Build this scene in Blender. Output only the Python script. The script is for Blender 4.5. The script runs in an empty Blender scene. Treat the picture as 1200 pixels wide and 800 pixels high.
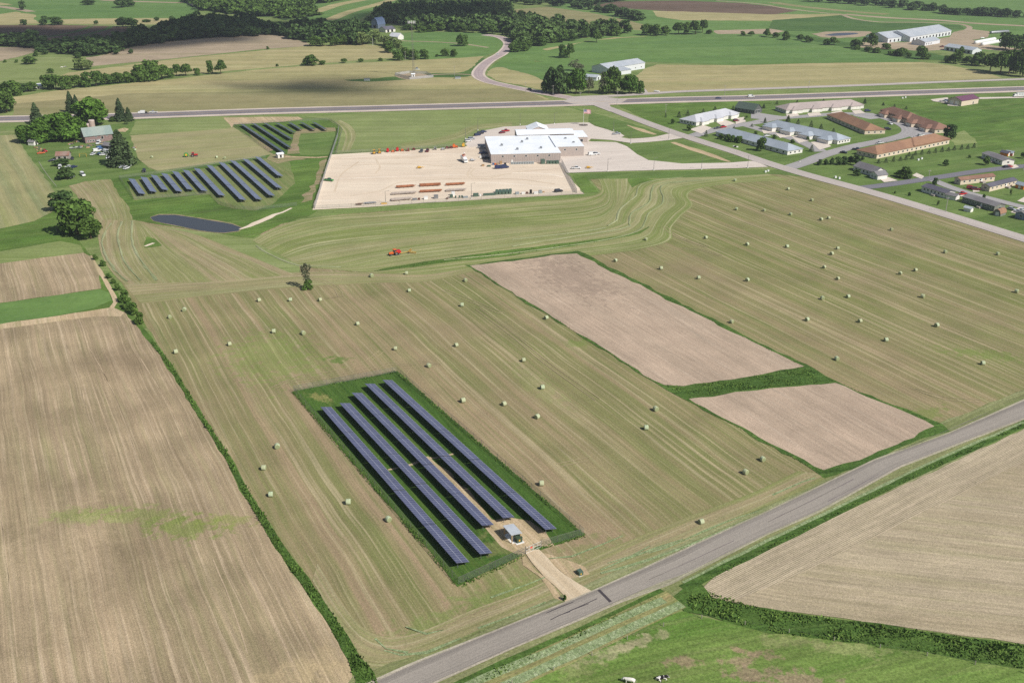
import bpy, math, random
import numpy as np
from mathutils import Vector, Matrix, noise as mnoise
from mathutils.geometry import tessellate_polygon
random.seed(7)
rng = np.random.default_rng(7)
scene = bpy.context.scene
COL = scene.collection
PI = math.pi
# ------------------------------------------------------------------ camera model
FPX, HOR = 1150.0, -110.0
TH = math.atan((400 - HOR) / FPX)
KS = 0.00638
HC = math.cos(TH) / KS
CT, ST = math.cos(TH), math.sin(TH)

def P(px, py, z=0.0):
    """point of the place at height z seen at photo pixel (1200x800)"""
    x = (px - 600) / FPX
    y = (400 - py) / FPX
    d = Vector((x, CT + y * ST, -ST + y * CT))
    t = (HC - z) / -d.z
    return Vector((d.x * t, d.y * t, z))

def scale_at(py):
    return KS * (py - HOR)

def height_at(px, py, pytop):
    g = P(px, py)
    v = (400 - pytop) / FPX
    # (z-H)*CT + Y*ST = v*(Y*CT - (z-H)*ST)
    Y = g.y
    w = (v * Y * CT - Y * ST) / (CT + v * ST)
    return w + HC

def lin(c):
    c = c / 255.0
    return c / 12.92 if c <= 0.04045 else ((c + 0.055) / 1.055) ** 2.4
KA = 0.92
def S(r, g, b, k=1.0):
    if g > r + 6 and g > b + 6:
        r, b = r + .20 * (g - r), b + .02 * (g - b)
    m_ = (r * .3 + g * .6 + b * .1); r, g, b = (c_ - .02 * (m_ - c_) for c_ in (r, g, b))
    return (lin(r) * KA * k, lin(g) * KA * k, lin(b) * KA * k, 1.0)

# ------------------------------------------------------------------ node helper
class NT:
    def __init__(s, name, rough=0.9, spec=0.2, metal=0.0):
        s.m = bpy.data.materials.new(name); s.m.use_nodes = True
        s.t = s.m.node_tree; s.t.nodes.clear()
        s.out = s.n('ShaderNodeOutputMaterial')
        s.b = s.n('ShaderNodeBsdfPrincipled')
        s.b.inputs['Roughness'].default_value = rough
        s.b.inputs['Specular IOR Level'].default_value = spec
        s.b.inputs['Metallic'].default_value = metal
        s.l(s.b.outputs[0], s.out.inputs[0])
    def n(s, typ, **kw):
        nd = s.t.nodes.new(typ)
        for k, v in kw.items(): setattr(nd, k, v)
        return nd
    def l(s, a, b): s.t.links.new(a, b)
    def set(s, sock, v):
        if hasattr(v, 'is_linked') or hasattr(v, 'links'): s.l(v, sock)
        else: sock.default_value = v
    def pos(s):
        return s.n('ShaderNodeNewGeometry').outputs['Position']
    def uv(s):
        return s.n('ShaderNodeUVMap', uv_map='UVMap').outputs[0]
    def objc(s):
        return s.n('ShaderNodeTexCoord').outputs['Object']
    def island(s):
        return s.n('ShaderNodeNewGeometry').outputs['Random Per Island']
    def objrand(s):
        return s.n('ShaderNodeObjectInfo').outputs['Random']
    def mapg(s, v, rot=0.0, sc=(1, 1, 1), loc=(0, 0, 0)):
        a = s.n('ShaderNodeVectorRotate', rotation_type='Z_AXIS')
        s.l(v, a.inputs['Vector']); a.inputs['Angle'].default_value = -rot
        m = s.n('ShaderNodeMapping'); s.l(a.outputs[0], m.inputs[0])
        m.inputs['Scale'].default_value = sc; m.inputs['Location'].default_value = loc
        return m.outputs[0]
    def noise(s, v, scale=1.0, detail=2.0, rough=0.5, dist=0.0):
        a = s.n('ShaderNodeTexNoise'); s.l(v, a.inputs['Vector'])
        a.inputs['Scale'].default_value = scale; a.inputs['Detail'].default_value = detail
        a.inputs['Roughness'].default_value = rough; a.inputs['Distortion'].default_value = dist
        return a.outputs['Fac']
    def mr(s, f, a, b, c=0.0, d=1.0):
        m = s.n('ShaderNodeMapRange'); s.l(f, m.inputs['Value'])
        for i, v in zip(('From Min', 'From Max', 'To Min', 'To Max'), (a, b, c, d)): m.inputs[i].default_value = v
        return m.outputs[0]
    def math(s, op, a, b=0.0, c=0.0):
        m = s.n('ShaderNodeMath', operation=op)
        s.set(m.inputs[0], a); s.set(m.inputs[1], b); s.set(m.inputs[2], c)
        return m.outputs[0]
    def sep(s, v):
        m = s.n('ShaderNodeSeparateXYZ'); s.l(v, m.inputs[0]); return m.outputs
    def mix(s, f, a, b, mode='MIX'):
        m = s.n('ShaderNodeMix', data_type='RGBA', blend_type=mode)
        s.set(m.inputs[0], f); s.set(m.inputs[6], a); s.set(m.inputs[7], b)
        return m.outputs[2]
    def bright(s, col, f, lo, hi):
        """scale colour by a factor running lo..hi with f in 0..1"""
        k = s.mr(f, 0.30, 0.70, lo, hi)
        m = s.n('ShaderNodeMix', data_type='RGBA', blend_type='MULTIPLY')
        m.inputs[0].default_value = 1.0
        s.l(col, m.inputs[6]) if hasattr(col, 'links') else s.set(m.inputs[6], col)
        c = s.n('ShaderNodeCombineColor')
        for i in range(3): s.l(k, c.inputs[i])
        s.l(c.outputs[0], m.inputs[7])
        return m.outputs[2]
    def color(s, c): s.set(s.b.inputs['Base Color'], c)
    def bump(s, h, dist=0.1, strength=1.0):
        b = s.n('ShaderNodeBump'); b.inputs['Distance'].default_value = dist
        b.inputs['Strength'].default_value = strength
        s.l(h, b.inputs['Height']); s.l(b.outputs[0], s.b.inputs['Normal'])

MATS = {}
def flat(name, col, rough=0.7, spec=0.3, metal=0.0, var=0.12, sc=0.8):
    if name in MATS: return MATS[name]
    t = NT(name, rough, spec, metal)
    c = t.bright(t.mix(0.0, col, col), t.noise(t.objc(), sc, 3), 1 - var, 1 + var)
    t.color(c)
    MATS[name] = t.m
    return t.m

def spot_mask(t, pos, cx, cy, rx, ry, a, soft=.5, nscale=.32, namt=2.0):
    """ragged-edged patch on the ground: centre and radii in metres"""
    m = t.n('ShaderNodeMapping', vector_type='TEXTURE'); t.l(pos, m.inputs[0])
    m.inputs['Location'].default_value = (cx, cy, 0); m.inputs['Rotation'].default_value = (0, 0, a); m.inputs['Scale'].default_value = (rx, ry, 1)
    xy = t.sep(m.outputs[0])
    d = t.math('SQRT', t.math('ADD', t.math('MULTIPLY', xy[0], xy[0]), t.math('MULTIPLY', xy[1], xy[1])))
    n = t.math('MULTIPLY', t.math('SUBTRACT', t.noise(pos, nscale, 5, .65), .5), namt * 2)
    return t.mr(t.math('ADD', t.math('SUBTRACT', 1.0, d), n), 0.0, soft)
def field_mat(name, base, alt, light=None, green=None, src='pos', ang=0.0, broad=0.10, bl=0.004, fine=0.7, fl=0.012,
              la=0.5, ga=0.5, gsc=0.012, glo=0.55, ghi=0.68, spk=0.22, spksc=1.3, rows=0.0, rowamt=0.0, rowcol=None,
              dirt=None, dsc=0.03, dlo=0.6, dhi=0.66, da=0.8, bumpd=0.12, seed=0.0, contrast=0.12, alt_amt=1.0, spots=(), swath=0.0, swcol=None, swamt=.4, shift=None, mute=1.0):
    t = NT(name, 0.95, 0.08)
    pos = t.pos()
    v = t.uv() if src == 'uv' else t.mapg(pos, ang)
    warp = t.noise(pos, 0.02, 2)
    sx = t.sep(v)
    u_, v_ = sx[0], sx[1]
    v2 = t.math('ADD', v_, t.math('MULTIPLY', t.math('SUBTRACT', warp, 0.5), 3.0))
    def st(us, vs, off, det=5, rough=.68):
        c = t.n('ShaderNodeCombineXYZ')
        t.l(t.math('MULTIPLY', u_, us), c.inputs[0]); t.l(t.math('MULTIPLY', v2, vs), c.inputs[1])
        c.inputs[2].default_value = off + seed
        return t.noise(c.outputs[0], 1.0, det, rough)
    c = t.mix(t.math('MULTIPLY', t.mr(st(bl, broad, 1.3), 0.43, 0.57), alt_amt), base, alt)
    if shift is not None:      # slow drift from one colour to another across the field
        (px0, py0), (px1, py1), colr, amt = shift
        p0, p1 = P(px0, py0), P(px1, py1); d = p1 - p0; L2 = d.length_squared
        xy = t.sep(pos)
        f = t.math('ADD', t.math('MULTIPLY', t.math('SUBTRACT', xy[0], p0.x), d.x / L2), t.math('MULTIPLY', t.math('SUBTRACT', xy[1], p0.y), d.y / L2))
        c = t.mix(t.math('MULTIPLY', t.mr(f, 0, 1), t.math('MULTIPLY', t.mr(st(bl, broad * 2, 3.3), .40, .60, .35, 1), amt)), c, colr)
    if green is not None:
        g = t.mr(t.noise(t.mapg(pos, ang, (0.6, 1.3, 1), (seed * 7, 3, 0)), gsc, 4, 0.6), glo, ghi)
        g2 = t.mr(st(fl, fine * 0.4, 9.7), 0.42, 0.58)
        c = t.mix(t.math('MULTIPLY', t.math('MULTIPLY', g, g2), ga), c, green)
        c = t.mix(t.math('MULTIPLY', t.mr(st(fl, fine * 0.6, 12.7), 0.52, 0.62), ga * 0.7), c, green)
    if light is not None:
        c = t.mix(t.math('MULTIPLY', t.mr(st(fl, fine, 17.0), 0.52, 0.62), la), c, light)
    if swath > 0:
        w = t.mr(t.math('SINE', t.math('MULTIPLY', v2, 2 * PI / swath)), .55, .95)
        br = t.mr(st(.02, .2, 27.0), .36, .56, .15, 1.0)
        c = t.mix(t.math('MULTIPLY', t.math('MULTIPLY', w, br), swamt), c, swcol)
    if dirt is not None:
        d = t.mr(t.noise(pos, dsc, 5, 0.62), dlo, dhi)
        c = t.mix(t.math('MULTIPLY', d, da), c, dirt)
    for (q, r1, r2, sa, colr, amt) in spots:
        c0 = P(*q)
        c = t.mix(t.math('MULTIPLY', spot_mask(t, pos, c0.x, c0.y, r1, r2, sa), amt), c, colr)
    if rows > 0:
        w = t.math('SINE', t.math('MULTIPLY', v_, 2 * PI / rows))
        w = t.mr(w, 0.0, 0.9)
        br = t.mr(st(0.15, 0.8, 22.0), 0.36, 0.55, 0.35, 1.0)
        c = t.mix(t.math('MULTIPLY', t.math('MULTIPLY', w, br), rowamt), c, rowcol)
    c = t.bright(c, t.noise(pos, 0.05, 4, .6), 1 - contrast, 1 + contrast)
    sp = t.noise(pos, spksc * 1.25, 5, 0.85)
    sk_ = t.mr(t.noise(pos, spksc * 1.1, 4, .8), .54, .64)
    c = t.mix(t.math('MULTIPLY', sk_, .38 * mute), c, green if green is not None else alt)
    sk2 = t.mr(t.noise(t.mapg(pos, ang, (.7, 1.6, 1), (31, 7, 0)), spksc * 1.7, 3, .8), .55, .66)
    c = t.mix(t.math('MULTIPLY', sk2, .40 * mute), c, light if light is not None else base)
    c = t.bright(c, sp, 1 - spk * 2.0, 1 + spk * 2.0)
    c = t.bright(c, st(fl * 3, fine * 1.8, 31.0, 4, .75), 1 - spk * 1.1, 1 + spk * 1.1)
    t.color(c)
    t.bump(sp, bumpd, 0.8)
    return t.m

# ------------------------------------------------------------------ mesh helper
class MB:
    def __init__(s): s.v = []; s.f = []; s.mi = []; s.uv = {}; s.cur = 0
    def add(s, vs, fs, mi=None):
        o = len(s.v); s.v += [tuple(v) for v in vs]
        for f in fs:
            s.f.append(tuple(i + o for i in f)); s.mi.append(s.cur if mi is None else mi)
        return s
    def box(s, c, d, rz=0.0, mi=None, taper=1.0, ry=0.0, rx=0.0):
        x, y, z = d[0] / 2, d[1] / 2, d[2] / 2
        vs = [(-x, -y, -z), (x, -y, -z), (x, y, -z), (-x, y, -z), (-x * taper, -y * taper, z), (x * taper, -y * taper, z), (x * taper, y * taper, z), (-x * taper, y * taper, z)]
        M = Matrix.Rotation(rz, 3, 'Z') @ Matrix.Rotation(ry, 3, 'Y') @ Matrix.Rotation(rx, 3, 'X')
        vs = [M @ Vector(v) + Vector(c) for v in vs]
        return s.add(vs, [(0, 3, 2, 1), (4, 5, 6, 7), (0, 1, 5, 4), (1, 2, 6, 5), (2, 3, 7, 6), (3, 0, 4, 7)], mi)
    def cyl(s, p0, p1, r0, r1=None, n=10, mi=None, cap=True):
        r1 = r0 if r1 is None else r1
        p0, p1 = Vector(p0), Vector(p1); ax = (p1 - p0).normalized()
        a = ax.orthogonal().normalized(); b = ax.cross(a)
        vs = []
        for p, r in ((p0, r0), (p1, r1)):
            for i in range(n):
                t = 2 * PI * i / n; vs.append(p + (a * math.cos(t) + b * math.sin(t)) * r)
        fs = [(i, (i + 1) % n, n + (i + 1) % n, n + i) for i in range(n)]
        if cap: fs += [tuple(range(n - 1, -1, -1)), tuple(range(n, 2 * n))]
        return s.add(vs, fs, mi)
    def lathe(s, prof, c=(0, 0, 0), n=12, axis='z', mi=None):
        vs = []
        for r, h in prof:
            for i in range(n):
                t = 2 * PI * i / n; x, y = r * math.cos(t), r * math.sin(t)
                v = (x, y, h) if axis == 'z' else ((h, x, y) if axis == 'x' else (x, h, y))
                vs.append((v[0] + c[0], v[1] + c[1], v[2] + c[2]))
        fs = []
        for k in range(len(prof) - 1):
            for i in range(n):
                fs.append((k * n + i, k * n + (i + 1) % n, (k + 1) * n + (i + 1) % n, (k + 1) * n + i))
        fs += [tuple(range(n - 1, -1, -1)), tuple((len(prof) - 1) * n + i for i in range(n))]
        return s.add(vs, fs, mi)
    def prism(s, prof, y0, y1, mi=None, inset=0.0):
        """profile in xz, extruded along y"""
        n = len(prof)
        vs = [(x, y0, z) for x, z in prof] + [(x, y1, z) for x, z in prof]
        fs = [(i, (i + 1) % n, n + (i + 1) % n, n + i) for i in range(n)] + [tuple(range(n - 1, -1, -1)), tuple(range(n, 2 * n))]
        return s.add(vs, fs, mi)
    def ball(s, c, r, n=8, mi=None, sq=(1, 1, 1)):
        prof = [(max(0.02, math.sin(PI * k / n)) * r, -math.cos(PI * k / n) * r) for k in range(n + 1)]
        o = len(s.v); s.lathe(prof, (0, 0, 0), n + 2, mi=mi)
        for i in range(o, len(s.v)):
            x, y, z = s.v[i]; s.v[i] = (c[0] + x * sq[0], c[1] + y * sq[1], c[2] + z * sq[2])
        return s
    def build(s, name, mats, parent=None, smooth=False, bevel=0.0):
        me = bpy.data.meshes.new(name)
        me.from_pydata(s.v, [], s.f)
        if not isinstance(mats, (list, tuple)): mats = [mats]
        for m in mats: me.materials.append(m)
        if len(mats) > 1:
            me.polygons.foreach_set('material_index', s.mi)
        if smooth: me.polygons.foreach_set('use_smooth', [True] * len(s.f))
        import bmesh
        bm = bmesh.new(); bm.from_mesh(me); bmesh.ops.recalc_face_normals(bm, faces=bm.faces); bm.to_mesh(me); bm.free()
        me.update()
        o = bpy.data.objects.new(name, me); COL.objects.link(o)
        if parent is not None: o.parent = parent
        if bevel > 0:
            b = o.modifiers.new('bevel', 'BEVEL'); b.width = bevel; b.segments = 2; b.limit_method = 'ANGLE'
        return o

def thing(name, label, cat, loc=(0, 0, 0), rz=0.0, group=None, sc=None):
    o = bpy.data.objects.new(name, None); COL.objects.link(o)
    o.location = loc; o.rotation_euler = (0, 0, rz)
    o.empty_display_size = 0.5
    if sc: o.scale = sc if isinstance(sc, (tuple, list)) else (sc, sc, sc)
    o['label'] = label; o['category'] = cat
    if group: o['group'] = group
    return o
def tag(o, label, cat, group=None):
    o['label'] = label; o['category'] = cat
    if group: o['group'] = group
    return o
CHILD = {}
def reg(o):
    CHILD[o.name] = [c for c in o.children]
def copy_tree(o, parent=None):
    c = o.copy(); COL.objects.link(c)
    if parent is not None:
        c.parent = parent
    for ch in o.children: copy_tree(ch, c)
    return c
ORD = ['closest', 'second closest', 'third closest', 'fourth closest', 'fifth closest', 'sixth closest', 'seventh closest', 'eighth closest',
       'ninth closest', 'tenth closest', 'eleventh closest', 'twelfth closest', 'thirteenth closest', 'fourteenth closest', 'fifteenth closest', 'sixteenth closest',
       'seventeenth closest','eighteenth closest','nineteenth closest','twentieth closest']
ORDN = ['first', 'second', 'third', 'fourth', 'fifth', 'sixth', 'seventh', 'eighth', 'ninth', 'tenth', 'eleventh', 'twelfth', 'thirteenth',
        'fourteenth', 'fifteenth', 'sixteenth', 'seventeenth', 'eighteenth', 'nineteenth', 'twentieth', 'twenty-first', 'twenty-second', 'twenty-third', 'twenty-fourth', 'twenty-fifth']
def rank_labels(items, desc, marks):
    """items: [(obj, px, py)]; marks: [(phrase, px, py)] -> a label by nearness to the nearest landmark"""
    by = {}
    for o, x, y in items:
        k = min(range(len(marks)), key=lambda i: math.hypot(x - marks[i][1], (y - marks[i][2]) * 1.6))
        by.setdefault(k, []).append((math.hypot(x - marks[k][1], (y - marks[k][2]) * 1.6), o))
    for k, L in by.items():
        L.sort(key=lambda a: a[0])
        for i, (d, o) in enumerate(L):
            o['label'] = '%s %s to %s' % (desc, ORD[min(i, 19)], marks[k][0])

# ------------------------------------------------------------------ ground sheets
LV = 0.016
SEQ = [0]
def nexteps():
    SEQ[0] += 1
    return (SEQ[0] % 19) * 0.0008
def smooth_line(pts, step=6.0, closed=False):
    """catmull-rom through world points"""
    out = []; n = len(pts)
    rngi = range(n if closed else n - 1)
    for i in rngi:
        p0 = pts[(i - 1) % n] if closed or i > 0 else pts[0] * 2 - pts[1]
        p1 = pts[i]; p2 = pts[(i + 1) % n]
        p3 = pts[(i + 2) % n] if closed or i < n - 2 else pts[-1] * 2 - pts[-2]
        L = (p2 - p1).length; k = max(1, int(L / step))
        for j in range(k):
            t = j / k
            out.append(0.5 * ((2 * p1) + (p2 - p0) * t + (2 * p0 - 5 * p1 + 4 * p2 - p3) * t * t + (3 * p1 - p0 - 3 * p2 + p3) * t ** 3))
    if not closed: out.append(pts[-1].copy())
    return out
def flat_mesh(name, vs, fs, mat, uvs=None, level=0):
    e = nexteps()
    me = bpy.data.meshes.new(name); me.from_pydata([(v[0], v[1], v[2] + e) for v in vs], [], fs)
    me.materials.append(mat)
    if uvs is not None:
        ul = me.uv_layers.new(name='UVMap')
        li = np.zeros(len(me.loops), dtype=np.int32); me.loops.foreach_get('vertex_index', li)
        ul.data.foreach_set('uv', np.asarray(uvs, dtype=np.float32)[li].ravel())
    o = bpy.data.objects.new(name, me); COL.objects.link(o)
    o['kind'] = 'structure'
    return o
def sheet(name, px, mat, level, jit=0.5, smooth=False, step=5.0, world=False, kind='structure'):
    pts = [Vector(p) if world else P(*p) for p in px]
    if smooth: pts = smooth_line(pts, step, True)
    out = []
    n = len(pts)
    for i in range(n):
        a, b = pts[i], pts[(i + 1) % n]; L = (b - a).length
        k = max(1, min(220, int(L / (2.2 + (a.y + b.y) / 2 * 0.006))))
        for j in range(k):
            p = a.lerp(b, j / k)
            if jit > 0:
                s = jit * (1 + p.y / 700)
                p = p + Vector((mnoise.noise(Vector((p.x * .13, p.y * .13, level * 3.1))) + mnoise.noise(Vector((p.x * .6, p.y * .6, level))) * .6,
                                mnoise.noise(Vector((p.x * .13, p.y * .13, 40 + level * 3.1))) + mnoise.noise(Vector((p.x * .6, p.y * .6, 9 + level))) * .6, 0)) * s
            out.append(Vector((p.x, p.y, level * LV)))
    tris = tessellate_polygon([out])
    fs = []
    for t in tris:
        a, b, c = (out[i] for i in t)
        if (b - a).cross(c - a).z < 0: t = (t[0], t[2], t[1])
        fs.append(tuple(t))
    o = flat_mesh(name, out, fs, mat)
    o['kind'] = kind
    return o
def resample(pts, n):
    d = [0.0]
    for a, b in zip(pts[:-1], pts[1:]): d.append(d[-1] + (b - a).length)
    out = []
    j = 0
    for i in range(n):
        t = d[-1] * i / (n - 1)
        while j < len(pts) - 2 and d[j + 1] < t: j += 1
        f = (t - d[j]) / max(1e-6, d[j + 1] - d[j])
        out.append(pts[j].lerp(pts[j + 1], min(1, max(0, f))))
    return out, d[-1]
def loft(name, lines, mat, level, n=60, sub=6, vw=None):
    R = []
    Ls = []
    for l in lines:
        r, L = resample(smooth_line([P(*p) for p in l], 4.0), n); R.append(r); Ls.append(L)
    Lm = sum(Ls) / len(Ls)
    rows = []; vv = []
    acc = 0.0
    for k in range(len(R) - 1):
        w = sum((R[k + 1][i] - R[k][i]).length for i in range(n)) / n
        for j in range(sub):
            f = j / sub
            rows.append([R[k][i].lerp(R[k + 1][i], f) for i in range(n)]); vv.append(acc + w * f)
        acc += w
    rows.append(R[-1]); vv.append(acc)
    vs = []; uvs = []
    for q_, (r, v) in enumerate(zip(rows, vv)):
        for i, p in enumerate(r):
            vs.append((p.x, p.y, level * LV + q_ * .0002)); uvs.append((Lm * i / (n - 1), v))
    fs = []
    for k in range(len(rows) - 1):
        for i in range(n - 1):
            a = k * n + i; f = (a, a + 1, a + n + 1, a + n)
            A, B, C = Vector(vs[f[0]]), Vector(vs[f[1]]), Vector(vs[f[2]])
            fs.append(f if (B - A).cross(C - A).z > 0 else f[::-1])
    return flat_mesh(name, vs, fs, mat, uvs)
def ribbon(name, px, width, mat, level, world=False, widths=None, jit=0.0, kind='structure', h=0.0):
    c = smooth_line([P(*p) if not world else Vector(p) for p in px], 5.0)
    vs = []; uvs = []; acc = 0
    n = len(c)
    for i, p in enumerate(c):
        t = (c[min(n - 1, i + 1)] - c[max(0, i - 1)]); t.z = 0; t.normalize(); nn = Vector((-t.y, t.x, 0))
        w = width if widths is None else np.interp(i / (n - 1), np.linspace(0, 1, len(widths)), widths)
        if i: acc += (c[i] - c[i - 1]).length
        for s in (-1, -0.45, 0.45, 1):
            j = mnoise.noise(Vector((p.x * .25, p.y * .25, s * 7 + level))) * jit if abs(s) == 1 else 0
            q = p + nn * (s * (w / 2 + j)); vs.append((q.x, q.y, level * LV + (h if abs(s) < 1 else 0))); uvs.append((acc, s * w / 2))
    fs = []
    for i in range(n - 1):
        for k in range(3):
            a = i * 4 + k; f = (a, a + 4, a + 5, a + 1)
            A, B, C = Vector(vs[f[0]]), Vector(vs[f[1]]), Vector(vs[f[2]])
            fs.append(f if (B - A).cross(C - A).z > 0 else f[::-1])
    o = flat_mesh(name, vs, fs, mat, uvs); o['kind'] = kind
    return o
def edges_ribbon(name, left, right, mat, level, n=120):
    a, La = resample([P(*p) for p in left], n); b, Lb = resample([P(*p) for p in right], n)
    vs = []; uvs = []
    for i in range(n):
        for f in (0, .5, 1):
            q = a[i].lerp(b[i], f); w = (b[i] - a[i]).length
            vs.append((q.x, q.y, level * LV)); uvs.append((La * i / (n - 1), (f - .5) * 6.5))
    fs = []
    for i in range(n - 1):
        for k in range(2):
            q = i * 3 + k; f = (q, q + 3, q + 4, q + 1)
            A, B, C = Vector(vs[f[0]]), Vector(vs[f[1]]), Vector(vs[f[2]])
            fs.append(f if (B - A).cross(C - A).z > 0 else f[::-1])
    return flat_mesh(name, vs, fs, mat, uvs)
def inside(pt, poly):
    x, y = pt; c = False; j = len(poly) - 1
    for i in range(len(poly)):
        xi, yi = poly[i]; xj, yj = poly[j]
        if (yi > y) != (yj > y) and x < (xj - xi) * (y - yi) / (yj - yi) + xi: c = not c
        j = i
    return c
# ================================================================== GROUND
def ang(a, b):
    p, q = P(*a), P(*b); d = q - p
    return math.atan2(d.y, d.x)
EW = math.atan2(CT + (400 - HOR) / FPX * ST, (-60 - 600) / FPX)

m_meadow = field_mat('rough_meadow', S(106, 130, 70), S(124, 140, 84), light=S(150, 150, 108), green=S(76, 106, 52), ang=0.1, gsc=0.01, dirt=S(134, 128, 94), dlo=.6, dhi=.75, da=.4, broad=.02, fine=.1, spk=.16, spksc=.5)
m_lawn = field_mat('lawn', S(90, 118, 60), S(104, 128, 70), light=S(118, 134, 82), green=S(66, 100, 44), ang=ang((1008, 222), (1150, 200)), fine=.35, fl=.01, la=.35, spk=.12, spksc=.8, gsc=.02, contrast=.18)
m_lush = field_mat('lush_grass', S(80, 114, 50), S(94, 124, 58), light=S(108, 124, 70), green=S(56, 86, 40), ang=.5, broad=.03, fine=.2, spk=.2, spksc=1.0, gsc=.03, contrast=.25)
m_verge = field_mat('verge_grass', S(112, 124, 74), S(132, 134, 92), light=S(162, 162, 128), green=S(78, 106, 50), src='pos', ang=ang((440, 800), (1200, 470)), fine=.5, spk=.22, spksc=1.2, gsc=.05)
m_hay = field_mat('mown_hay', S(158, 138, 110), S(138, 129, 92), light=S(184, 169, 137), green=S(112, 122, 70), ang=EW, broad=.075, bl=.0012, fine=.7, fl=.006, la=.6, ga=.7, gsc=.012, glo=.42, ghi=.62, spk=.15, spksc=1.5, dirt=S(148, 128, 104), dsc=.014, dlo=.5, dhi=.66, da=.5,
    swath=6.6, swcol=S(130, 130, 88), swamt=.22, shift=((420, 520), (900, 300), S(112, 122, 66), .85),
    spots=[((320, 418), 26, 17, EW, S(120, 140, 72), .6), ((396, 421), 4.5, 3.5, 0, S(84, 116, 50), .8), ((678, 402), 5, 4, 0, S(112, 134, 66), .6), ((1155, 415), 16, 5, -.3, S(112, 132, 66), .7), ((630, 452), 20, 5, EW, S(136, 144, 90), .4),
           ((500, 745), 26, 7, .6, S(116, 134, 74), .6), ((700, 655), 14, 8, .6, S(118, 132, 76), .5), ((690, 678), 6, 4, .3, S(88, 118, 50), .9), ((600, 700), 14, 8, .6, S(118, 136, 74), .6), ((470, 778), 9, 5, .6, S(152, 150, 118), .6), ((1085, 485), 10, 4, .6, S(108, 128, 62), .6)])
m_hay2 = field_mat('mown_hay_green', S(150, 146, 104), S(122, 132, 76), light=S(180, 176, 138), green=S(112, 132, 66), src='uv', broad=.12, bl=.002, fine=.6, fl=.007, la=.65, ga=.5, gsc=.02, spk=.14, spksc=1.2, swath=7.5, swcol=S(112, 130, 68), swamt=.5)
m_hay3 = field_mat('mown_hay_headland', S(156, 142, 110), S(134, 134, 88), light=S(182, 174, 140), green=S(122, 136, 76), src='uv', broad=.15, bl=.003, fine=.8, fl=.01, la=.5, ga=.5, gsc=.03, spk=.15, spksc=1.5, swath=4, swcol=S(124, 132, 82), swamt=.3)
m_stub = field_mat('stubble_soil', S(172, 152, 124), S(152, 135, 108), light=S(196, 176, 148), green=S(136, 136, 92), ang=ang((150, 400), (330, 800)), broad=.12, bl=.0025, fine=.95, fl=.010, la=.7, ga=.45, gsc=.015, glo=.42, ghi=.7, spk=.2, spksc=2.2, contrast=.18, dirt=S(142, 124, 100), dsc=.012, dlo=.5, dhi=.66, da=.6,
    swath=4.6, swcol=S(146, 130, 104), swamt=.4,
    spots=[((100, 604), 11, 4.5, .05, S(124, 140, 74), .75), ((165, 604), 16, 4.5, -.1, S(128, 140, 78), .7), ((215, 618), 12, 5.5, -.1, S(118, 136, 68), .75), ((262, 610), 8, 3.5, 0, S(132, 146, 72), .5), ((372, 775), 9, 5, .3, S(184, 164, 128), .45), ((395, 790), 6, 5, .3, S(184, 164, 128), .45), ((345, 795), 9, 4, .3, S(184, 164, 128), .4), ((20, 700), 18, 40, 0, S(186, 166, 136), .3)])
m_tan = field_mat('bare_tilled_soil', S(184, 163, 142), S(172, 153, 133), light=S(188, 171, 151), ang=EW, broad=.08, fine=.5, fl=.02, la=.45, spk=.15, spksc=2.2, dirt=S(166, 146, 128), dsc=.010, dlo=.48, dhi=.72, da=.5, spots=[((668, 325), 34, 14, EW, S(150, 132, 116), .7)], swath=2.2, swcol=S(172, 152, 132), swamt=.4)
m_corn = field_mat('row_crop_soil', S(182, 166, 142), S(172, 156, 131), light=S(200, 184, 156), green=S(146, 144, 102), ang=ang((900, 714), (1200, 755)), broad=.05, fine=.5, la=.35, ga=.4, spk=.2, spksc=2.2, rows=0.42, rowamt=.55, rowcol=S(122, 120, 82))
m_corn2 = field_mat('row_crop_headland', S(188, 172, 148), S(180, 164, 140), light=S(206, 190, 162), ang=ang((823, 690), (1200, 502)), broad=.06, fine=.5, la=.3, spk=.16, spksc=2, rows=.52, rowamt=.85, rowcol=S(104, 104, 70))
m_band = field_mat('tall_grass', S(62, 94, 42), S(74, 106, 48), light=S(94, 122, 62), green=S(50, 80, 36), ang=.2, fine=.4, spk=.3, spksc=1.1, gsc=.05)
m_pasture = field_mat('grazed_pasture', S(90, 126, 56), S(108, 134, 68), light=S(136, 138, 92), green=S(68, 104, 42), ang=.3, broad=.05, fine=.25, la=.4, spk=.26, spksc=1.3, contrast=.2,
    spots=[((800, 776), 4.5, 1.8, 0, S(150, 132, 106), .85), ((862, 774), 5, 1.8, 0, S(150, 132, 106), .85), ((884, 790), 7, 2.6, 0, S(148, 130, 106), .85), ((900, 768), 4, 1.6, 0, S(150, 132, 106), .85), ((935, 796), 8, 2.4, 0, S(148, 130, 106), .85), ((866, 762), 2.4, 1, 0, S(160, 138, 112), .8), ((718, 764), 9, 2, .5, S(170, 160, 128), .6), ((750, 752), 7, 1.6, .5, S(176, 164, 132), .5), ((1000, 762), 10, 2.2, -.1, S(150, 150, 104), .5), ((930, 752), 9, 2.0, -.1, S(150, 148, 104), .5), ((680, 785), 6, 3, .5, S(150, 146, 104), .4)])
m_compound = field_mat('compound_grass', S(60, 96, 40), S(72, 106, 46), light=S(98, 114, 58), green=S(46, 78, 32), ang=EW, broad=.4, fine=.9, fl=.02, la=.35, spk=.22, spots=[((375, 466), 6, 2.5, EW + .5, S(140, 136, 84), .8), ((590, 640), 9, 5, 0, S(140, 136, 90), .5), ((440, 480), 12, 1.2, EW, S(112, 118, 62), .5)], spksc=1.4)
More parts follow.
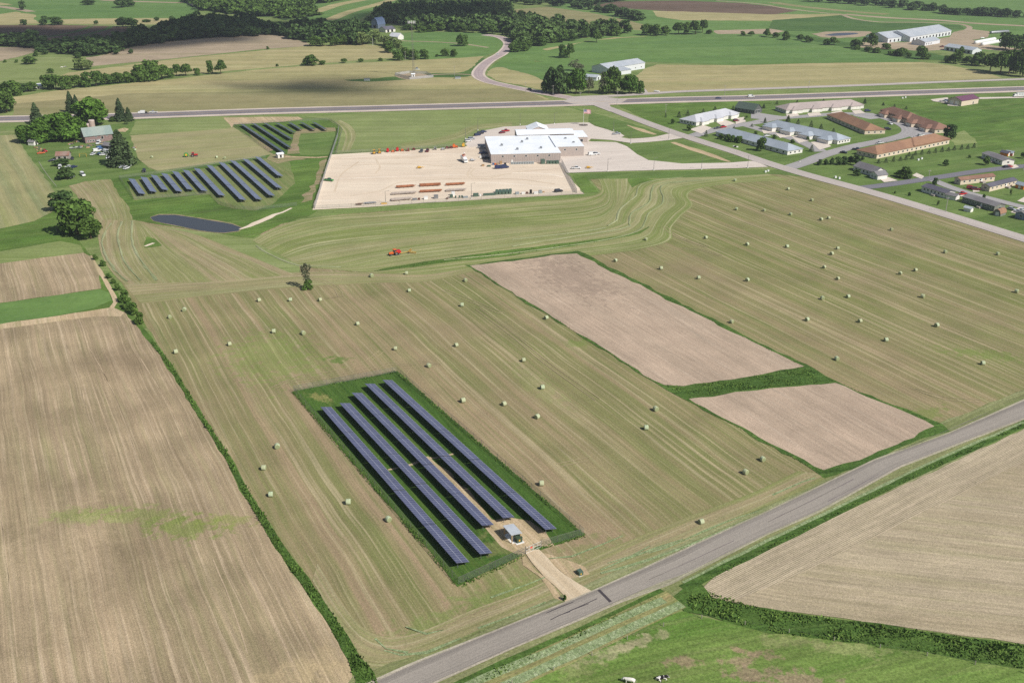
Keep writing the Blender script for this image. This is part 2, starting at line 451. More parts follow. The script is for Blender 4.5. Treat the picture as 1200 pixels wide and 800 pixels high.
m_swath = field_mat('cut_grass_swath', S(140, 156, 114), S(116, 136, 92), light=S(176, 184, 150), green=S(92, 118, 70), src='uv', broad=.4, bl=.8, fine=.8, fl=1.4, la=.6, spk=.35, spksc=2.4)
m_orange = field_mat('dry_stubble', S(148, 138, 98), S(132, 132, 86), light=S(172, 150, 108), green=S(108, 126, 62), ang=.6, fine=.8, spk=.25)
m_dirt = field_mat('bare_dirt', S(196, 174, 142), S(182, 160, 128), light=S(210, 190, 160), green=S(136, 134, 88), ang=EW, gsc=.08, glo=.6, ghi=.7, ga=.7, spk=.15, spksc=1.5)
m_patch = field_mat('worn_soil', S(158, 138, 114), S(144, 134, 98), light=S(170, 150, 126), green=S(108, 124, 70), ang=.4, gsc=.2, glo=.45, ghi=.6, ga=.9, spk=.2, spksc=1.4)
m_gravel = field_mat('pale_gravel', S(224, 208, 186), S(216, 198, 176), light=S(232, 218, 198), ang=.05, broad=.05, fine=.2, la=.4, spk=.06, spksc=1.2, contrast=.05, dirt=S(206, 186, 160), dsc=.02, da=.4)
m_drive = field_mat('gravel_drive', S(206, 188, 160), S(196, 176, 146), light=S(216, 200, 174), src='pos', ang=ang((624, 643), (680, 700)), fine=.7, spk=.1, spksc=1.8)
m_conc = field_mat('concrete', S(212, 200, 188), S(204, 192, 180), light=S(220, 210, 200), ang=.3, broad=.06, fine=.2, la=.3, spk=.05, spksc=.9, contrast=.05)
m_town = field_mat('worn_road', S(186, 176, 168), S(176, 166, 158), light=S(192, 184, 178), src='uv', broad=.5, bl=.004, fine=1.2, la=.3, spk=.06, contrast=.05)
m_street = field_mat('street_asphalt', S(166, 162, 160), S(158, 154, 152), src='uv', broad=.4, fine=.8, spk=.05, contrast=.06)
m_street2 = field_mat('dark_street_asphalt', S(126, 124, 130), S(118, 116, 122), src='uv', broad=.4, fine=.8, spk=.05, contrast=.05)
m_county = field_mat('county_asphalt', S(156, 148, 138), S(134, 127, 119), light=S(170, 162, 150), src='uv', broad=.5, bl=.0006, fine=2.2, fl=.01, la=.3, spk=.09, spksc=2.2, contrast=.06, dirt=S(132, 122, 118), dsc=.05, dlo=.62, dhi=.7, da=.3)
m_high = field_mat('highway_asphalt', S(132, 126, 128), S(122, 116, 120), src='uv', broad=.3, bl=.001, fine=.6, spk=.05)
m_shoulder = field_mat('pale_shoulder', S(206, 190, 176), S(196, 182, 168), src='uv', broad=.5, fine=.8, spk=.06)
m_greenf = field_mat('young_crop', S(90, 126, 66), S(100, 134, 72), light=S(112, 138, 90), green=S(70, 112, 62), ang=.15, broad=.012, fine=.05, fl=.003, la=.35, spk=.06, gsc=.004, spksc=.2)
m_greend = field_mat('dark_crop', S(70, 104, 52), S(80, 112, 56), light=S(92, 120, 76), green=S(54, 92, 52), ang=.1, broad=.02, fine=.06, spk=.08, gsc=.005, spksc=.2)
m_farhay = field_mat('far_hay', S(172, 160, 118), S(158, 150, 106), light=S(186, 176, 134), green=S(138, 142, 92), ang=.08, broad=.03, bl=.001, fine=.09, fl=.002, la=.5, ga=.5, gsc=.006, spk=.06, spksc=.3)
m_fartan = field_mat('far_soil', S(172, 154, 132), S(160, 144, 120), light=S(184, 166, 142), green=S(142, 138, 98), ang=.08, broad=.03, bl=.001, fine=.1, fl=.002, la=.4, ga=.3, gsc=.006, spk=.06, spksc=.3)
m_farbrown = field_mat('dark_tilled_soil', S(112, 94, 80), S(100, 84, 70), light=S(128, 108, 92), ang=.05, broad=.03, bl=.001, fine=.1, spk=.06, spksc=.3)
m_farolive = field_mat('far_olive_field', S(146, 138, 100), S(136, 132, 92), light=S(160, 152, 114), green=S(120, 128, 80), ang=.08, broad=.03, bl=.001, fine=.09, fl=.002, la=.5, ga=.5, gsc=.006, spk=.06, spksc=.3)
m_palegreen = field_mat('mown_meadow', S(132, 144, 92), S(120, 136, 80), light=S(156, 160, 112), green=S(108, 130, 66), ang=.06, broad=.12, bl=.002, fine=.3, fl=.004, la=.5, spk=.1, spksc=.6, gsc=.01)

G = 4700
flat_mesh('ground', [(-G, -800, 0), (G, -800, 0), (G, 6600, 0), (-G, 6600, 0)], [(0, 1, 2, 3)], m_meadow)

# ---- foreground and middle fields
sheet('meadow', [(-150, 282), (70, 240), (95, 285), (115, 312), (150, 360), (185, 405), (420, 785), (440, 830), (-150, 900)], m_lush, 1, .3)
sheet('hay_field', [(80, 218), (92, 213), (130, 209), (152, 240), (155, 258), (220, 268), (272, 276), (300, 276), (330, 262), (400, 251), (600, 238), (700, 229), (705, 226), (690, 207), (740, 206), (800, 204), (900, 200), (945, 207), (1000, 219), (1050, 234), (1125, 258), (1200, 281), (1300, 312), (1420, 350), (1420, 360), (1200, 462), (1112, 497), (1010, 548), (909, 594), (750, 662), (600, 727), (478, 776), (440, 790), (425, 775), (407, 745), (391, 720), (371, 692), (353, 667), (333, 640), (312, 607), (304, 597), (287, 565), (274, 542), (258, 517), (243, 495), (225, 465), (203, 430), (183, 400), (167, 375), (145, 335), (128, 312), (118, 290), (112, 262), (98, 240)], m_hay, 2, .5)
loft('hay_field', [[(82, 217), (95, 232), (110, 256), (118, 270)], [(108, 212), (122, 228), (132, 248), (135, 262)], [(131, 209), (146, 230), (153, 250), (156, 262)]], m_hay3, 3, 30)
loft('hay_field', [[(116, 258), (115, 275), (119, 298), (132, 320), (150, 336)], [(142, 258), (138, 275), (143, 300), (152, 318), (168, 333)], [(155, 259), (156, 280), (165, 303), (186, 332)], [(165, 260), (185, 275), (215, 300), (258, 330)], [(178, 264), (230, 275), (285, 297), (345, 322)]], m_hay3, 4, 50, 10)
sheet('hay_field', [(178, 264), (225, 270), (272, 276), (300, 276), (350, 270), (352, 320), (340, 322), (285, 298), (230, 277)], m_hay2 if False else m_palegreen, 3, .5)
loft('hay_field', [[(296, 282), (322, 268), (362, 256), (450, 249), (600, 237), (680, 231), (701, 227), (705, 220), (702, 212), (696, 206)],
                   [(310, 290), (340, 278), (400, 265), (500, 258), (600, 250), (685, 243), (706, 238), (712, 228), (708, 217), (704, 206)],
                   [(326, 298), (350, 287), (400, 278), (500, 270), (600, 264), (690, 257), (713, 249), (720, 238), (718, 225), (716, 206)],
                   [(345, 308), (370, 305), (410, 298), (500, 283), (600, 273), (695, 263), (719, 256), (727, 243), (736, 228), (741, 206)],
                   [(354, 313), (400, 312), (440, 303), (520, 293), (600, 282), (710, 265), (722, 259), (727, 245), (745, 230), (749, 219), (775, 209), (850, 205)],
                   [(400, 317), (440, 315), (500, 308), (600, 296), (700, 281), (745, 272), (755, 262), (760, 250), (775, 240), (777, 230), (774, 222), (790, 214), (850, 209), (900, 204)],
                   [(440, 320), (500, 314), (600, 302), (700, 290), (740, 284), (762, 275), (769, 262), (778, 250), (792, 238), (788, 227), (796, 219), (850, 211), (910, 207)],
                   [(500, 322), (600, 309), (700, 299), (750, 292), (785, 282), (788, 266), (800, 252), (812, 240), (806, 230), (816, 222), (860, 215), (925, 211)]], m_hay2, 5, 110, 8)
loft('hay_field', [[(146, 334), (250, 327), (350, 319), (440, 320), (500, 321), (560, 311)], [(165, 356), (250, 346), (345, 337), (440, 332), (500, 330), (556, 318)]], m_hay3, 4, 60)
loft('hay_field', [[(372, 660), (405, 712), (435, 742), (480, 744), (560, 712), (620, 690), (700, 650), (800, 608), (880, 578), (935, 552)],
                   [(366, 680), (392, 722), (425, 758), (470, 765), (560, 732), (640, 697), (700, 670), (800, 630), (900, 588), (968, 556)],
                   [(380, 705), (405, 745), (432, 782), (478, 776), (570, 740), (660, 702), (720, 676), (800, 644), (909, 597), (1000, 555)]], m_hay3, 6, 90, 8)
m_gpatch = field_mat('regrowth', S(120, 140, 72), S(132, 134, 86), light=S(150, 152, 104), green=S(98, 128, 52), ang=EW, fine=.6, la=.7, gsc=.08, glo=.4, ghi=.55, ga=.9, spk=.2, spksc=1.5)
m_gpatch2 = field_mat('weedy_patch', S(134, 138, 92), S(100, 124, 62), light=S(156, 142, 114), green=S(94, 126, 50), ang=ang((150, 400), (330, 800)), fine=.8, la=.7, gsc=.15, glo=.35, ghi=.5, ga=.95, spk=.25, spksc=1.6)
sheet('stubble_field', [(-160, 400), (0, 382), (110, 366), (132, 362), (146, 366), (160, 382), (176, 402), (197, 432), (218, 465), (236, 496), (251, 518), (266, 543), (278, 566), (296, 598), (303, 608), (322, 642), (341, 669), (359, 694), (378, 722), (392, 747), (407, 772), (414, 792), (418, 840), (-200, 900)], m_stub, 4, .5)
sheet('farm_track', [(-50, 386), (0, 379), (70, 370), (132, 360), (146, 366), (142, 371), (110, 371), (50, 379), (0, 386), (-50, 392)], m_dirt, 5, .3)
ribbon('farm_track', [(105, 300), (118, 320), (130, 340), (136, 354), (130, 362)], 1.8, m_dirt, 5, jit=.5)
sheet('green_crop', [(-60, 364), (0, 356), (60, 347), (118, 339), (128, 343), (131, 352), (110, 362), (60, 371), (0, 380), (-60, 388)], m_greenf, 6, .5)
sheet('stubble_field', [(-60, 320), (0, 309), (50, 301), (95, 295), (108, 302), (117, 322), (120, 338), (60, 347), (0, 355), (-60, 364)], m_stub, 5, .5)
sheet('hay_swath', [(-60, 304), (0, 295), (40, 288), (70, 283), (84, 285), (94, 288), (100, 296), (92, 297), (50, 302), (0, 309), (-60, 319)], m_palegreen, 6, .4)
m_hayL = field_mat('windrowed_hay', S(156, 150, 108), S(142, 144, 94), light=S(176, 170, 130), green=S(112, 130, 84), ang=ang((28, 190), (66, 250)), broad=.09, bl=.003, fine=.25, fl=.004, la=.6, ga=.45, spk=.12, spksc=1.0, rows=11.0, rowamt=.4, rowcol=S(112, 130, 92))
sheet('hay_field', [(-80, 162), (0, 159), (19, 158), (22, 166), (47, 200), (64, 224), (65, 238), (60, 249), (40, 259), (0, 268), (-80, 284)], m_hayL, 4, .5)
# tan fields
sheet('tilled_field', [(550, 312), (675, 297), (800, 360), (941, 430), (905, 436), (845, 447), (800, 453), (775, 451), (696, 401)], m_tan, 8, .9)
sheet('grass_strip', [(545, 311), (676, 294), (682, 296), (800, 357), (944, 428), (982, 447), (1104, 497), (1112, 505), (1080, 514), (1012, 548), (966, 560), (955, 552), (804, 469), (772, 452), (694, 402)], m_band, 7, 1.0)
sheet('tilled_field', [(805, 467), (850, 462), (905, 455), (980, 449), (1096, 498), (1070, 511), (1020, 534), (990, 545), (965, 552)], m_tan, 8, 1.0)
# green ridge of uncut grass
ribbon('grass_strip', [(438, 318), (470, 313), (520, 306), (600, 296), (680, 285), (720, 279), (748, 273), (760, 266)], 5, m_lush, 8, jit=1.6, widths=[.6, 5, 7, 8, 6, 4, 2.5, .6])
sheet('grass_strip', [(735, 210), (755, 209), (768, 211), (750, 215), (740, 220)], m_lush, 8, .5)
# solar compound
sheet('compound_lawn', [(343, 459), (465, 435), (686, 627), (600, 656), (537, 687)], m_compound, 8, .4)
sheet('bare_patch', [(560, 608), (574, 612), (592, 606), (622, 611), (640, 625), (648, 640), (628, 641), (614, 648), (606, 650), (588, 641), (572, 626)], m_dirt, 9, .7, True)
ribbon('bare_patch', [(498, 536), (512, 546), (535, 565), (555, 588), (572, 610), (584, 620)], 2.2, m_dirt, 9, jit=2.4, widths=[1, 2.2, 2.6, 2.4, 2.8, 4])
ribbon('bare_patch', [(455, 551), (470, 548), (484, 544), (498, 537), (510, 537), (532, 532)], .9, m_dirt, 10, jit=.6)
sheet('driveway', [(614, 647), (632, 643), (640, 655), (660, 672), (692, 694), (700, 700), (664, 712), (660, 698), (640, 676)], m_drive, 12, .7, True)
sheet('bare_patch', [(633, 646), (650, 652), (684, 664), (692, 672), (672, 678), (655, 668), (640, 657)], m_dirt, 8, 1.6, True)
sheet('bare_patch', [(615, 650), (630, 668), (655, 690), (662, 702), (650, 697), (632, 678), (618, 662)], m_dirt, 8, 1.4, True)
# county road and lower right corner
sheet('verge', [(415, 790), (440, 783), (478, 771), (600, 722), (700, 680), (800, 636), (906, 590), (1010, 541), (1112, 491), (1200, 457), (1420, 352), (1420, 400), (1200, 502), (990, 601), (900, 643), (825, 680), (790, 700), (600, 776), (480, 835), (380, 850)], m_verge, 7, .6)
sheet('pasture', [(470, 860), (600, 798), (700, 750), (760, 728), (800, 716), (840, 726), (900, 738), (950, 745), (1050, 757), (1200, 782), (1420, 818), (1420, 900), (400, 900)], m_pasture, 8, .5)
edges_ribbon('gravel_shoulder', [(380, 823), (441, 795), (479, 778), (600, 730.5), (668, 703), (693, 692.5), (750, 667), (900, 598), (1025, 538), (1112, 507), (1200, 468), (1400, 378)],
             [(420, 842), (500, 806), (600, 761), (675, 729.5), (724, 708), (790, 684), (800, 678), (900, 627), (960, 601), (1056, 548), (1200, 492), (1400, 398)], field_mat('road_shoulder', S(172, 162, 146), S(140, 140, 108), light=S(188, 180, 160), src='uv', fine=1.0, spk=.2, spksc=1.5), 13)
edges_ribbon('county_road', [(380, 826), (443, 798), (480, 781), (600, 732.2), (666, 705.8), (691, 695.2), (750, 669), (900, 600), (1025, 540), (1112, 508.7), (1200, 470), (1400, 380)],
             [(420, 839), (500, 803), (600, 759), (675, 727), (720, 706.6), (775, 682), (800, 674), (900, 625), (959, 598.8), (1055, 546), (1200, 490), (1400, 396)], m_county, 14)
for pts in [[(704, 668), (735, 655), (770, 642), (800, 632)], [(712, 660), (740, 652), (762, 640)], [(560, 736), (600, 722), (640, 706)], [(450, 762), (470, 768), (500, 764), (540, 748)], [(440, 748), (452, 760), (478, 765)], [(475, 735), (500, 742), (520, 738)], [(760, 648), (800, 634), (850, 612), (890, 598)], [(575, 700), (620, 684), (650, 672)], [(905, 580), (940, 565), (955, 560)], [(640, 655), (670, 652), (700, 640), (730, 628)]]:
    ribbon('hay_swath', pts, .5, m_swath, 9, jit=.55)
m_track = field_mat('wheel_track', S(164, 150, 118), S(154, 144, 108), src='uv', spk=.15)
for pts in [[(318, 456), (326, 446), (352, 441), (395, 436), (430, 424), (447, 412)], [(322, 450), (350, 446), (400, 440), (440, 430), (470, 424), (486, 428), (488, 436), (478, 440)], [(492, 424), (504, 422), (514, 428), (510, 435), (498, 436)],
            [(345, 322), (380, 330), (398, 342), (396, 352), (380, 350)], [(655, 545), (665, 540), (690, 538), (700, 543)], [(520, 340), (560, 356), (600, 372)], [(830, 290), (812, 284), (790, 276), (776, 262)], [(845, 300), (815, 292), (785, 292), (770, 298)],
            [(1150, 470), (1090, 465), (1070, 455), (1085, 448)], [(560, 362), (600, 392), (640, 425), (700, 468)]]:
    c_ = smooth_line([P(*q) for q in pts], 4)
    for o_ in (-.9, .9):
        q_ = []
        for i in range(len(c_)):
            t_ = (c_[min(len(c_) - 1, i + 1)] - c_[max(0, i - 1)]).normalized(); q_.append(c_[i] + Vector((-t_.y, t_.x, 0)) * o_)
        ribbon('wheel_track', q_[::2], .3, m_track, 8, world=True, jit=.1)
m_track2 = field_mat('stubble_track', S(186, 166, 138), S(168, 150, 122), src='uv', spk=.15)
for pts in [[(76, 400), (92, 440), (102, 480), (116, 520)], [(105, 408), (128, 450), (148, 500), (166, 548)], [(165, 420), (190, 462), (212, 505)], [(250, 655), (272, 710), (290, 765)], [(2, 610), (12, 690), (20, 770)]]:
    ribbon('wheel_track', pts, .22, m_track2, 6, jit=.3)
m_tar = flat('tar_patch', S(74, 68, 70), .6)
sheet('tar_patch', [(700, 692), (703, 691), (717, 705), (714, 706.5)], m_tar, 15, .05)
for a, b in [((640, 719), (672, 706)), ((655, 722), (690, 708)), ((668, 716), (700, 702)), ((645, 727), (668, 717))]:
    ribbon('tar_patch', [a, ((a[0] + b[0]) / 2, (a[1] + b[1]) / 2 + random.uniform(-1, 1)), b], .22, m_tar, 15, jit=.15)
for a, b in [((900, 612), (1000, 562)), ((760, 680), (860, 634)), ((970, 588), (1030, 556)), ((1050, 530), (1160, 483))]:
    ribbon('tar_patch', [a, ((a[0] + b[0]) / 2, (a[1] + b[1]) / 2 + .5), b], .14, flat('tar_line', S(116, 106, 106), .6), 15, jit=.2)
sheet('row_crop_field', [(823, 690), (840, 672), (900, 645), (990, 601), (1200, 503), (1420, 398), (1420, 792), (1200, 755), (1050, 733), (900, 713), (832, 700)], m_corn, 9, .4)
sheet('row_crop_field', [(823, 690), (840, 672), (900, 645), (990, 601), (1200, 503), (1420, 398), (1420, 440), (1200, 541), (1080, 601), (1012, 636), (960, 662), (895, 692), (862, 703), (832, 700)], m_corn2, 10, .4)
sheet('tall_grass_strip', [(786, 700), (800, 690), (818, 680), (826, 692), (834, 701), (900, 714), (1050, 734), (1200, 756), (1420, 794), (1420, 822), (1200, 785), (1050, 760), (950, 748), (900, 742), (865, 732), (830, 722), (803, 716)], m_band, 11, .6)
ribbon('tall_grass_strip', [(480, 831), (560, 793), (620, 766), (680, 740), (740, 712), (778, 693)], 2.6, m_band, 10, jit=.4)
ribbon('tall_grass_strip', [(800, 690), (850, 664), (900, 640), (985, 598), (1080, 552), (1200, 497), (1420, 392)], 2.6, m_band, 10, jit=.35)
ribbon('hay_swath', [(500, 842), (600, 793), (680, 756), (740, 727), (792, 702)], 7.0, m_orange, 11, jit=.25)
ribbon('hay_swath', [(488, 835), (560, 798), (640, 765), (700, 737), (778, 703)], 2.1, m_swath, 12, jit=.25)
ribbon('hay_swath', [(520, 838), (600, 800), (680, 763), (740, 735), (799, 708)], 2.4, m_swath, 12, jit=.25)
ribbon('hay_swath', [(800, 683), (850, 658), (920, 624), (1000, 586), (1100, 538), (1200, 495)], .9, m_swath, 12, jit=.3)
ribbon('hay_swath', [(704, 672), (760, 656), (830, 630), (890, 604)], .8, m_swath, 12, jit=.3)

# ---- pond and solar lawns of the north
sheet('lawn', [(128, 210), (200, 201), (258, 191), (325, 180), (378, 181), (397, 181), (372, 246), (362, 254), (330, 262), (296, 279), (272, 276), (220, 268), (175, 262), (155, 257), (152, 245), (140, 228)], m_lush, 5, .6)
sheet('lawn', [(150, 212), (310, 186), (340, 190), (345, 215), (320, 240), (300, 247), (275, 245), (257, 240), (246, 228), (205, 231), (157, 235)], field_mat('array_lawn', S(108, 126, 72), S(122, 130, 82), light=S(146, 140, 100), green=S(80, 110, 52), ang=EW, broad=.25, fine=.6, la=.5, spk=.12, spksc=.8), 6, .5)
sheet('pond_bank', [(175, 254.6), (186, 251.2), (205, 251.2), (240, 256.5), (273, 262), (284.5, 266.6), (281, 271.6), (263, 273.8), (235, 271.1), (201, 264.2), (179, 259)], m_patch, 7, .3, True)
m_water = NT('pond_water', 0.3, 0.3)
m_water.color(S(66, 68, 72)); m_water.bump(m_water.noise(m_water.pos(), 1.5, 2), 0.02, .4)
sheet('pond_water', [(176, 255), (186, 252), (205, 252), (240, 257.5), (272, 263), (283, 267), (279, 271), (262, 273), (235, 270.5), (202, 263.5), (180, 259)], m_water.m, 8, .15, True)
ribbon('stony_gully', [(281, 269), (300, 262), (315, 255), (330, 249), (342, 244)], 2.5, m_gravel, 8, jit=1.2, widths=[2, 3.4, 4, 3, 1.5])
sheet('grass_patch', [(168, 291), (172, 277), (182, 280), (190, 288), (178, 290)], m_lush, 8, .5)
ribbon('stony_gully', [(170, 289), (175, 287), (180, 285)], 1.6, m_gravel, 9, jit=.3)
# field of the green baler
sheet('mown_meadow', [(152, 158), (160, 142), (265, 137), (273, 150), (265, 153)], m_palegreen, 5, .5)
sheet('hay_field', [(153, 159), (265, 151), (273, 149), (280, 153), (322, 180), (300, 185), (250, 191), (186, 201), (172, 196), (160, 184), (158, 172)], field_mat('baler_field', S(158, 150, 112), S(146, 144, 100), light=S(172, 164, 126), green=S(128, 138, 84), ang=ang((160, 172), (300, 160)), broad=.1, fine=.35, la=.5, ga=.4, spk=.1, spksc=.8), 6, .5)
sheet('bare_patch', [(262, 138), (350, 137), (356, 140), (330, 143), (275, 146), (272, 150)], m_dirt, 6, .5)
# northern array lawns
sheet('lawn', [(274, 146), (385, 141), (395, 148), (400, 153), (392, 181), (330, 183), (318, 180)], m_lush, 7, .5)
sheet('grass_strip', [(352, 156), (395, 155), (391, 170), (386, 182), (352, 182), (347, 175)], m_lawn, 8, .5)
for pts in [[(344, 157), (350, 152), (380, 150), (392, 150), (394, 154), (372, 156), (352, 157), (349, 170), (352, 180), (336, 181), (341, 170)],
            [(288, 151), (300, 155), (322, 176), (314, 178), (296, 163)]]:
    sheet('bare_patch', pts, m_patch, 9, .5)
sheet('mown_meadow', [(356, 137), (470, 131), (600, 127), (655, 124), (690, 130), (760, 150), (778, 155), (735, 161), (690, 144), (655, 145), (590, 149), (569, 153), (548, 163), (545, 171), (397, 180), (393, 178), (402, 152), (395, 144), (384, 140)], m_palegreen, 7, .5)
loft('mown_meadow', [[(400, 178), (405, 160), (400, 150), (392, 143)], [(410, 177), (417, 160), (412, 148), (400, 141)]], m_hay2, 8, 20)
loft('mown_meadow', [[(470, 176), (510, 170), (545, 160), (560, 152), (600, 148)], [(470, 168), (510, 162), (535, 155), (556, 147), (600, 143)]], m_hay2, 8, 20)
ribbon('gravel_lane', [(334, 184), (350, 184.5), (372, 185), (384, 184)], 3.2, m_dirt, 10, jit=.3)
sheet('bare_patch', [(318, 181), (334, 181), (345, 184), (360, 187), (345, 188), (325, 192), (312, 187)], m_patch, 9, .4)
sheet('bare_patch', [(374, 190), (384, 186), (380, 200), (374, 215), (364, 234), (352, 238), (362, 222), (370, 210)], m_patch, 7, 1.2)
sheet('farm_lawn', [(19, 158), (60, 152), (130, 146), (158, 143), (152, 158), (158, 172), (172, 196), (186, 202), (140, 209), (100, 213), (64, 221), (47, 200), (22, 166)], m_lawn, 4, .6)
# ---- yard, lots
sheet('gravel_yard', [(388, 181.5), (470, 177), (545, 172.2), (552, 169), (575, 169), (576, 192), (658, 190), (661, 200), (684, 227.5), (600, 232), (500, 238), (420, 243.5), (372, 246), (366, 246), (376, 215)], m_gravel, 9, .4)
sheet('concrete_apron', [(655, 165), (689, 166), (722, 167), (735, 172), (746, 181), (760, 188), (800, 192), (855, 191), (880, 189), (890, 191), (900, 196), (860, 197.5), (800, 199), (740, 200.5), (690, 202), (664, 203), (655, 190)], m_conc, 10, .3)
sheet('parking_lot', [(545, 169), (555, 160), (569, 153), (590, 149), (617, 147.5), (655, 145), (672, 144), (690, 144), (697, 148), (717, 154), (728, 157), (732, 159.5), (728, 161.5), (737, 163), (755, 162), (767, 161), (786, 156.5), (800, 162), (785, 164.5), (757, 167), (740, 168), (716, 164.5), (692, 163), (688, 168), (655, 172), (600, 160), (575, 170), (550, 173)], m_conc, 10, .3)
sheet('lawn', [(692, 164), (716, 165.5), (740, 169), (757, 168), (785, 165.5), (800, 164), (840, 176), (877, 187), (876, 190), (850, 192), (800, 192), (760, 188), (746, 181), (735, 172), (722, 167), (692, 166)], m_lawn, 9, .4)
ribbon('dirt_strip', [(788, 167), (805, 173), (830, 181), (855, 190)], 5, m_dirt, 10, jit=1.0, widths=[4, 6, 6, 2])
ribbon('dirt_strip', [(735, 147), (755, 154), (768, 158)], 3.5, m_dirt, 10, jit=1.0, widths=[1, 6, 3])
sheet('verge', [(660, 124), (690, 131), (740, 145), (780, 157), (767, 161), (737, 162), (732, 159), (700, 148), (690, 143), (690, 133)], m_lawn, 9, .4)
sheet('verge', [(760, 202), (892, 199), (925, 199), (940, 207), (900, 204), (850, 207), (780, 209), (690, 210), (668, 203)], m_lawn, 6, .6)
sheet('grass_patch', [(671, 206), (687, 205), (690, 212), (702, 226), (684, 226)], m_lush, 7, .4)
m_gtrack = field_mat('yard_tyre_track', S(212, 194, 170), S(202, 182, 156), src='uv', spk=.05)
m_gtrack2 = field_mat('yard_bright_track', S(236, 222, 204), S(228, 212, 192), src='uv', spk=.05)
for k_, pts in enumerate([[(400, 186), (440, 183), (500, 181), (545, 182), (556, 188)], [(553, 196), (548, 203), (552, 210), (570, 210), (600, 203), (640, 199), (656, 198)], [(556, 198), (551, 204), (556, 208), (575, 207), (620, 200)], [(395, 210), (440, 208), (500, 206), (545, 205)], [(410, 230), (445, 224), (470, 214), (530, 210), (600, 210), (650, 216)], [(440, 186), (445, 196), (440, 204)], [(660, 208), (640, 204), (600, 203)], [(400, 195), (470, 192), (530, 196)], [(392, 225), (400, 205), (420, 190)], [(560, 214), (600, 216), (660, 222)]]):
    ribbon('tyre_track', pts, 1.1, m_gtrack if k_ % 3 else m_gtrack2, 10, jit=.5)
# ---- town
sheet('lawn', [(722, 121), (900, 115), (1060, 108), (1250, 101), (1420, 96), (1420, 352), (1250, 296), (1125, 258), (1000, 219.5), (945, 204), (860, 178), (782, 153)], m_lawn, 3, .3)
sheet('meadow', [(1040, 118), (1200, 112), (1300, 112), (1300, 165), (1200, 172), (1150, 178), (1144, 166), (1110, 150), (1085, 137)], m_lush, 4, .8, True)
sheet('grass_patch', [(1115, 160), (1128, 153), (1143, 163), (1146, 168), (1118, 170)], m_palegreen, 5, .8)
sheet('meadow', [(722, 122), (800, 119), (905, 116), (905, 122), (800, 134), (790, 150), (760, 142)], m_lush, 4, .5)
# ---- background fields
sheet('hay_field', [(16, 114), (60, 107), (200, 93), (300, 82), (380, 76), (500, 70), (566, 66), (562, 74), (548, 84), (557, 93), (575, 99), (620, 108), (645, 117), (600, 119), (450, 123), (300, 128), (16, 135)], m_farhay, 2, .6)
sheet('tilled_field', [(16, 122), (150, 110), (300, 107), (450, 105), (600, 104), (625, 110), (640, 117), (600, 119), (450, 123), (300, 128), (16, 135)], m_farolive, 3, .8)
sheet('waterway', [(403, 94), (440, 92), (470, 89), (510, 86), (545, 84), (566, 68), (568, 80), (548, 90), (505, 91), (470, 94), (430, 96)], m_greend, 3, .8, True)
ribbon('gravel_lane', [(505, 88), (530, 87), (558, 88)], 4, m_fartan, 5)
sheet('gravel_pad', [(462, 89), (475, 86.5), (490, 86), (503, 88), (508, 91), (480, 93.5), (468, 92)], m_fartan, 5, .4)
sheet('tilled_field', [(60, 92), (75, 86), (130, 79), (200, 70), (300, 60), (350, 55), (420, 51.5), (445, 54), (461, 64), (460, 68), (380, 74), (300, 80.5), (235, 86), (150, 92), (60, 100)], m_farhay, 2, .8)
sheet('tilled_field', [(100, 68), (115, 66), (170, 52), (240, 43), (300, 38), (340, 44), (366, 53), (350, 55), (300, 58.5), (200, 69), (105, 78)], m_fartan, 3, .8)
sheet('tilled_field', [(-60, 30), (75, 29.5), (150, 31.5), (146, 41), (110, 45), (60, 48), (-60, 48)], m_farbrown, 3, .6)
m_fs = m_greend
ribbon('grass_strip', [(35, 46), (60, 43), (90, 37), (107, 31)], 7, m_fs, 4)
ribbon('grass_strip', [(60, 48), (95, 42), (120, 36), (131, 31)], 7, m_fs, 4)
sheet('tilled_field', [(-60, 56), (38, 55.5), (42, 61), (25, 66), (0, 72), (-60, 76)], m_fartan, 3, .8)
sheet('pasture', [(-60, 76), (0, 73), (50, 67), (90, 67), (105, 79), (85, 84), (50, 95), (-60, 100)], m_palegreen, 2, 1.5)
sheet('pasture', [(-400, -6), (260, -4), (215, 22), (150, 27), (-400, 29)], m_greenf, 1, 1)
sheet('hay_field', [(-60, 18), (0, 17), (18, 14), (43, 18), (40, 23), (48, 28), (0, 29.5), (-60, 30)], m_farhay, 3, 1)
ribbon('tilled_strip', [(-20, 7), (0, 8), (20, 11), (37, 14)], 14, m_fartan, 3)
sheet('tilled_field', [(-40, 2), (0, 3), (16, 6), (0, 6.5), (-40, 6)], m_farhay, 3, 1)
ribbon('tilled_strip', [(120, .5), (160, 2), (210, 3.5), (216, 3)], 16, m_fartan, 3)
sheet('hay_field', [(70, 23), (110, 22), (200, 21.5), (205, 27), (180, 29), (70, 28.5)], m_farhay, 3, 1)
ribbon('gravel_lane', [(214, -2), (222, 3), (232, 9)], 9, m_gravel, 5)
sheet('pasture', [(340, 22), (360, 5), (400, 0), (470, -4), (470, 3), (440, 12), (420, 23), (372, 26)], m_greenf, 3, 1)
ribbon('tilled_strip', [(345, 18), (370, 14), (395, 6), (430, -1)], 22, m_farhay, 4)
ribbon('tilled_strip', [(385, 24), (410, 14), (440, 6), (460, 0)], 18, m_farhay, 4)
sheet('pasture', [(458, 40), (500, 37), (570, 39), (588, 44), (594, 52), (585, 60), (568, 66), (540, 68), (500, 70), (470, 66), (458, 58)], m_greenf, 3, .6)
ribbon('gravel_lane', [(462, 47.5), (480, 48.5), (500, 49), (520, 50), (545, 52), (572, 56)], 5, m_fartan, 5)
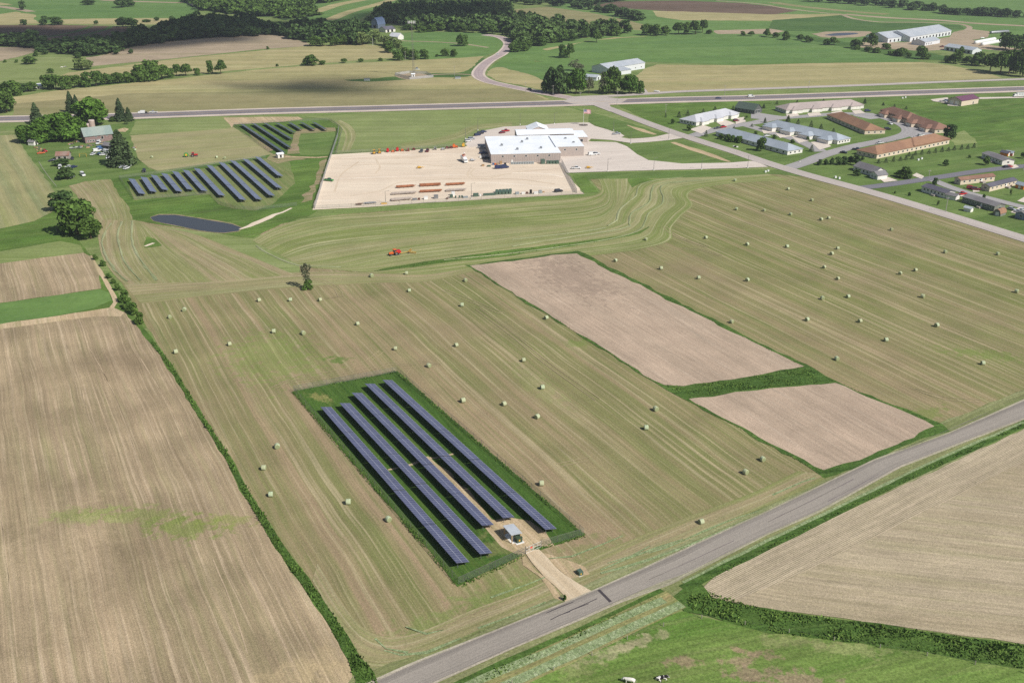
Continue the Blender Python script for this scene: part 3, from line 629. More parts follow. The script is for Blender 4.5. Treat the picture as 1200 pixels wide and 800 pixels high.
sheet('pasture', [(575, 40), (620, 50), (700, 44), (640, 60), (625, 72), (655, 84), (640, 104), (600, 98), (572, 90), (572, 82), (590, 66), (600, 52)], m_greenf, 2, 1)
sheet('hay_field', [(574, 82), (585, 79), (610, 85), (634, 93), (636, 105), (610, 100), (585, 95), (572, 89)], m_farhay, 4, 1, True)
sheet('hay_field', [(560, 14), (600, 12), (640, 8), (690, 15), (735, 24), (755, 29), (752, 36), (700, 33), (650, 28), (600, 20)], m_farolive, 3, .8)
sheet('hay_field', [(634, 58), (680, 50), (720, 44), (760, 43), (700, 48), (660, 58), (640, 59)], m_farhay, 4, .8)
sheet('pasture', [(660, -5), (1400, -5), (1400, 60), (900, 60), (700, 50), (640, 10)], m_greenf, 1, 1)
sheet('tilled_field', [(665, 1), (720, 2), (800, 1), (870, 4), (905, 8), (935, 13), (905, 17.5), (830, 17), (760, 12), (700, 8)], m_farbrown, 3, .8)
sheet('hay_field', [(765, 13), (800, 14), (900, 17), (985, 17), (990, 20), (920, 25), (800, 24), (770, 20)], m_farhay, 3, .8)
ribbon('tilled_strip', [(990, 17), (1040, 21), (1100, 24), (1150, 28), (1250, 33)], 16, m_fartan, 3)
ribbon('tilled_strip', [(905, 3), (940, 8), (1000, 14), (1040, 17)], 20, m_farolive, 3)
ribbon('gravel_lane', [(840, 1), (890, 5), (920, 10), (970, 16), (985, 17), (1000, 22), (1030, 26), (1080, 26.5), (1120, 28), (1136, 32), (1130, 37), (1118, 42), (1122, 50)], 7, m_fartan, 5)
sheet('grain_field', [(905, 24), (985, 18), (1000, 23), (1030, 27), (1080, 27.5), (1125, 30), (1130, 34), (1050, 40), (980, 38), (900, 36)], m_greend, 3, .8)
sheet('green_crop', [(625, 70), (640, 60), (690, 48), (740, 44), (820, 41), (900, 45), (960, 52), (1020, 62), (1075, 70), (1080, 73), (1000, 73), (900, 75), (860, 76), (760, 73), (700, 71), (660, 78)], m_greenf, 4, 1)
sheet('green_crop', [(620, 74), (660, 70), (720, 71), (720, 80), (690, 90), (655, 84)], m_greenf, 4, 1)
sheet('hay_field', [(745, 89), (757, 80), (770, 76), (860, 77), (950, 74.5), (1080, 73), (1115, 77), (1150, 84), (1176, 92), (1100, 95), (900, 104), (750, 109)], m_farhay, 5, .6)
sheet('barn_yard', [(836, 36), (905, 34), (920, 37), (905, 40), (840, 40)], m_fartan, 4, .8)
sheet('barn_yard', [(950, 40), (968, 37.5), (990, 36.5), (1018, 37), (1020, 39.5), (1008, 43.5), (985, 45), (962, 44)], m_fartan, 5, 1.5)
mw = NT('manure_pond', .3, .4); mw.color(S(70, 72, 84))
sheet('pond_water', [(966, 41.5), (982, 39), (1001, 38.8), (1006, 40), (990, 41.8), (974, 42.4)], mw.m, 6, .3, True)
sheet('barn_yard', [(1060, 50), (1112, 44), (1118, 38), (1135, 34), (1160, 37), (1158, 44), (1140, 47), (1160, 53), (1200, 58), (1200, 62), (1150, 58), (1130, 58), (1080, 60), (1010, 56), (1000, 50)], m_fartan, 5, .8)
sheet('meadow', [(900, 38), (950, 48), (1010, 60), (1080, 70), (1130, 72), (1090, 62), (1020, 54), (950, 43)], m_greend, 4, 1)

# ---- roads of the background
HW = [(-200, 144), (-60, 141.5), (0, 140), (125, 137), (300, 131), (450, 127), (600, 123), (700, 120), (800, 117), (900, 114.6), (1050, 109.6), (1200, 104.6), (1400, 98)]
ribbon('highway_shoulder', HW, 26, m_shoulder, 11)
ribbon('highway', [(x, y - .3) for x, y in HW], 15, m_high, 13)
m_line = flat('road_paint', S(226, 222, 214), .6)
for off in (-7.0, 7.0):
    c = [P(x, y - .3) for x, y in HW]
    ribbon('road_line', [Vector((p.x, p.y + off, 0)) for p in c], .25, m_line, 15, world=True)
ribbon('road_line', [P(x, y - .3) for x, y in HW], .3, flat('yellow_paint', S(214, 176, 70), .6), 15, world=True)
m_side = field_mat('pinkish_asphalt', S(176, 160, 156), S(166, 150, 148), src='uv', broad=.4, fine=.8, spk=.05)
SR = [(692, 119), (660, 113.5), (625, 107), (595, 101), (572, 95.5), (561, 89), (563, 81), (574, 71), (588, 63), (596, 54), (594, 48), (585, 43.5), (568, 41)]
ribbon('shoulder', SR, 13, m_shoulder, 10)
ribbon('side_road', SR, 8.5, m_side, 12)
ribbon('frontage_road', [(682, 114), (720, 112.5), (760, 110), (800, 107.5), (900, 104), (1000, 100.5), (1100, 96.5), (1200, 93), (1400, 87)], 9, m_town, 10)
ribbon('driveway', [(757, 110), (753, 105), (745, 102), (730, 102)], 5, m_town, 9)
sheet('junction', [(660, 119), (672, 113.5), (690, 113), (710, 114), (735, 117), (728, 121), (712, 121), (716, 126), (726, 131), (714, 131), (696, 124), (670, 122)], m_town, 14, .2)
TR = [(690, 119), (715, 128), (745, 139.5), (782, 153), (820, 165.5), (860, 178), (900, 191.5), (945, 205), (1000, 219.8), (1050, 234), (1125, 256.8), (1200, 280), (1300, 311)]
ribbon('town_road', TR, 9.5, m_town, 12)
ribbon('street', [(1004, 221), (1035, 217.5), (1080, 211), (1110, 206.5), (1150, 200.5), (1200, 195), (1300, 186)], 7.5, m_street2, 11)
ribbon('street', [(1092, 211), (1100, 214), (1112, 219), (1135, 226.5), (1165, 234), (1200, 243), (1260, 256)], 6.5, m_street, 10)
ribbon('street', [(924, 197), (945, 190), (965, 182), (1000, 172), (1030, 166), (1052, 161), (1064, 156), (1062, 149), (1045, 141), (1025, 136), (1000, 133.5), (975, 134), (945, 136.5), (915, 138.5), (898, 141), (885, 144), (868, 146.5), (850, 149.5), (820, 157), (812, 160)], 9.5, m_street, 9)
ribbon('street', [(870, 146), (885, 150), (905, 156), (930, 163), (950, 171), (962, 178)], 9, m_street, 8)
for pts in [[(1040, 136), (1062, 134), (1070, 141), (1060, 145), (1045, 141)], [(1055, 149), (1082, 150), (1096, 158), (1070, 162), (1060, 158)], [(1000, 131), (1022, 133), (1040, 138), (1020, 140), (1000, 136)], [(880, 131), (905, 135), (920, 137), (900, 141), (880, 139)]]:
    sheet('parking_lot', pts, m_street, 8, .2)
m_slab = flat('concrete_slab', S(214, 202, 188), .9, .1)
for pts in [[(808, 152), (824, 147), (834, 150), (822, 157)], [(840, 144), (850, 141), (862, 145), (848, 149)], [(862, 139), (872, 137.5), (874, 143), (862, 146)],
            [(892, 152), (906, 150), (909, 155), (895, 157)], [(908, 156), (921, 154.5), (928, 160), (914, 162)], [(927, 160), (942, 158), (948, 165), (936, 168)], [(950, 167), (966, 165), (974, 172), (960, 176)],
            [(921, 134.5), (934, 133), (937, 136), (923, 138)], [(946, 133), (960, 132), (963, 135), (948, 137)], [(974, 132), (986, 130), (990, 134), (975, 135)], [(998, 130), (1008, 129), (1014, 133), (1002, 134)],
            [(1032, 211), (1041, 208), (1052, 212), (1036, 214)], [(1069, 206), (1074, 203), (1083, 207), (1080, 210)], [(1122, 229), (1128, 225), (1134, 227), (1130, 232)], [(1192, 236), (1202, 230), (1210, 240)],
            [(1182, 195), (1190, 193), (1194, 196), (1187, 198)], [(1140, 223), (1147, 222), (1148, 225), (1140, 225.5)], [(1184, 249), (1195, 243), (1202, 247), (1192, 251)],
            [(1090, 117), (1110, 114.5), (1114, 118), (1110, 124), (1124, 125), (1112, 122), (1094, 119)], [(1146, 114.5), (1200, 113.5), (1200, 115), (1146, 116.5)]]:
    sheet('concrete_slab', pts, m_slab, 13, .1)
sheet('bare_patch', [(138, 152), (146, 150), (151, 151.5), (146, 155), (139, 154.5)], m_dirt, 6, .2)
# ================================================================== PLANTS
def leaf_mat(name, a, b, spk=.25):
    t = NT(name, 0.75, 0.12)
    c = t.mix(t.mr(t.noise(t.pos(), .35, 2), .4, .62), a, b)
    c = t.mix(t.mr(t.objrand(), 0, 1, 0, .9), c, b)
    c = t.bright(c, t.noise(t.pos(), .09, 2), .78, 1.22)
    c = t.bright(c, t.island(), 1 - spk, 1 + spk)
    t.color(c)
    return t.m
L_MAPLE = leaf_mat('maple_leaves', S(60, 98, 38), S(80, 118, 44))
L_DEC = leaf_mat('tree_leaves', S(58, 90, 40), S(80, 110, 48))
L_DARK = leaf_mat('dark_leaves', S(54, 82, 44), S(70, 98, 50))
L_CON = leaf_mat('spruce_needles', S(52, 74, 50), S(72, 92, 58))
L_OLD = leaf_mat('thin_leaves', S(88, 96, 70), S(104, 106, 82))
L_WOOD = leaf_mat('woodland_leaves', S(60, 90, 46), S(84, 112, 58))
L_PALE = leaf_mat('willow_leaves', S(96, 120, 66), S(112, 132, 76))
M_BARK = flat('bark', S(98, 84, 70), .95, .05)
def leaf_quads(pts, nrm, size, r):
    n = len(pts)
    a = r.normal(size=(n, 3)); d = nrm * 1.0 + a * .75
    d /= np.linalg.norm(d, axis=1)[:, None]
    t = np.cross(d, r.normal(size=(n, 3))); t /= np.linalg.norm(t, axis=1)[:, None] + 1e-9
    b = np.cross(d, t)
    s = (size * r.uniform(.6, 1.3, n))[:, None]
    V = np.stack([pts - t * s - b * s * .7, pts + t * s - b * s * .5, pts + t * s * .8 + b * s, pts - t * s * .9 + b * s * .8], 1).reshape(-1, 3)
    F = np.arange(4 * n).reshape(n, 4)
    return V, F
def mesh_np(name, V, F, mats, mi=None):
    me = bpy.data.meshes.new(name)
    k = F.shape[1]
    me.vertices.add(len(V)); me.vertices.foreach_set('co', V.astype(np.float32).ravel())
    me.loops.add(F.size); me.loops.foreach_set('vertex_index', F.astype(np.int32).ravel())
    me.polygons.add(len(F)); me.polygons.foreach_set('loop_start', np.arange(0, F.size, k, dtype=np.int32))
    for m in mats: me.materials.append(m)
    if mi is not None: me.polygons.foreach_set('material_index', mi)
    me.update(calc_edges=True); me.validate()
    return me
def crown_dec(seed, n=2600, lobes=11, leaf=.075, flatn=1.0, low=.0):
    """unit crown: height 1, radius about .5, base at 0.18"""
    r = np.random.default_rng(seed)
    C = []
    for i in range(lobes):
        t = r.uniform(0, 1); a = r.uniform(0, 2 * PI); z = .15 + .64 * t
        R = .30 * math.sqrt(max(.05, 1 - ((z - .45) / .5) ** 2)) * r.uniform(.6, 1.1)
        C.append((R * math.cos(a), R * math.sin(a), z, r.uniform(.15, .25)))
    C.append((0, 0, .42, .28)); C.append((0.02, 0, .8, .17))
    C = np.array(C)
    w = C[:, 3] ** 2; w /= w.sum()
    idx = r.choice(len(C), n, p=w)
    d = r.normal(size=(n, 3)); d /= np.linalg.norm(d, axis=1)[:, None]
    d[:, 2] = np.where(d[:, 2] < -.3, -d[:, 2], d[:, 2])
    rad = C[idx, 3] * r.uniform(.72, 1.12, n)
    pts = C[idx, :3] + d * rad[:, None]
    pts[:, 2] = np.maximum(pts[:, 2], .05 + low + .1 * r.uniform(0, 1, n))
    return leaf_quads(pts, d, leaf * .55, r)
def crown_con(seed, n=2400, w=.26, ragged=.3):
    r = np.random.default_rng(seed)
    t = r.uniform(0, 1, n) ** .75      # 0 top ..1 bottom
    z = 1 - t * .93
    a = r.uniform(0, 2 * PI, n)
    tier = .72 + .28 * (np.modf(t * 11 + .12 * np.sin(a * 3 + seed))[0])
    ang_r = 1 + ragged * .5 * np.sin(a * 5 + t * 9 + seed) * .6
    R = w * 1.12 * (t ** .72 + .02) * tier * ang_r * (1 + .12 * np.sin(t * 23 + seed + 2 * np.sin(a * 2))) * r.uniform(.65, 1.08, n)
    pts = np.stack([R * np.cos(a), R * np.sin(a), z - R * .25], 1)
    d = np.stack([np.cos(a), np.sin(a), np.full(n, .5)], 1); d /= np.linalg.norm(d, axis=1)[:, None]
    return leaf_quads(pts, d, .022, r)
def trunk_mesh(h0, r0, limbs, name, seed):
    r = random.Random(seed); m = MB()
    m.cyl((0, 0, 0), (0, 0, h0 * .5), r0, r0 * .8, 7); m.cyl((0, 0, h0 * .5), (r.uniform(-.02, .02), 0, h0), r0 * .8, r0 * .45, 7)
    for i in range(limbs):
        a = 2 * PI * i / limbs + r.uniform(-.4, .4); z = h0 * r.uniform(.4, .8)
        m.cyl((0, 0, z), (math.cos(a) * .22, math.sin(a) * .22, z + r.uniform(.18, .34)), r0 * .5, r0 * .15, 5)
    o = m.build(name, M_BARK); me = o.data; bpy.data.objects.remove(o); return me
TK_D = [trunk_mesh(.55, .03, 5, 'trunk', 1), trunk_mesh(.6, .025, 4, 'trunk', 2)]
TK_C = [trunk_mesh(.85, .018, 0, 'trunk', 3)]
def protos(name, fn, seeds, mat, tk, **kw):
    out = []
    for s in seeds:
        V, F = fn(s, **kw); out.append((mesh_np(name, V, F, [mat]), tk[s % len(tk)]))
    return out
PR = {
    'maple': protos('crown', crown_dec, (1, 2, 3), L_MAPLE, TK_D, n=4200, lobes=14, leaf=.06),
    'dec': protos('crown', crown_dec, (4, 5, 6, 7), L_DEC, TK_D, n=1700),
    'dark': protos('crown', crown_dec, (8, 9, 10), L_DARK, TK_D, n=1500, leaf=.085),
    'bush': protos('crown', crown_dec, (11, 12, 13), L_DEC, TK_D, n=900, leaf=.1, lobes=7),
    'con': protos('crown', crown_con, (14, 15), L_CON, TK_C, n=3200, w=.27, ragged=.6),
    'spruce': protos('crown', crown_con, (16, 17, 18), L_CON, TK_C, n=700, w=.30),
    'sparse': protos('crown', crown_dec, (31, 32), L_OLD, TK_D, n=420, lobes=6, leaf=.07),
    'thin': protos('crown', crown_dec, (19, 20), L_OLD, TK_D, n=800, leaf=.06),
    'pale': protos('crown', crown_dec, (21, 22), L_PALE, TK_D, n=1500),
}
tr = random.Random(5)
def tree(name, px, py, ptop, wpx, kind, label=None, cat='tree', group=None):
    h = max(.8, height_at(px, py, ptop)) * 1.03
    s = scale_at(py); w = wpx / s
    base = P(px, py)
    me, tk = tr.choice(PR[kind])
    sx = w / (.56 if kind in ('con', 'spruce') else .9)
    if kind in ('bush',): h *= 1.15; base.z = -.12 * h
    t = thing(name, label or '', cat, base, tr.uniform(0, 6.28), group, (sx, sx, h))
    for nm, m in (('crown', me), ('trunk', tk)):
        c = bpy.data.objects.new(nm, m); COL.objects.link(c); c.parent = t
    return t

z8 = lambda ox, oy, x, y, k=8: (ox + x / k, oy + y / k)
def T(items, name, desc, marks, cat='tree', group=None):
    objs = []
    for it in items:
        px, py, top, w, kind = it
        objs.append((tree(name, px, py, top, w, kind, cat=cat, group=group), px, py))
    rank_labels(objs, desc, marks)
    return objs
FARM = [('the red farm barn', 115, 162), ('the white shed by the farm grove', 42, 168), ('the rusty farm shed', 70, 185), ('the solar rows behind the pond', 160, 215)]
T([(108, 146.5, 114, 38, 'maple'), (33, 167, 147, 24, 'maple'), (51, 166, 139, 30, 'maple'), (65, 160, 134, 25, 'maple'), (82, 164.5, 132, 34, 'maple'), (72, 166, 146, 24, 'maple'), (93, 161, 138, 20, 'maple'), (44, 168, 152, 22, 'maple')],
  'maple_tree', 'bright green broad maple', FARM, 'tree', 'maples of the farm grove')
T([(84, 132, 107.5, 13, 'con'), (91, 133, 111.5, 11, 'con'), (142, 142, 115.5, 14, 'con'), (151.5, 142, 126, 11, 'con'), (44, 146, 121, 16, 'con')],
  'spruce_tree', 'tall dark farm spruce', [('the red farm barn', 115, 162), ('the farm grove', 60, 150)], 'tree', 'spruces of the farm')
tree('spruce_tree', 143, 194, 153, 32, 'con', 'very large shaggy spruce in front of the red farm barn', 'tree')
T([(73, 194, 186, 18, 'dark'), (78, 210, 196, 20, 'dark'), (134, 142, 137, 12, 'bush'), (148, 146, 138, 5, 'spruce')], 'yard_tree', 'small dark farmyard tree', FARM)
T([(75, 247, 224, 30, 'dark'), (92, 274, 234, 44, 'dec'), (80, 273, 254, 26, 'thin'), (107, 280, 255, 26, 'dec'), (97, 258, 233, 30, 'dec')], 'oak_tree', 'clump oak', [('the upper hay field', 50, 230), ('the pond', 230, 262), ('the light green crop strip', 90, 350)])
T([(146, 354, 340, 13, 'bush'), (151, 362, 349, 13, 'bush'), (158, 368, 355, 12, 'bush'), (164, 380, 366, 12, 'bush'), (139, 340, 332, 8, 'bush'), (128, 326, 320, 7, 'bush'), (120, 312, 305, 8, 'bush'), (112, 304, 298, 7, 'bush'), (134, 332, 326, 6, 'bush')],
  'hedge_bush', 'narrow field hedge bush', [('the big oak clump', 92, 262), ('the brown stubble field', 165, 385)], 'bush', 'bushes of the field hedge')
tree('lone_tree', 360, 337.5, 309, 14, 'sparse', 'lone slender tree standing on the mown hay field', 'tree')
tree('bush', 360, 339, 328, 13, 'bush', 'low green bush at the foot of the lone field tree', 'bush')
# hedge north of the farm
HL = [(56, 105, 88, 16), (66, 105, 88, 17), (76, 105, 89, 18), (88, 103, 89, 16), (100, 102, 86, 18), (113, 101, 84, 18), (125, 99, 86, 18), (138, 98, 85, 18), (149, 97, 84, 15), (158, 96, 82, 16), (166, 96, 76, 18), (177, 95, 71, 24), (190, 93, 77, 18), (199, 91, 80, 12), (207, 89.5, 76, 12), (218, 89, 75.5, 15), (231, 88.5, 80, 9), (247, 87, 71, 9), (259, 87, 71, 14)]
T([(x, y, t, w * .95, 'dec') for x, y, t, w in HL], 'hedgerow_tree', 'leafy hedgerow tree', [('the white sheds', 40, 103), ('the long hedgerow gap', 240, 88)], 'tree', 'trees of the hedgerow behind the farm')
T([(8, 132, 104, 26, 'dec'), (-8, 134, 108, 28, 'dec'), (15, 112, 95, 22, 'dec'), (38, 107, 96, 14, 'dec'), (4, 112, 99, 18, 'dec'), (27, 108, 98, 14, 'dark')], 'roadside_tree', 'bushy roadside tree', [('the white sheds', 40, 103), ('the highway', 10, 135)])
T([(92, 82, 69.5, 11, 'pale'), (97, 82.5, 68, 13, 'pale'), (104, 81.5, 70, 12, 'pale'), (34, 75.5, 66, 16, 'dec'), (19, 73.5, 70, 5, 'bush'), (6, 73.5, 70, 5, 'bush'), (137, 64, 55, 9, 'dark'), (154, 63, 57.5, 7, 'dark'), (60, 86, 80, 8, 'dec'), (46, 61, 52, 12, 'dark'), (42, 66, 60, 7, 'dec'), (52, 64, 56, 9, 'dark'), (91, 68.5, 61, 8, 'dark')],
  'pasture_tree', 'small round pasture tree', [('the lake of woodland shade', 100, 50), ('the pale tilled corner', 10, 62), ('the sunlit valley strip', 120, 82)])
def rowtrees(items, name, desc, marks, kind, group, jw=1.0):
    return T([(x, y, t, w * jw, kind) for x, y, t, w in items], name, desc, marks, 'tree', group)
rf = random.Random(11)
def along(pts, n, hpx, wpx, jy=1.5):
    out = []
    for i in range(n):
        f = (i + rf.uniform(-.3, .3)) / max(1, n - 1); f = min(1, max(0, f)) * (len(pts) - 1); k = min(len(pts) - 2, int(f)); f -= k
        x = pts[k][0] * (1 - f) + pts[k + 1][0] * f; y = pts[k][1] * (1 - f) + pts[k + 1][1] * f + rf.uniform(-jy, jy)
        out.append((x, y, y - hpx * rf.uniform(.8, 1.25), wpx * rf.uniform(.8, 1.3)))
    return out
rowtrees(along([(0, 51), (30, 51), (60, 57), (110, 63), (165, 52)], 15, 10, 13) + along([(100, 66), (140, 56), (200, 48), (250, 43), (300, 41)], 16, 12, 16), 'valley_tree', 'dark valley wood tree', [('the brown contour field', 70, 38), ('the pasture of grazing stock', 80, 72), ('the barn with the blue roof', 445, 40), ('the tilled hillside field', 230, 52)], 'dark', 'front trees of the valley wood')
rowtrees([(27, 12, 1, 9), (52, 29.5, 19, 11), (65, 29.5, 20, 15), (28, 29.5, 23, 9), (104, 6, 0, 15), (113, 29, 24, 5), (143, 9, -3, 16), (151, 8, -2, 12), (144, 32, 20, 13), (154, 32, 21, 14), (172, 26, 23, 12), (184, 25, 20, 6), (202, 26, 19, 8)], 'field_tree', 'dark round hillside tree', [('the pale hay corner', 15, 22), ('the far end of the wood', 215, 30), ('the middle of the green hillside', 105, 15)], 'dark', 'trees of the far hillside')
rowtrees([(370, 54, 42, 17), (378, 54, 44, 16), (392, 54, 42, 13), (403, 53, 41, 12), (366, 77, 64, 17), (358, 77, 71, 11), (378, 76, 71, 9), (403, 74, 69, 8), (423, 73, 68.5, 7), (446, 71.5, 68, 6), (325, 78, 75, 4), (314, 58, 54.5, 4), (466, 71, 59, 14), (476, 68, 56, 14), (485, 70, 58, 13), (497, 69.5, 58, 12), (457, 62, 48, 15), (512, 67, 63.5, 4), (522, 66, 57, 11), (532, 66.5, 58, 9), (540, 54.5, 40, 10), (544, 54, 41, 10)],
         'hedgerow_tree', 'dark green hill tree', [('the radio mast', 485, 88), ('the barn with the blue roof', 445, 35), ('the narrow hedge end', 310, 80), ('the lane bend', 545, 52)], 'dec', 'trees of the tilled hills')
rowtrees(along([(425, 52), (440, 50), (455, 56), (465, 60)], 7, 14, 13), 'farm_tree', 'pale green farm tree', [('the barn with the blue roof', 445, 32)], 'pale', 'trees around the blue-roofed barn')
rowtrees(along([(480, 37), (520, 36), (560, 38), (600, 42), (630, 46), (660, 50)], 17, 9, 12), 'wood_tree', 'wood edge tree', [('the lane of the green meadow', 500, 48), ('the winding side road', 595, 50), ('the far tan field', 690, 30)], 'dec', 'edge trees of the great wood')
rowtrees(along([(600, 62), (615, 58), (650, 50), (690, 45), (735, 40)], 12, 11, 13) + [(660, 68, 53, 13), (667, 68, 52, 12), (699, 50, 36, 12), (614, 60, 52, 12), (634, 54, 43, 12)], 'field_tree', 'slope tree', [('the winding side road', 600, 58), ('the pale green crop hill', 700, 48)], 'dec', 'trees beside the green crop')
rowtrees([(758, 41.5, 28, 16), (768, 42, 29, 14), (780, 41.5, 30, 13), (795, 40.5, 27, 14), (805, 40.5, 26, 14), (815, 40.5, 25, 15), (823, 38.5, 24, 12), (831, 40, 35, 8), (871, 42, 37, 7), (880, 42.5, 37, 8), (898, 43, 34, 8)] + along([(900, 44), (925, 47), (970, 53)], 6, 6, 8) + [(921, 47, 37, 9), (945, 49, 42, 6)], 'field_tree', 'crop hedge tree', [('the round hay meadow', 770, 42), ('the manure pond', 990, 42)], 'dec', 'trees beyond the green crop')
rowtrees([(977, 53, 44, 12), (1002, 57, 46, 14), (1013, 52, 44, 8), (1022, 54.5, 40, 12), (1038, 58, 51, 12), (1056, 66, 56, 14), (1052, 65, 58, 9), (1079, 69.5, 54, 15), (1087, 69.5, 63, 9), (1110, 74, 66, 10), (1120, 74.5, 59, 15), (1126, 63, 54.5, 7), (1133, 74, 66, 12), (1143, 77, 62, 17), (1153, 78, 68, 12), (1160, 84, 64, 20), (1172, 87, 61, 24), (1182, 87, 60, 22), (1190, 86, 66, 16), (1198, 90, 60, 20), (1178, 58, 38, 18), (1188, 60, 42, 18), (1198, 60, 39, 18), (1210, 70, 44, 24)],
         'shelter_tree', 'shelter tree', [('the long dairy barn', 1075, 48), ('the low white farm shed', 1128, 62), ('the plastic silage bags', 1160, 48)], 'dec', 'trees of the dairy farm')
rowtrees(along([(1000, 58), (1030, 62), (1060, 66), (1110, 72)], 7, 5, 9, .8), 'hedge_bush', 'low hedge bush', [('the long dairy barn', 1075, 48)], 'bush', 'hedge bushes below the dairy barns')
rowtrees(along([(947, 1.5), (1000, 5), (1050, 9), (1094, 14)], 15, 8.5, 13, 1) + along([(1104, 16), (1125, 18), (1142, 18.5)], 5, 9, 14, .6) + along([(1150, 19), (1175, 20), (1204, 20.5)], 6, 9, 14, .6), 'treeline_tree', 'far treeline tree', [('its gap at the far field corner', 1098, 15), ('the top edge of the view', 980, 2), ('the far tan field', 1190, 20)], 'dark', 'far line of trees')
rowtrees(along([(602, 3), (640, 7), (680, 10), (710, 15), (735, 21), (750, 25)], 18, 9, 13, 1), 'treeline_tree', 'dark treeline tree', [('the brown tilled field', 740, 15), ('the great wood', 600, 8)], 'dark', 'line above the far olive field')
rowtrees([(646, 109, 79, 17), (655, 110, 77, 20), (663, 110, 86, 15), (641, 109, 87, 12), (650, 110, 82, 20)], 'conifer', 'dark tall conifer', [('the road junction', 680, 116)], 'dark', 'conifers at the junction farm', 1)
T([(675, 110, 81, 24, 'maple'), (690, 110, 90, 13, 'thin'), (706, 110, 84, 14, 'thin'), (714, 110, 80, 22, 'dec'), (720, 109, 84, 16, 'dec'), (738, 110.5, 88, 20, 'maple'), (750, 110, 96, 11, 'dec'), (675, 83, 70, 17, 'thin'), (729, 108, 94, 10, 'thin')], 'farmstead_tree', 'farmstead tree', [('the road junction', 680, 116), ('the long white pole barn', 730, 84)], 'tree')
# apartment and town trees
APM = [('the pale-roofed garage block', 835, 145), ('the pale-roofed block by the road', 880, 168), ('the middle grey-roofed block', 940, 158), ('the pink-roofed block', 960, 128), ('the brown-roofed middle block', 1010, 150), ('the two-step brown roof', 1070, 145)]
def zz(ox, oy, L, kind):
    return [(ox + x / 8, oy + y / 8, oy + t / 8, w / 8, kind) for x, y, t, w in L]
T(zz(780, 110, [(125, 222, 165, 42), (207, 205, 152, 42), (352, 182, 138, 34), (462, 165, 118, 42), (630, 165, 112, 40), (920, 137, 92, 32), (378, 400, 340, 40), (640, 337, 300, 30), (808, 310, 280, 30), (932, 272, 225, 30), (1147, 262, 200, 45), (0, 222, 178, 24)], 'spruce') +
  zz(890, 100, [(40, 215, 172, 30), (163, 180, 145, 28), (352, 165, 135, 22), (600, 150, 125, 22), (985, 172, 125, 34), (1160, 190, 160, 28), (50, 350, 305, 28), (268, 345, 280, 45), (360, 372, 318, 42), (482, 400, 332, 45), (575, 422, 362, 46), (692, 446, 402, 40), (487, 622, 558, 50)], 'spruce'),
  'young_spruce', 'young spruce', APM, 'tree', 'young spruces of the apartment lawns')
T(zz(780, 110, [(65, 283, 235, 42), (220, 345, 285, 62), (845, 378, 350, 36), (1020, 420, 388, 36), (893, 536, 410, 96), (760, 232, 205, 24), (1185, 460, 430, 34), (1165, 390, 362, 24), (998, 350, 318, 28), (740, 245, 228, 24)], 'dec') +
  zz(890, 100, [(140, 503, 465, 36), (312, 543, 508, 44), (120, 430, 400, 28), (455, 515, 485, 34), (285, 470, 440, 28)], 'dec'), 'garden_tree', 'round green garden tree', APM, 'tree')
T(zz(780, 110, [(520, 425, 372, 62), (575, 442, 380, 66), (630, 455, 392, 62), (685, 462, 398, 66)], 'bush'), 'shrub', 'big round wall shrub', [('the small spruce on the corner lawn', 827, 158)], 'shrub', 'shrubs along the pale-roofed wall')
T(zz(890, 100, [(560, 748, 695, 55), (620, 746, 695, 50), (678, 746, 680, 52), (735, 748, 672, 66), (790, 744, 668, 62), (850, 740, 662, 60), (905, 752, 650, 70), (965, 702, 665, 36), (930, 725, 680, 40)], 'dark'), 'screen_tree', 'dark screen row tree', [('the street corner', 945, 190), ('the white garage house', 1035, 205)], 'tree', 'screen row by the town street')
rowlist = [(235, 652), (305, 645), (375, 636), (440, 628), (492, 620), (550, 614), (520, 586), (580, 577), (640, 570), (707, 562), (768, 553), (830, 545), (890, 539), (945, 530), (1012, 524), (1072, 516), (1130, 507)]
L = []
for i, (x, y) in enumerate(rowlist):
    px, py, tp = 1000 + x / 8, 110 + y / 8, 110 + (y - 42 - (i % 3) * 4) / 8
    o = tree('hedge_spruce', px, py, tp, 4.6, 'spruce', '%s small spruce behind the long brown roof, counted from the street' % ORDN[i], 'tree', 'small spruce row behind the long brown roof')
T(zz(1000, 110, [(280, 110, 80, 26), (385, 124, 95, 26), (493, 147, 115, 28), (108, 92, 50, 32)], 'spruce'), 'young_spruce', 'small spruce behind the brown roof', [('the pink-roofed block', 1005, 128)], 'tree')
T([(1113.5, 162.5, 146, 13.5, 'dark'), (1108, 161, 150, 8, 'dark'), (1108, 194.5, 187, 7, 'dark'), (1060, 209, 197, 16, 'dec'), (1052, 207, 200, 10, 'dec'), (1004, 206, 198.5, 9, 'dark'), (1095, 216.5, 208.5, 7, 'dark'), (1155, 193.5, 183, 9, 'dec'), (1066, 229.5, 225, 4, 'bush'), (1152.5, 232, 227.5, 4.5, 'bush'), (1199, 186, 179, 7, 'dec'), (1136, 185, 181.5, 4, 'bush'), (1048.5, 227, 224, 3, 'bush'), (1184, 229, 222, 3, 'pale'), (1099, 241, 235, 3, 'pale')],
  'garden_tree', 'garden tree', [('the white garage house', 1035, 205), ('the brown-roofed mobile home', 1145, 213), ('the long grey-green mobile home', 1150, 243), ('the deep brown apartment end', 1110, 160), ('the gabled grey house', 1095, 228)])

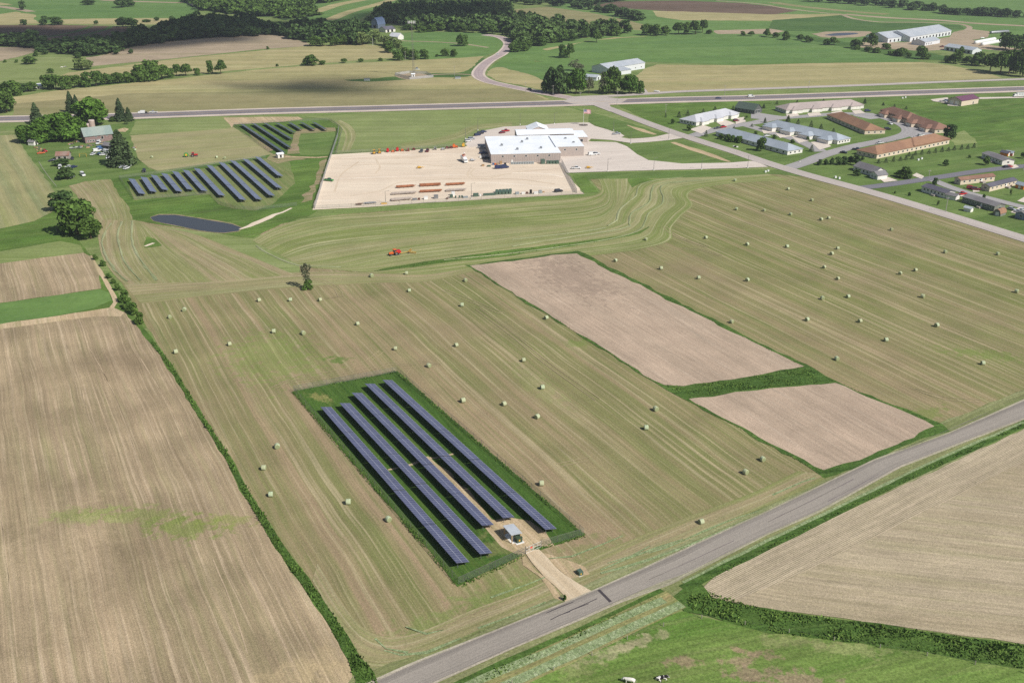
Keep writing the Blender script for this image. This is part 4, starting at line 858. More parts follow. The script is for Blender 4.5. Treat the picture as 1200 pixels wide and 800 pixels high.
# ---- woods: masses nobody could count
def woodland(name, poly, spacing, hm, mat, label, seed, wide=1.0):
    r = np.random.default_rng(seed)
    W = [P(*p) for p in poly]; W2 = [(p.x, p.y) for p in W]
    x0, x1 = min(p[0] for p in W2), max(p[0] for p in W2); y0, y1 = min(p[1] for p in W2), max(p[1] for p in W2)
    pts = []
    y = y0
    while y < y1:
        x = x0
        while x < x1:
            q = (x + r.uniform(-.45, .45) * spacing, y + r.uniform(-.45, .45) * spacing)
            if inside(q, W2): pts.append(q)
            x += spacing
        y += spacing
    if len(pts) > 2600: pts = [pts[i] for i in r.choice(len(pts), 2600, replace=False)]
    temps = [crown_dec(100 + k, n=230, lobes=8, leaf=.15)[0] for k in range(6)]
    Vs = []
    for q in pts:
        t = temps[r.integers(6)]; a = r.uniform(0, 6.28); c, s_ = math.cos(a), math.sin(a)
        h = hm * r.choice([.65, .85, 1.0, 1.2, 1.45]) * r.uniform(.85, 1.1); w = spacing * 1.5 * wide * r.uniform(.7, 1.35)
        X = (t[:, 0] * c - t[:, 1] * s_) * w + q[0]; Y = (t[:, 0] * s_ + t[:, 1] * c) * w + q[1]
        Vs.append(np.stack([X, Y, t[:, 2] * h - .1 * h], 1))
    V = np.concatenate(Vs); F = np.arange(len(V)).reshape(-1, 4)
    me = mesh_np(name, V, F, [mat]); o = bpy.data.objects.new(name, me); COL.objects.link(o)
    o['kind'] = 'stuff'; o['label'] = label; o['category'] = 'woodland'
    print(name, len(pts))
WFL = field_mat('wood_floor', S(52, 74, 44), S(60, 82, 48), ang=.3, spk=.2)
WL = [([(205, 34), (225, 27), (262, 28), (300, 31), (302, 40), (255, 44), (205, 48), (165, 53), (130, 62), (105, 67), (60, 62), (66, 58), (112, 55), (140, 49), (175, 44)], 12, 13, L_DARK, 'shaded dark wood filling the valley beyond the farm'),
      ([(298, 33), (340, 36), (385, 36), (425, 34), (430, 50), (418, 54), (395, 50), (360, 50), (330, 42), (298, 40)], 12, 13, L_DARK, 'dark wood band between the tilled hill and the blue-roofed barn'),
      ([(425, 32), (445, 22), (468, 12), (480, -3), (590, -3), (600, 20), (600, 40), (560, 37), (480, 35), (474, 30), (455, 27), (430, 33)], 13, 14, L_WOOD, 'great dense wood rising behind the blue-roofed barn'),
      ([(596, 26), (612, 25), (622, 24), (640, 30), (690, 37), (735, 38), (730, 40), (690, 44), (650, 50), (612, 56), (600, 50)], 13, 13, L_WOOD, 'dense wood between the winding road and the far olive field'),
      ([(212, 2), (240, -4), (430, -4), (365, 6), (345, 20), (300, 20), (262, 16), (235, 12)], 14, 12, L_DEC, 'sunlit wood at the far top of the valley'),
      ([(335, 8), (372, 12), (368, 20), (330, 24), (322, 18)], 14, 8, L_DEC, 'thin sunlit scrub on the far knoll'),
      ([(-60, 49), (30, 48), (60, 54), (60, 58), (20, 55), (-60, 55)], 13, 11, L_DARK, 'low shaded wood at the foot of the brown contour field'),
      ([(590, -4), (760, -4), (700, 6), (600, 2)], 14, 10, L_DARK, 'distant wood on the skyline side of the olive field')]
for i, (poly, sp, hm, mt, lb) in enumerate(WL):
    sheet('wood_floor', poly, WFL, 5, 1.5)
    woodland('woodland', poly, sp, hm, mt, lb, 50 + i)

# ---- tall grass of ditches and hedge strips
def tufts(name, poly, dens, h, w, mat, label, seed):
    r = np.random.default_rng(seed)
    W2 = [(P(*p).x, P(*p).y) for p in poly]
    tri = tessellate_polygon([[Vector((a, b, 0)) for a, b in W2]])
    A = []
    for t in tri:
        a, b, c = (np.array(W2[i]) for i in t); e1, e2 = b - a, c - a; A.append(abs(e1[0] * e2[1] - e1[1] * e2[0]) / 2)
    n = int(sum(A) * dens * 5)
    pk = r.choice(len(tri), n, p=np.array(A) / sum(A))
    u, v = r.uniform(0, 1, n), r.uniform(0, 1, n); sw = u + v > 1; u[sw] = 1 - u[sw]; v[sw] = 1 - v[sw]
    T_ = np.array([[W2[i] for i in t] for t in tri])[pk]
    q = T_[:, 0] + (T_[:, 1] - T_[:, 0]) * u[:, None] + (T_[:, 2] - T_[:, 0]) * v[:, None]
    k = np.array([mnoise.noise(Vector((a * .18, b * .18, seed))) for a, b in q])
    hh = h * (.75 + k * .9) * r.uniform(.4, 1.1, n)
    V = []
    for j in range(2):
        a = r.uniform(0, PI, n); dx, dy = np.cos(a) * w * .2, np.sin(a) * w * .2
        lx, ly = r.normal(0, .25, n) * hh, r.normal(0, .25, n) * hh
        p0 = np.stack([q[:, 0] - dx, q[:, 1] - dy, np.zeros(n)], 1); p1 = np.stack([q[:, 0] + dx, q[:, 1] + dy, np.zeros(n)], 1)
        p2 = np.stack([q[:, 0] + dx * 1.3 + lx, q[:, 1] + dy * 1.3 + ly, hh], 1); p3 = np.stack([q[:, 0] - dx * 1.3 + lx, q[:, 1] - dy * 1.3 + ly, hh * .9], 1)
        V.append(np.stack([p0, p1, p2, p3], 1).reshape(-1, 3))
    V = np.concatenate(V); me = mesh_np(name, V, np.arange(len(V)).reshape(-1, 4), [mat])
    o = bpy.data.objects.new(name, me); COL.objects.link(o); o['kind'] = 'stuff'; o['label'] = label; o['category'] = 'grass'
L_GR = leaf_mat('ditch_grass', S(80, 116, 52), S(104, 136, 64), .18)
L_GR2 = leaf_mat('hedge_grass', S(68, 106, 44), S(86, 120, 54), .2)
tufts('tall_grass', [(806, 700), (828, 694), (900, 716), (1050, 736), (1200, 758), (1300, 774), (1300, 800), (1200, 784), (1050, 759), (900, 741), (830, 721), (806, 712)], 1.1, .8, .6, L_GR, 'tall dark grass filling the ditch below the row crop field', 1)
tufts('tall_grass', [(520, 812), (600, 775), (690, 735), (770, 697), (776, 700), (700, 738), (610, 780), (540, 815)], 1.0, .5, .5, L_GR, 'dark verge grass between the county road and the cut swaths', 2)
tufts('tall_grass', [(822, 680), (900, 640), (1080, 551), (1200, 496), (1200, 500), (1080, 556), (990, 600), (900, 645), (830, 682)], 1.0, .5, .5, L_GR, 'dark verge grass between the county road and the row crop', 3)
hedge = [(178, 400, 3), (200, 430, 4), (222, 465, 4.5), (240, 495, 5), (255, 517, 5), (270, 542, 6), (282, 565, 6), (300, 597, 7), (307, 607, 8), (327, 640, 9), (347, 667, 10), (365, 692, 10), (385, 720, 11), (400, 745, 12), (415, 770, 13), (427, 792, 22), (432, 815, 30)]
hp = [(x - w / 2, y + w * .15) for x, y, w in hedge] + [(x + w / 2, y - w * .15) for x, y, w in hedge[::-1]]
sheet('grass_strip', hp, m_band, 9, .4)
tufts('hedge_grass', hp, 1.6, .9, .6, L_GR2, 'rank green growth along the narrow strip between stubble and hay', 4)
tufts('tall_grass', [(805, 452), (850, 447), (905, 437), (941, 431), (980, 447), (905, 454), (850, 461), (806, 467), (780, 452)], .8, .5, .6, L_GR, 'dark grass strip between the two tilled fields', 5)
tufts('tall_grass', [(462, 313.5), (520, 304.5), (600, 294), (680, 283.5), (735, 276), (742, 277), (680, 287), (600, 298.5), (520, 308.5), (470, 315)], .3, .4, .7, L_GR2, 'uncut green ridge between the curved windrows', 6)
def tuft_line(pts, wd, label, seed, h=.5, mat=None):
    c = smooth_line([P(*p) for p in pts], 4); poly = []
    a, b = [], []
    for i, p in enumerate(c):
        t = (c[min(len(c) - 1, i + 1)] - c[max(0, i - 1)]).normalized(); nn = Vector((-t.y, t.x, 0)) * wd / 2
        a.append(p + nn); b.append(p - nn)
    q = a + b[::-1]
    inv = lambda p: (600 + FPX * p.x / (p.y * CT + HC * ST), 0)
    poly = []
    for p in q:
        zc = p.y * CT + HC * ST; yc = p.y * ST - HC * CT
        poly.append((600 + FPX * p.x / zc, 400 - FPX * yc / zc))
    tufts('fence_grass', poly, 1.4, h, .5, mat or L_GR, label, seed)
tuft_line([(344, 459), (465, 436.5)], 1.2, 'dark grass under the far fence of the solar compound', 7)
tuft_line([(466, 437), (684, 627)], 1.3, 'dark grass under the long fence facing the tan fields', 8)
tuft_line([(344, 459), (537, 685)], 1.6, 'dark grass under the long fence facing the hedge strip', 9)
tuft_line([(538, 686), (612, 650)], 2.2, 'dark grass under the gate fence beside the hedge side', 10)
tuft_line([(634, 640), (684, 627)], 2.2, 'dark grass under the gate fence beside the shelter side', 11)
tuft_line([(552, 312), (696, 402), (773, 451), (805, 468), (957, 552)], .6, 'thin green line along the near edge of the tan fields', 12, .3)
tuft_line([(677, 297), (800, 359), (944, 431), (1098, 497)], .6, 'thin green line along the far edge of the tan fields', 13, .3, L_GR2)

# ---- windrows and pasture bits
m_wind = field_mat('dry_windrow', S(150, 154, 116), S(130, 140, 98), light=S(166, 166, 134), src='uv', fine=2.0, spk=.25, spksc=2.0)
WR = [[(712, 265), (722, 259), (727, 245), (745, 230), (748, 220), (760, 213), (800, 208)],
      [(600, 281), (680, 272), (710, 267)], [(600, 289), (725, 269), (737, 262), (740, 250), (760, 238), (764, 223), (775, 215), (850, 210)],
      [(520, 305), (600, 297), (700, 283), (745, 272), (755, 262), (760, 250), (775, 240), (777, 230), (774, 222), (785, 215), (850, 210)],
      [(130, 262), (120, 280), (124, 300), (138, 320), (150, 330)], [(143, 260), (138, 275), (143, 300), (152, 315), (165, 329)], [(155, 259), (155, 283), (165, 305), (184, 329)],
      [(300, 288), (320, 300), (350, 311), (400, 313)]]
for w in WR:
    o = ribbon('windrow', w, 1.0, m_wind, 9, jit=.7, kind='stuff', h=.15)
    o['label'] = 'raked windrow of dry hay on the mown field'; o['category'] = 'windrow'
    o['group'] = 'raked hay windrows'
# ================================================================== BALES
t_ = NT('bale_net', .8, .15); vv = t_.objc()
t_.color(t_.bright(t_.mix(t_.math('MULTIPLY', t_.objrand(), .8), t_.mix(t_.mr(t_.noise(vv, 2.5, 2), .4, .6), S(186, 198, 168), S(164, 180, 142)), S(176, 176, 140)), t_.noise(vv, 6, 3), .85, 1.15)); M_NET = t_.m
M_HAYEND = flat('bale_end_hay', S(150, 158, 118), .95, .05, var=.2, sc=4)
def bale_mesh():
    m = MB(); prof = [(.60, -.62), (.70, -.60), (.75, -.52), (.765, -.2), (.765, .2), (.75, .52), (.70, .60), (.60, .62)]
    m.lathe(prof, (0, 0, .73), 18, 'x')
    k = len(m.f); m.mi[-1] = 1; m.mi[-2] = 1
    for i in range(18): m.mi[i] = 1; m.mi[6 * 18 + i] = 1
    o = m.build('hay_bale', [M_NET, M_HAYEND], smooth=True); me = o.data; bpy.data.objects.remove(o); return me
BM = bale_mesh()
BL = [(215.5,363.7),(198.5,372),(303,352.5),(340,352),(374.5,352),(435,323.8),(476,320.8),(479,341),(545,329),(541,358),(418.5,380),(320.5,389),(355,391),
(860.8,212),(862.5,245.5),(895,247),(826.5,279),(874.8,287),(756.5,281),(720.5,306),(774,315),(818,326),(875,328.8),(856.8,377.5),(639.5,373),
(923,222),(950.8,235),(926,251.5),(961.5,257.8),(970.5,256),(1044,269.5),(1107,295.8),(1168.5,298),(921.5,289.5),(981,291.5),(973.8,298),(965,313.5),(981,327),(1054,321),(1072,317),(963,350),(993,348),(1080.5,347.8),(1190.5,342),(945,375),(1007,376.8),(1096.8,381.8),(1037.5,398.8),
(205.5,413),(268.5,403.8),(463,409),(534,405),(502,429),(542,470),(590,473.8),(324.5,523.8),(308.8,548.8),(317,579.8),(407.8,588.8),
(613,422.5),(635,454.5),(628.8,489),(767.8,480),(756.5,501.8),(633.8,567),(893,538.5),(873,553.8),(979.8,420.8),(1150.8,426),(454.8,609),(821,611.8)]
items = []
br = random.Random(2)
for x, y in BL:
    b = bpy.data.objects.new('hay_bale', BM); COL.objects.link(b)
    b.location = P(x + .6, y + .35 * scale_at(y) * 1.0); s = br.uniform(.94, 1.08); b.scale = (s, s, s)
    b.rotation_euler = (0, 0, EW + PI / 2 + br.uniform(-.5, .5) if br.random() < .7 else EW + br.uniform(-.4, .4))
    b['category'] = 'hay bale'; b['group'] = 'round hay bales on the mown fields'
    items.append((b, x, y))
rank_labels(items, 'round pale hay bale', [('the lone field tree', 360, 330), ('the raking tractor', 470, 298), ('the far fence of the solar compound', 430, 440),
    ('the hedge strip beside the stubble', 190, 380), ('the lower half of the hedge strip', 320, 600), ('the fence facing the tan fields', 590, 530), ('the near edge of the upper tan field', 640, 380),
    ('the curved windrow bend', 765, 255), ('the top corner of the upper tan field', 690, 300), ('the small bean-shaped grass strip end', 845, 215), ('the town road junction', 985, 225), ('the far edge of the upper tan field', 880, 385),
    ('the right end of the lower tan field', 1110, 470), ('the long grey-green mobile home', 1150, 260), ('the county road beside the lower tan field', 890, 570), ('the middle of the wide striped hay field', 1010, 330), ('the curve of windrows below the junction', 900, 280)])
# small meadow bales
items = []
for x, y in [(178, 184.5), (254, 184.5), (263.5, 185.5), (159, 176)]:
    b = bpy.data.objects.new('hay_bale', BM); COL.objects.link(b); b.location = P(x, y + 1); b.rotation_euler = (0, 0, br.uniform(0, 3)); b['category'] = 'hay bale'; b['group'] = 'bales of the small farm meadow'
    items.append((b, x, y))
rank_labels(items, 'greenish round bale in the baler field', [('the big shaggy spruce', 150, 180), ('the solar rows behind it', 290, 188)])

# ================================================================== SOLAR
def pv_mat(name, base, line, nline=2):
    t = NT(name, .22, .5)
    sx = t.sep(t.uv()); u, v = sx[0], sx[1]     # u metres along, v metres up the slope
    def grid(c, period, w):
        f = t.math('FRACT', t.math('DIVIDE', c, period)); d = t.math('ABSOLUTE', t.math('SUBTRACT', f, .5))
        return t.math('GREATER_THAN', d, .5 - w / period / 2)
    g1 = grid(u, 1.0, .045); g2 = grid(v, 1.85, .09); g3 = grid(u, .5, .018); g4 = grid(v, .46, .018)
    c = t.mix(t.math('MULTIPLY', t.math('MAXIMUM', g3, g4), .22), t.bright(t.mix(0, base, base), t.noise(t.pos(), .35, 2), .85, 1.15), S(150, 152, 165))
    c = t.mix(t.math('MULTIPLY', t.math('MAXIMUM', g1, g2), .8), c, line)
    t.color(c); return t.m
M_PV = pv_mat('solar_cells', S(84, 87, 112), S(196, 196, 205))
M_PV2 = pv_mat('dull_solar_cells', S(104, 110, 134), S(160, 164, 175))
M_PV3 = pv_mat('far_solar_cells', S(58, 68, 84), S(110, 118, 130))
M_ALU = flat('galvanised_steel', S(150, 152, 155), .45, .5, .6)
M_BACK = flat('panel_back', S(60, 60, 64), .6)
def solar_row(a, b, label, group, mat, wid=3.5, tilt=15, low=1.3):
    """a,b: far and near ends of the low (sun-side) edge, in photo pixels, seen at that height"""
    A, B = P(a[0], a[1], low), P(b[0], b[1], low)
    d = B - A; L = d.length; rz = math.atan2(d.y, d.x)
    # local x along the row from far to near end; the high edge lies to local -y
    t = thing('solar_row', label, 'solar panels', (A.x, A.y, 0), rz, group)
    tl = math.radians(tilt); gy, gz = wid * math.cos(tl), wid * math.sin(tl)
    me = bpy.data.meshes.new('panel_surface')
    seg = 5; vs, fs, uvs = [], [], []
    gap = .18
    for k in range(seg):
        x0, x1 = L * k / seg + (gap if k else 0), L * (k + 1) / seg
        o = len(vs)
        off = .03 * ((k * 7) % 3 - 1)
        vs += [(x0, 0, low + off), (x1, 0, low + off), (x1, -gy, low + gz + off), (x0, -gy, low + gz + off)]
        fs.append((o, o + 3, o + 2, o + 1)); uvs += [(x0, 0), (x1, 0), (x1, wid), (x0, wid)]
    n = Vector((0, math.sin(tl), math.cos(tl)))
    me.from_pydata(vs, [], [f[::-1] if (Vector(vs[f[1]]) - Vector(vs[f[0]])).cross(Vector(vs[f[2]]) - Vector(vs[f[1]])).z < 0 else f for f in fs])
    ul = me.uv_layers.new(name='UVMap')
    li = [l.vertex_index for l in me.loops]
    for i, vi in enumerate(li): ul.data[i].uv = (uvs[vi][0], uvs[vi][1] - .02)
    me.materials.append(mat)
    o = bpy.data.objects.new('panel_surface', me); COL.objects.link(o); o.parent = t
    m = MB()
    def slab(x0, x1, y0, y1, dz, th):
        z = lambda y: low + (-y / gy) * gz
        vs = []
        for zz_ in (dz, dz - th):
            vs += [(x0, y0, z(y0) + zz_), (x1, y0, z(y0) + zz_), (x1, y1, z(y1) + zz_), (x0, y1, z(y1) + zz_)]
        m.add(vs, [(0, 1, 2, 3), (7, 6, 5, 4), (0, 4, 5, 1), (1, 5, 6, 2), (2, 6, 7, 3), (3, 7, 4, 0)])
    for k in range(seg):
        x0, x1 = L * k / seg + (gap if k else 0), L * (k + 1) / seg
        slab(x0 - .02, x1 + .02, .02, -gy - .02, -.045, .03)
    m.build('panel_back', M_BACK, t)
    m = MB()
    for yy in (-gy * .2, -gy * .5, -gy * .8): slab(.1, L - .1, yy + .04, yy - .04, -.08, .09)
    m.build('rail', M_ALU, t)
    k = max(2, int(L / 6)); k = min(k, 24)
    for i in range(k):
        x = .8 + (L - 1.6) * i / (k - 1)
        for yy in (-gy * .2, -gy * .8):
            q = MB(); z = low + (-yy / gy) * gz - .15
            q.box((x, yy, z / 2), (.1, .1, z)); q.build('support_post', M_ALU, t)
    return t
R5 = [((388, 476.5), (550, 658)), ((410, 472), (577, 647.5)), ((424, 460), (578.8, 614.4)), ((439, 449.3), (603, 605.6)), ((459.5, 445), (652.3, 619))]
nm = ['nearest the hedge strip', 'second from the hedge strip', 'in the middle', 'second from the tan fields', 'nearest the tan fields']
for (a, b), w in zip(R5, nm):
    solar_row(a, b, 'long blue solar row of the near compound, the row %s' % w, 'solar rows of the near compound', M_PV)
R12 = [((158, 210), (170.6, 227.5)), ((171.9, 208), (183.8, 225)), ((183.8, 205.6), (197.5, 222.8)), ((196, 203.8), (214, 224.6)), ((208.8, 201.5), (226.6, 222.5)), ((221, 199.8), (243.5, 224)), ((234, 197.8), (264, 229.4)),
       ((248.8, 194.4), (288.8, 234.5)), ((263, 191), (307.5, 234)), ((276, 188.8), (322.5, 229.5)), ((290.6, 187), (331, 220.5)), ((305, 184.4), (332, 206.5))]
for i, (a, b) in enumerate(R12):
    solar_row(a, b, '%s of the twelve solar rows behind the pond, counted from the farm' % ORDN[i], 'solar rows behind the pond', M_PV2)
R7 = [((286, 146), (335, 178.8)), ((299.4, 145), (342, 173)), ((313, 144.6), (343.5, 163)), ((326.9, 144.6), (346.9, 155.4)), ((341.9, 144), (354.6, 151.9)), ((355.6, 143.8), (370, 152)), ((369.8, 143.5), (384, 152))]
for i, (a, b) in enumerate(R7):
    solar_row(a, b, '%s of the seven dark solar rows below the highway, counted from the farm' % ORDN[i], 'dark solar rows below the highway', M_PV3, wid=3.0, tilt=16)

# ================================================================== FENCES
t_ = NT('chain_link', .5, .4, .5); t_.color(S(150, 155, 150))
tb = t_.n('ShaderNodeBsdfTransparent'); mx = t_.n('ShaderNodeMixShader'); mx.inputs[0].default_value = .22
t_.l(tb.outputs[0], mx.inputs[1]); t_.l(t_.b.outputs[0], mx.inputs[2]); t_.l(mx.outputs[0], t_.out.inputs[0]); M_LINK = t_.m
t_ = NT('dense_chain_link', .5, .4, .3); t_.color(S(196, 196, 200))
tb = t_.n('ShaderNodeBsdfTransparent'); mx = t_.n('ShaderNodeMixShader'); mx.inputs[0].default_value = .6
t_.l(tb.outputs[0], mx.inputs[1]); t_.l(t_.b.outputs[0], mx.inputs[2]); t_.l(mx.outputs[0], t_.out.inputs[0]); M_LINK2 = t_.m
M_POST = flat('fence_post', S(112, 110, 104), .6)
M_WPOST = flat('wood_post', S(124, 108, 90), .9)
def fence(px, label, h=2.1, rr_=.03, mat=None, gap=4.0, post=None, pr=.045, group=None, mesh_panel=True):
    pts = [P(*p) for p in px]; t = thing('wire_fence', label, 'fence', pts[0], 0, group)
    o = pts[0]; mp, rl = MB(), MB(); n = 0
    for a, b in zip(pts[:-1], pts[1:]):
        a, b = a - o, b - o
        mp.add([a + Vector((0, 0, .05)), b + Vector((0, 0, .05)), b + Vector((0, 0, h)), a + Vector((0, 0, h))], [(0, 1, 2, 3)])
        rl.cyl(a + Vector((0, 0, h)), b + Vector((0, 0, h)), rr_, n=5)
    if mesh_panel: mp.build('mesh_panel', mat or M_LINK, t)
    rl.build('top_rail', M_ALU if mat is M_LINK2 else M_POST, t)
    tot = sum((b - a).length for a, b in zip(pts[:-1], pts[1:]))
    k = min(95, max(2, int(tot / gap) + 1)); R, _ = resample(pts, k)
    pm = MB(); pm.cyl((0, 0, 0), (0, 0, h + .1), pr, n=6); q = pm.build('post', post or M_POST, t)
    q.location = R[0] - o
    for p in R[1:]:
        c = bpy.data.objects.new('post', q.data); COL.objects.link(c); c.parent = t; c.location = p - o
    return t
fence([(616, 649), (537, 685), (344, 459), (465, 436.5), (684, 627), (634, 641)], 'chain link fence closing the near solar compound', gap=4.5)
M_WHITE = flat('white_paint', S(226, 226, 222), .5, .3, var=.04)
M_RED = flat('red_sign', S(214, 84, 72), .5)
g = P(616, 649); g2 = P(634, 641); d = g2 - g
t = thing('farm_gate', 'white two-leaf mesh gate across the gravel drive', 'gate', g, math.atan2(d.y, d.x)); L = d.length
for k in range(2):
    m = MB(); x0, x1 = L * k / 2 + .08, L * (k + 1) / 2 - .08
    for z in (.2, 1.0, 1.8): m.cyl((x0, 0, z), (x1, 0, z), .035, n=6)
    for x in (x0, (x0 + x1) / 2, x1): m.cyl((x, 0, .15), (x, 0, 1.85), .035, n=6)
    m.build('gate_leaf', M_WHITE, t)
for x in (0, L): m = MB(); m.cyl((x, 0, 0), (x, 0, 2.3), .09, n=8); m.build('gate_post', M_POST, t)
m = MB(); m.box((L * .36, -.06, 1.3), (.6, .03, .45)); m.build('sign_plate', M_RED, t)
fence([(140, 209.5), (200, 202), (258, 192), (312, 185)], 'thin fence between the baler field and the twelve solar rows', h=1.8)
fence([(140, 209.5), (157, 234), (205, 231), (246, 228), (257, 240), (276, 245), (300, 246.5), (348, 241)], 'thin fence between the pond and the twelve solar rows', h=1.8)
fence([(274, 147), (330, 143.5), (386, 141), (397, 148), (401, 153), (394, 181)], 'thin fence around the seven dark solar rows', h=1.8)
fence([(275, 148), (290, 160), (305, 171), (318, 180)], 'thin fence between the baler field and the seven dark rows', h=1.8)
fence([(397, 151), (396, 160), (389, 181), (383, 199), (376, 222), (369, 245)], 'pale dense mesh fence on the pond side of the gravel yard', h=2.6, mat=M_LINK2, group=None)
fence([(658, 191), (664, 203), (676, 226.5)], 'pale dense mesh fence between the gravel yard and the concrete apron', h=2.6, mat=M_LINK2)
fence([(369, 245), (420, 242.5), (500, 238), (600, 231.5), (684, 227.5)], 'long low mesh fence on the hay field side of the yard', h=1.9, gap=6)
fence([(389, 180.5), (470, 176.2), (545, 171.2)], 'mesh fence behind the parked yard machines', h=1.9, gap=6)
fence([(600, 801), (657, 783), (703, 764), (746, 744), (790, 730), (817, 724), (866, 731), (960, 748), (1060, 764), (1200, 789)], 'old wire fence on grey posts around the cow pasture', h=1.0, rr_=.008, gap=9, post=flat('grey_wood_post', S(160, 152, 140), .9), pr=.09, mesh_panel=False)
# ================================================================== BUILDINGS
def roof_mat(name, a, b=None, metal=False, period=.9):
    t = NT(name, .45 if metal else .85, .4 if metal else .1)
    v = t.objc(); b = b or a
    c = t.bright(t.mix(t.mr(t.noise(v, .12, 3), .4, .6), a, b), t.noise(v, 1.2, 3), .92, 1.08)
    if metal:
        s = t.sep(v)[0]; w = t.math('GREATER_THAN', t.math('FRACT', t.math('DIVIDE', s, period)), .88)
        c = t.mix(t.math('MULTIPLY', w, .25), c, S(120, 124, 128))
    t.color(c); return t.m
R_WHITE = roof_mat('white_membrane', S(240, 243, 246), S(232, 236, 240))
R_PALE = roof_mat('pale_shingles', S(196, 196, 200), S(186, 187, 192))
R_BLUEG = roof_mat('blue_grey_shingles', S(168, 176, 184), S(158, 166, 174))
R_GREY = roof_mat('grey_shingles', S(132, 130, 130), S(122, 118, 120))
R_DGREY = roof_mat('dark_shingles', S(104, 102, 112), S(96, 94, 104))
R_PINK = roof_mat('pinkish_shingles', S(178, 164, 158), S(168, 156, 150))
R_BROWN = roof_mat('brown_shingles', S(156, 122, 98), S(144, 112, 92))
R_BROWN2 = roof_mat('rust_brown_shingles', S(146, 114, 98), S(134, 104, 90))
R_GREEN = roof_mat('green_metal', S(84, 100, 88), None, True)
R_BARN = roof_mat('weathered_green_roof', S(148, 160, 152), S(136, 150, 144), True)
R_STEEL = roof_mat('steel_roof', S(188, 192, 196), S(176, 182, 188), True)
R_BLUE = roof_mat('blue_steel_roof', S(128, 146, 178), None, True)
R_PURP = roof_mat('maroon_steel_roof', S(112, 70, 92), None, True)
R_RUST = roof_mat('rusty_tin', S(150, 128, 116), S(140, 92, 72), True)
W_WHITE = flat('white_siding', S(226, 222, 214), .7, .2, var=.05)
W_CREAM = flat('cream_siding', S(214, 198, 176), .8, .2, var=.05)
W_TAUPE = flat('taupe_panels', S(178, 166, 158), .7, .2, var=.04)
W_GREYG = flat('grey_green_siding', S(128, 130, 120), .8, .2, var=.05)
W_DARK = flat('dark_siding', S(92, 94, 92), .8, .2, var=.06)
W_BARN = flat('faded_red_boards', S(142, 120, 116), .9, .1, var=.18)
W_BLUE = flat('blue_grey_siding', S(128, 140, 160), .8, .2)
W_STEEL = flat('white_steel', S(216, 218, 220), .5, .4, var=.05)
W_OLD = flat('old_grey_boards', S(168, 158, 150), .9, .1, var=.2)
M_GLASS = flat('window_glass', S(52, 58, 66), .12, .6, var=.1)
M_TRIM = flat('white_trim', S(232, 230, 224), .6, .3, var=.03)
M_DOOR = flat('garage_door_paint', S(238, 234, 226), .6, .2, var=.03)
M_DDOOR = flat('dark_opening', S(40, 38, 38), .9)
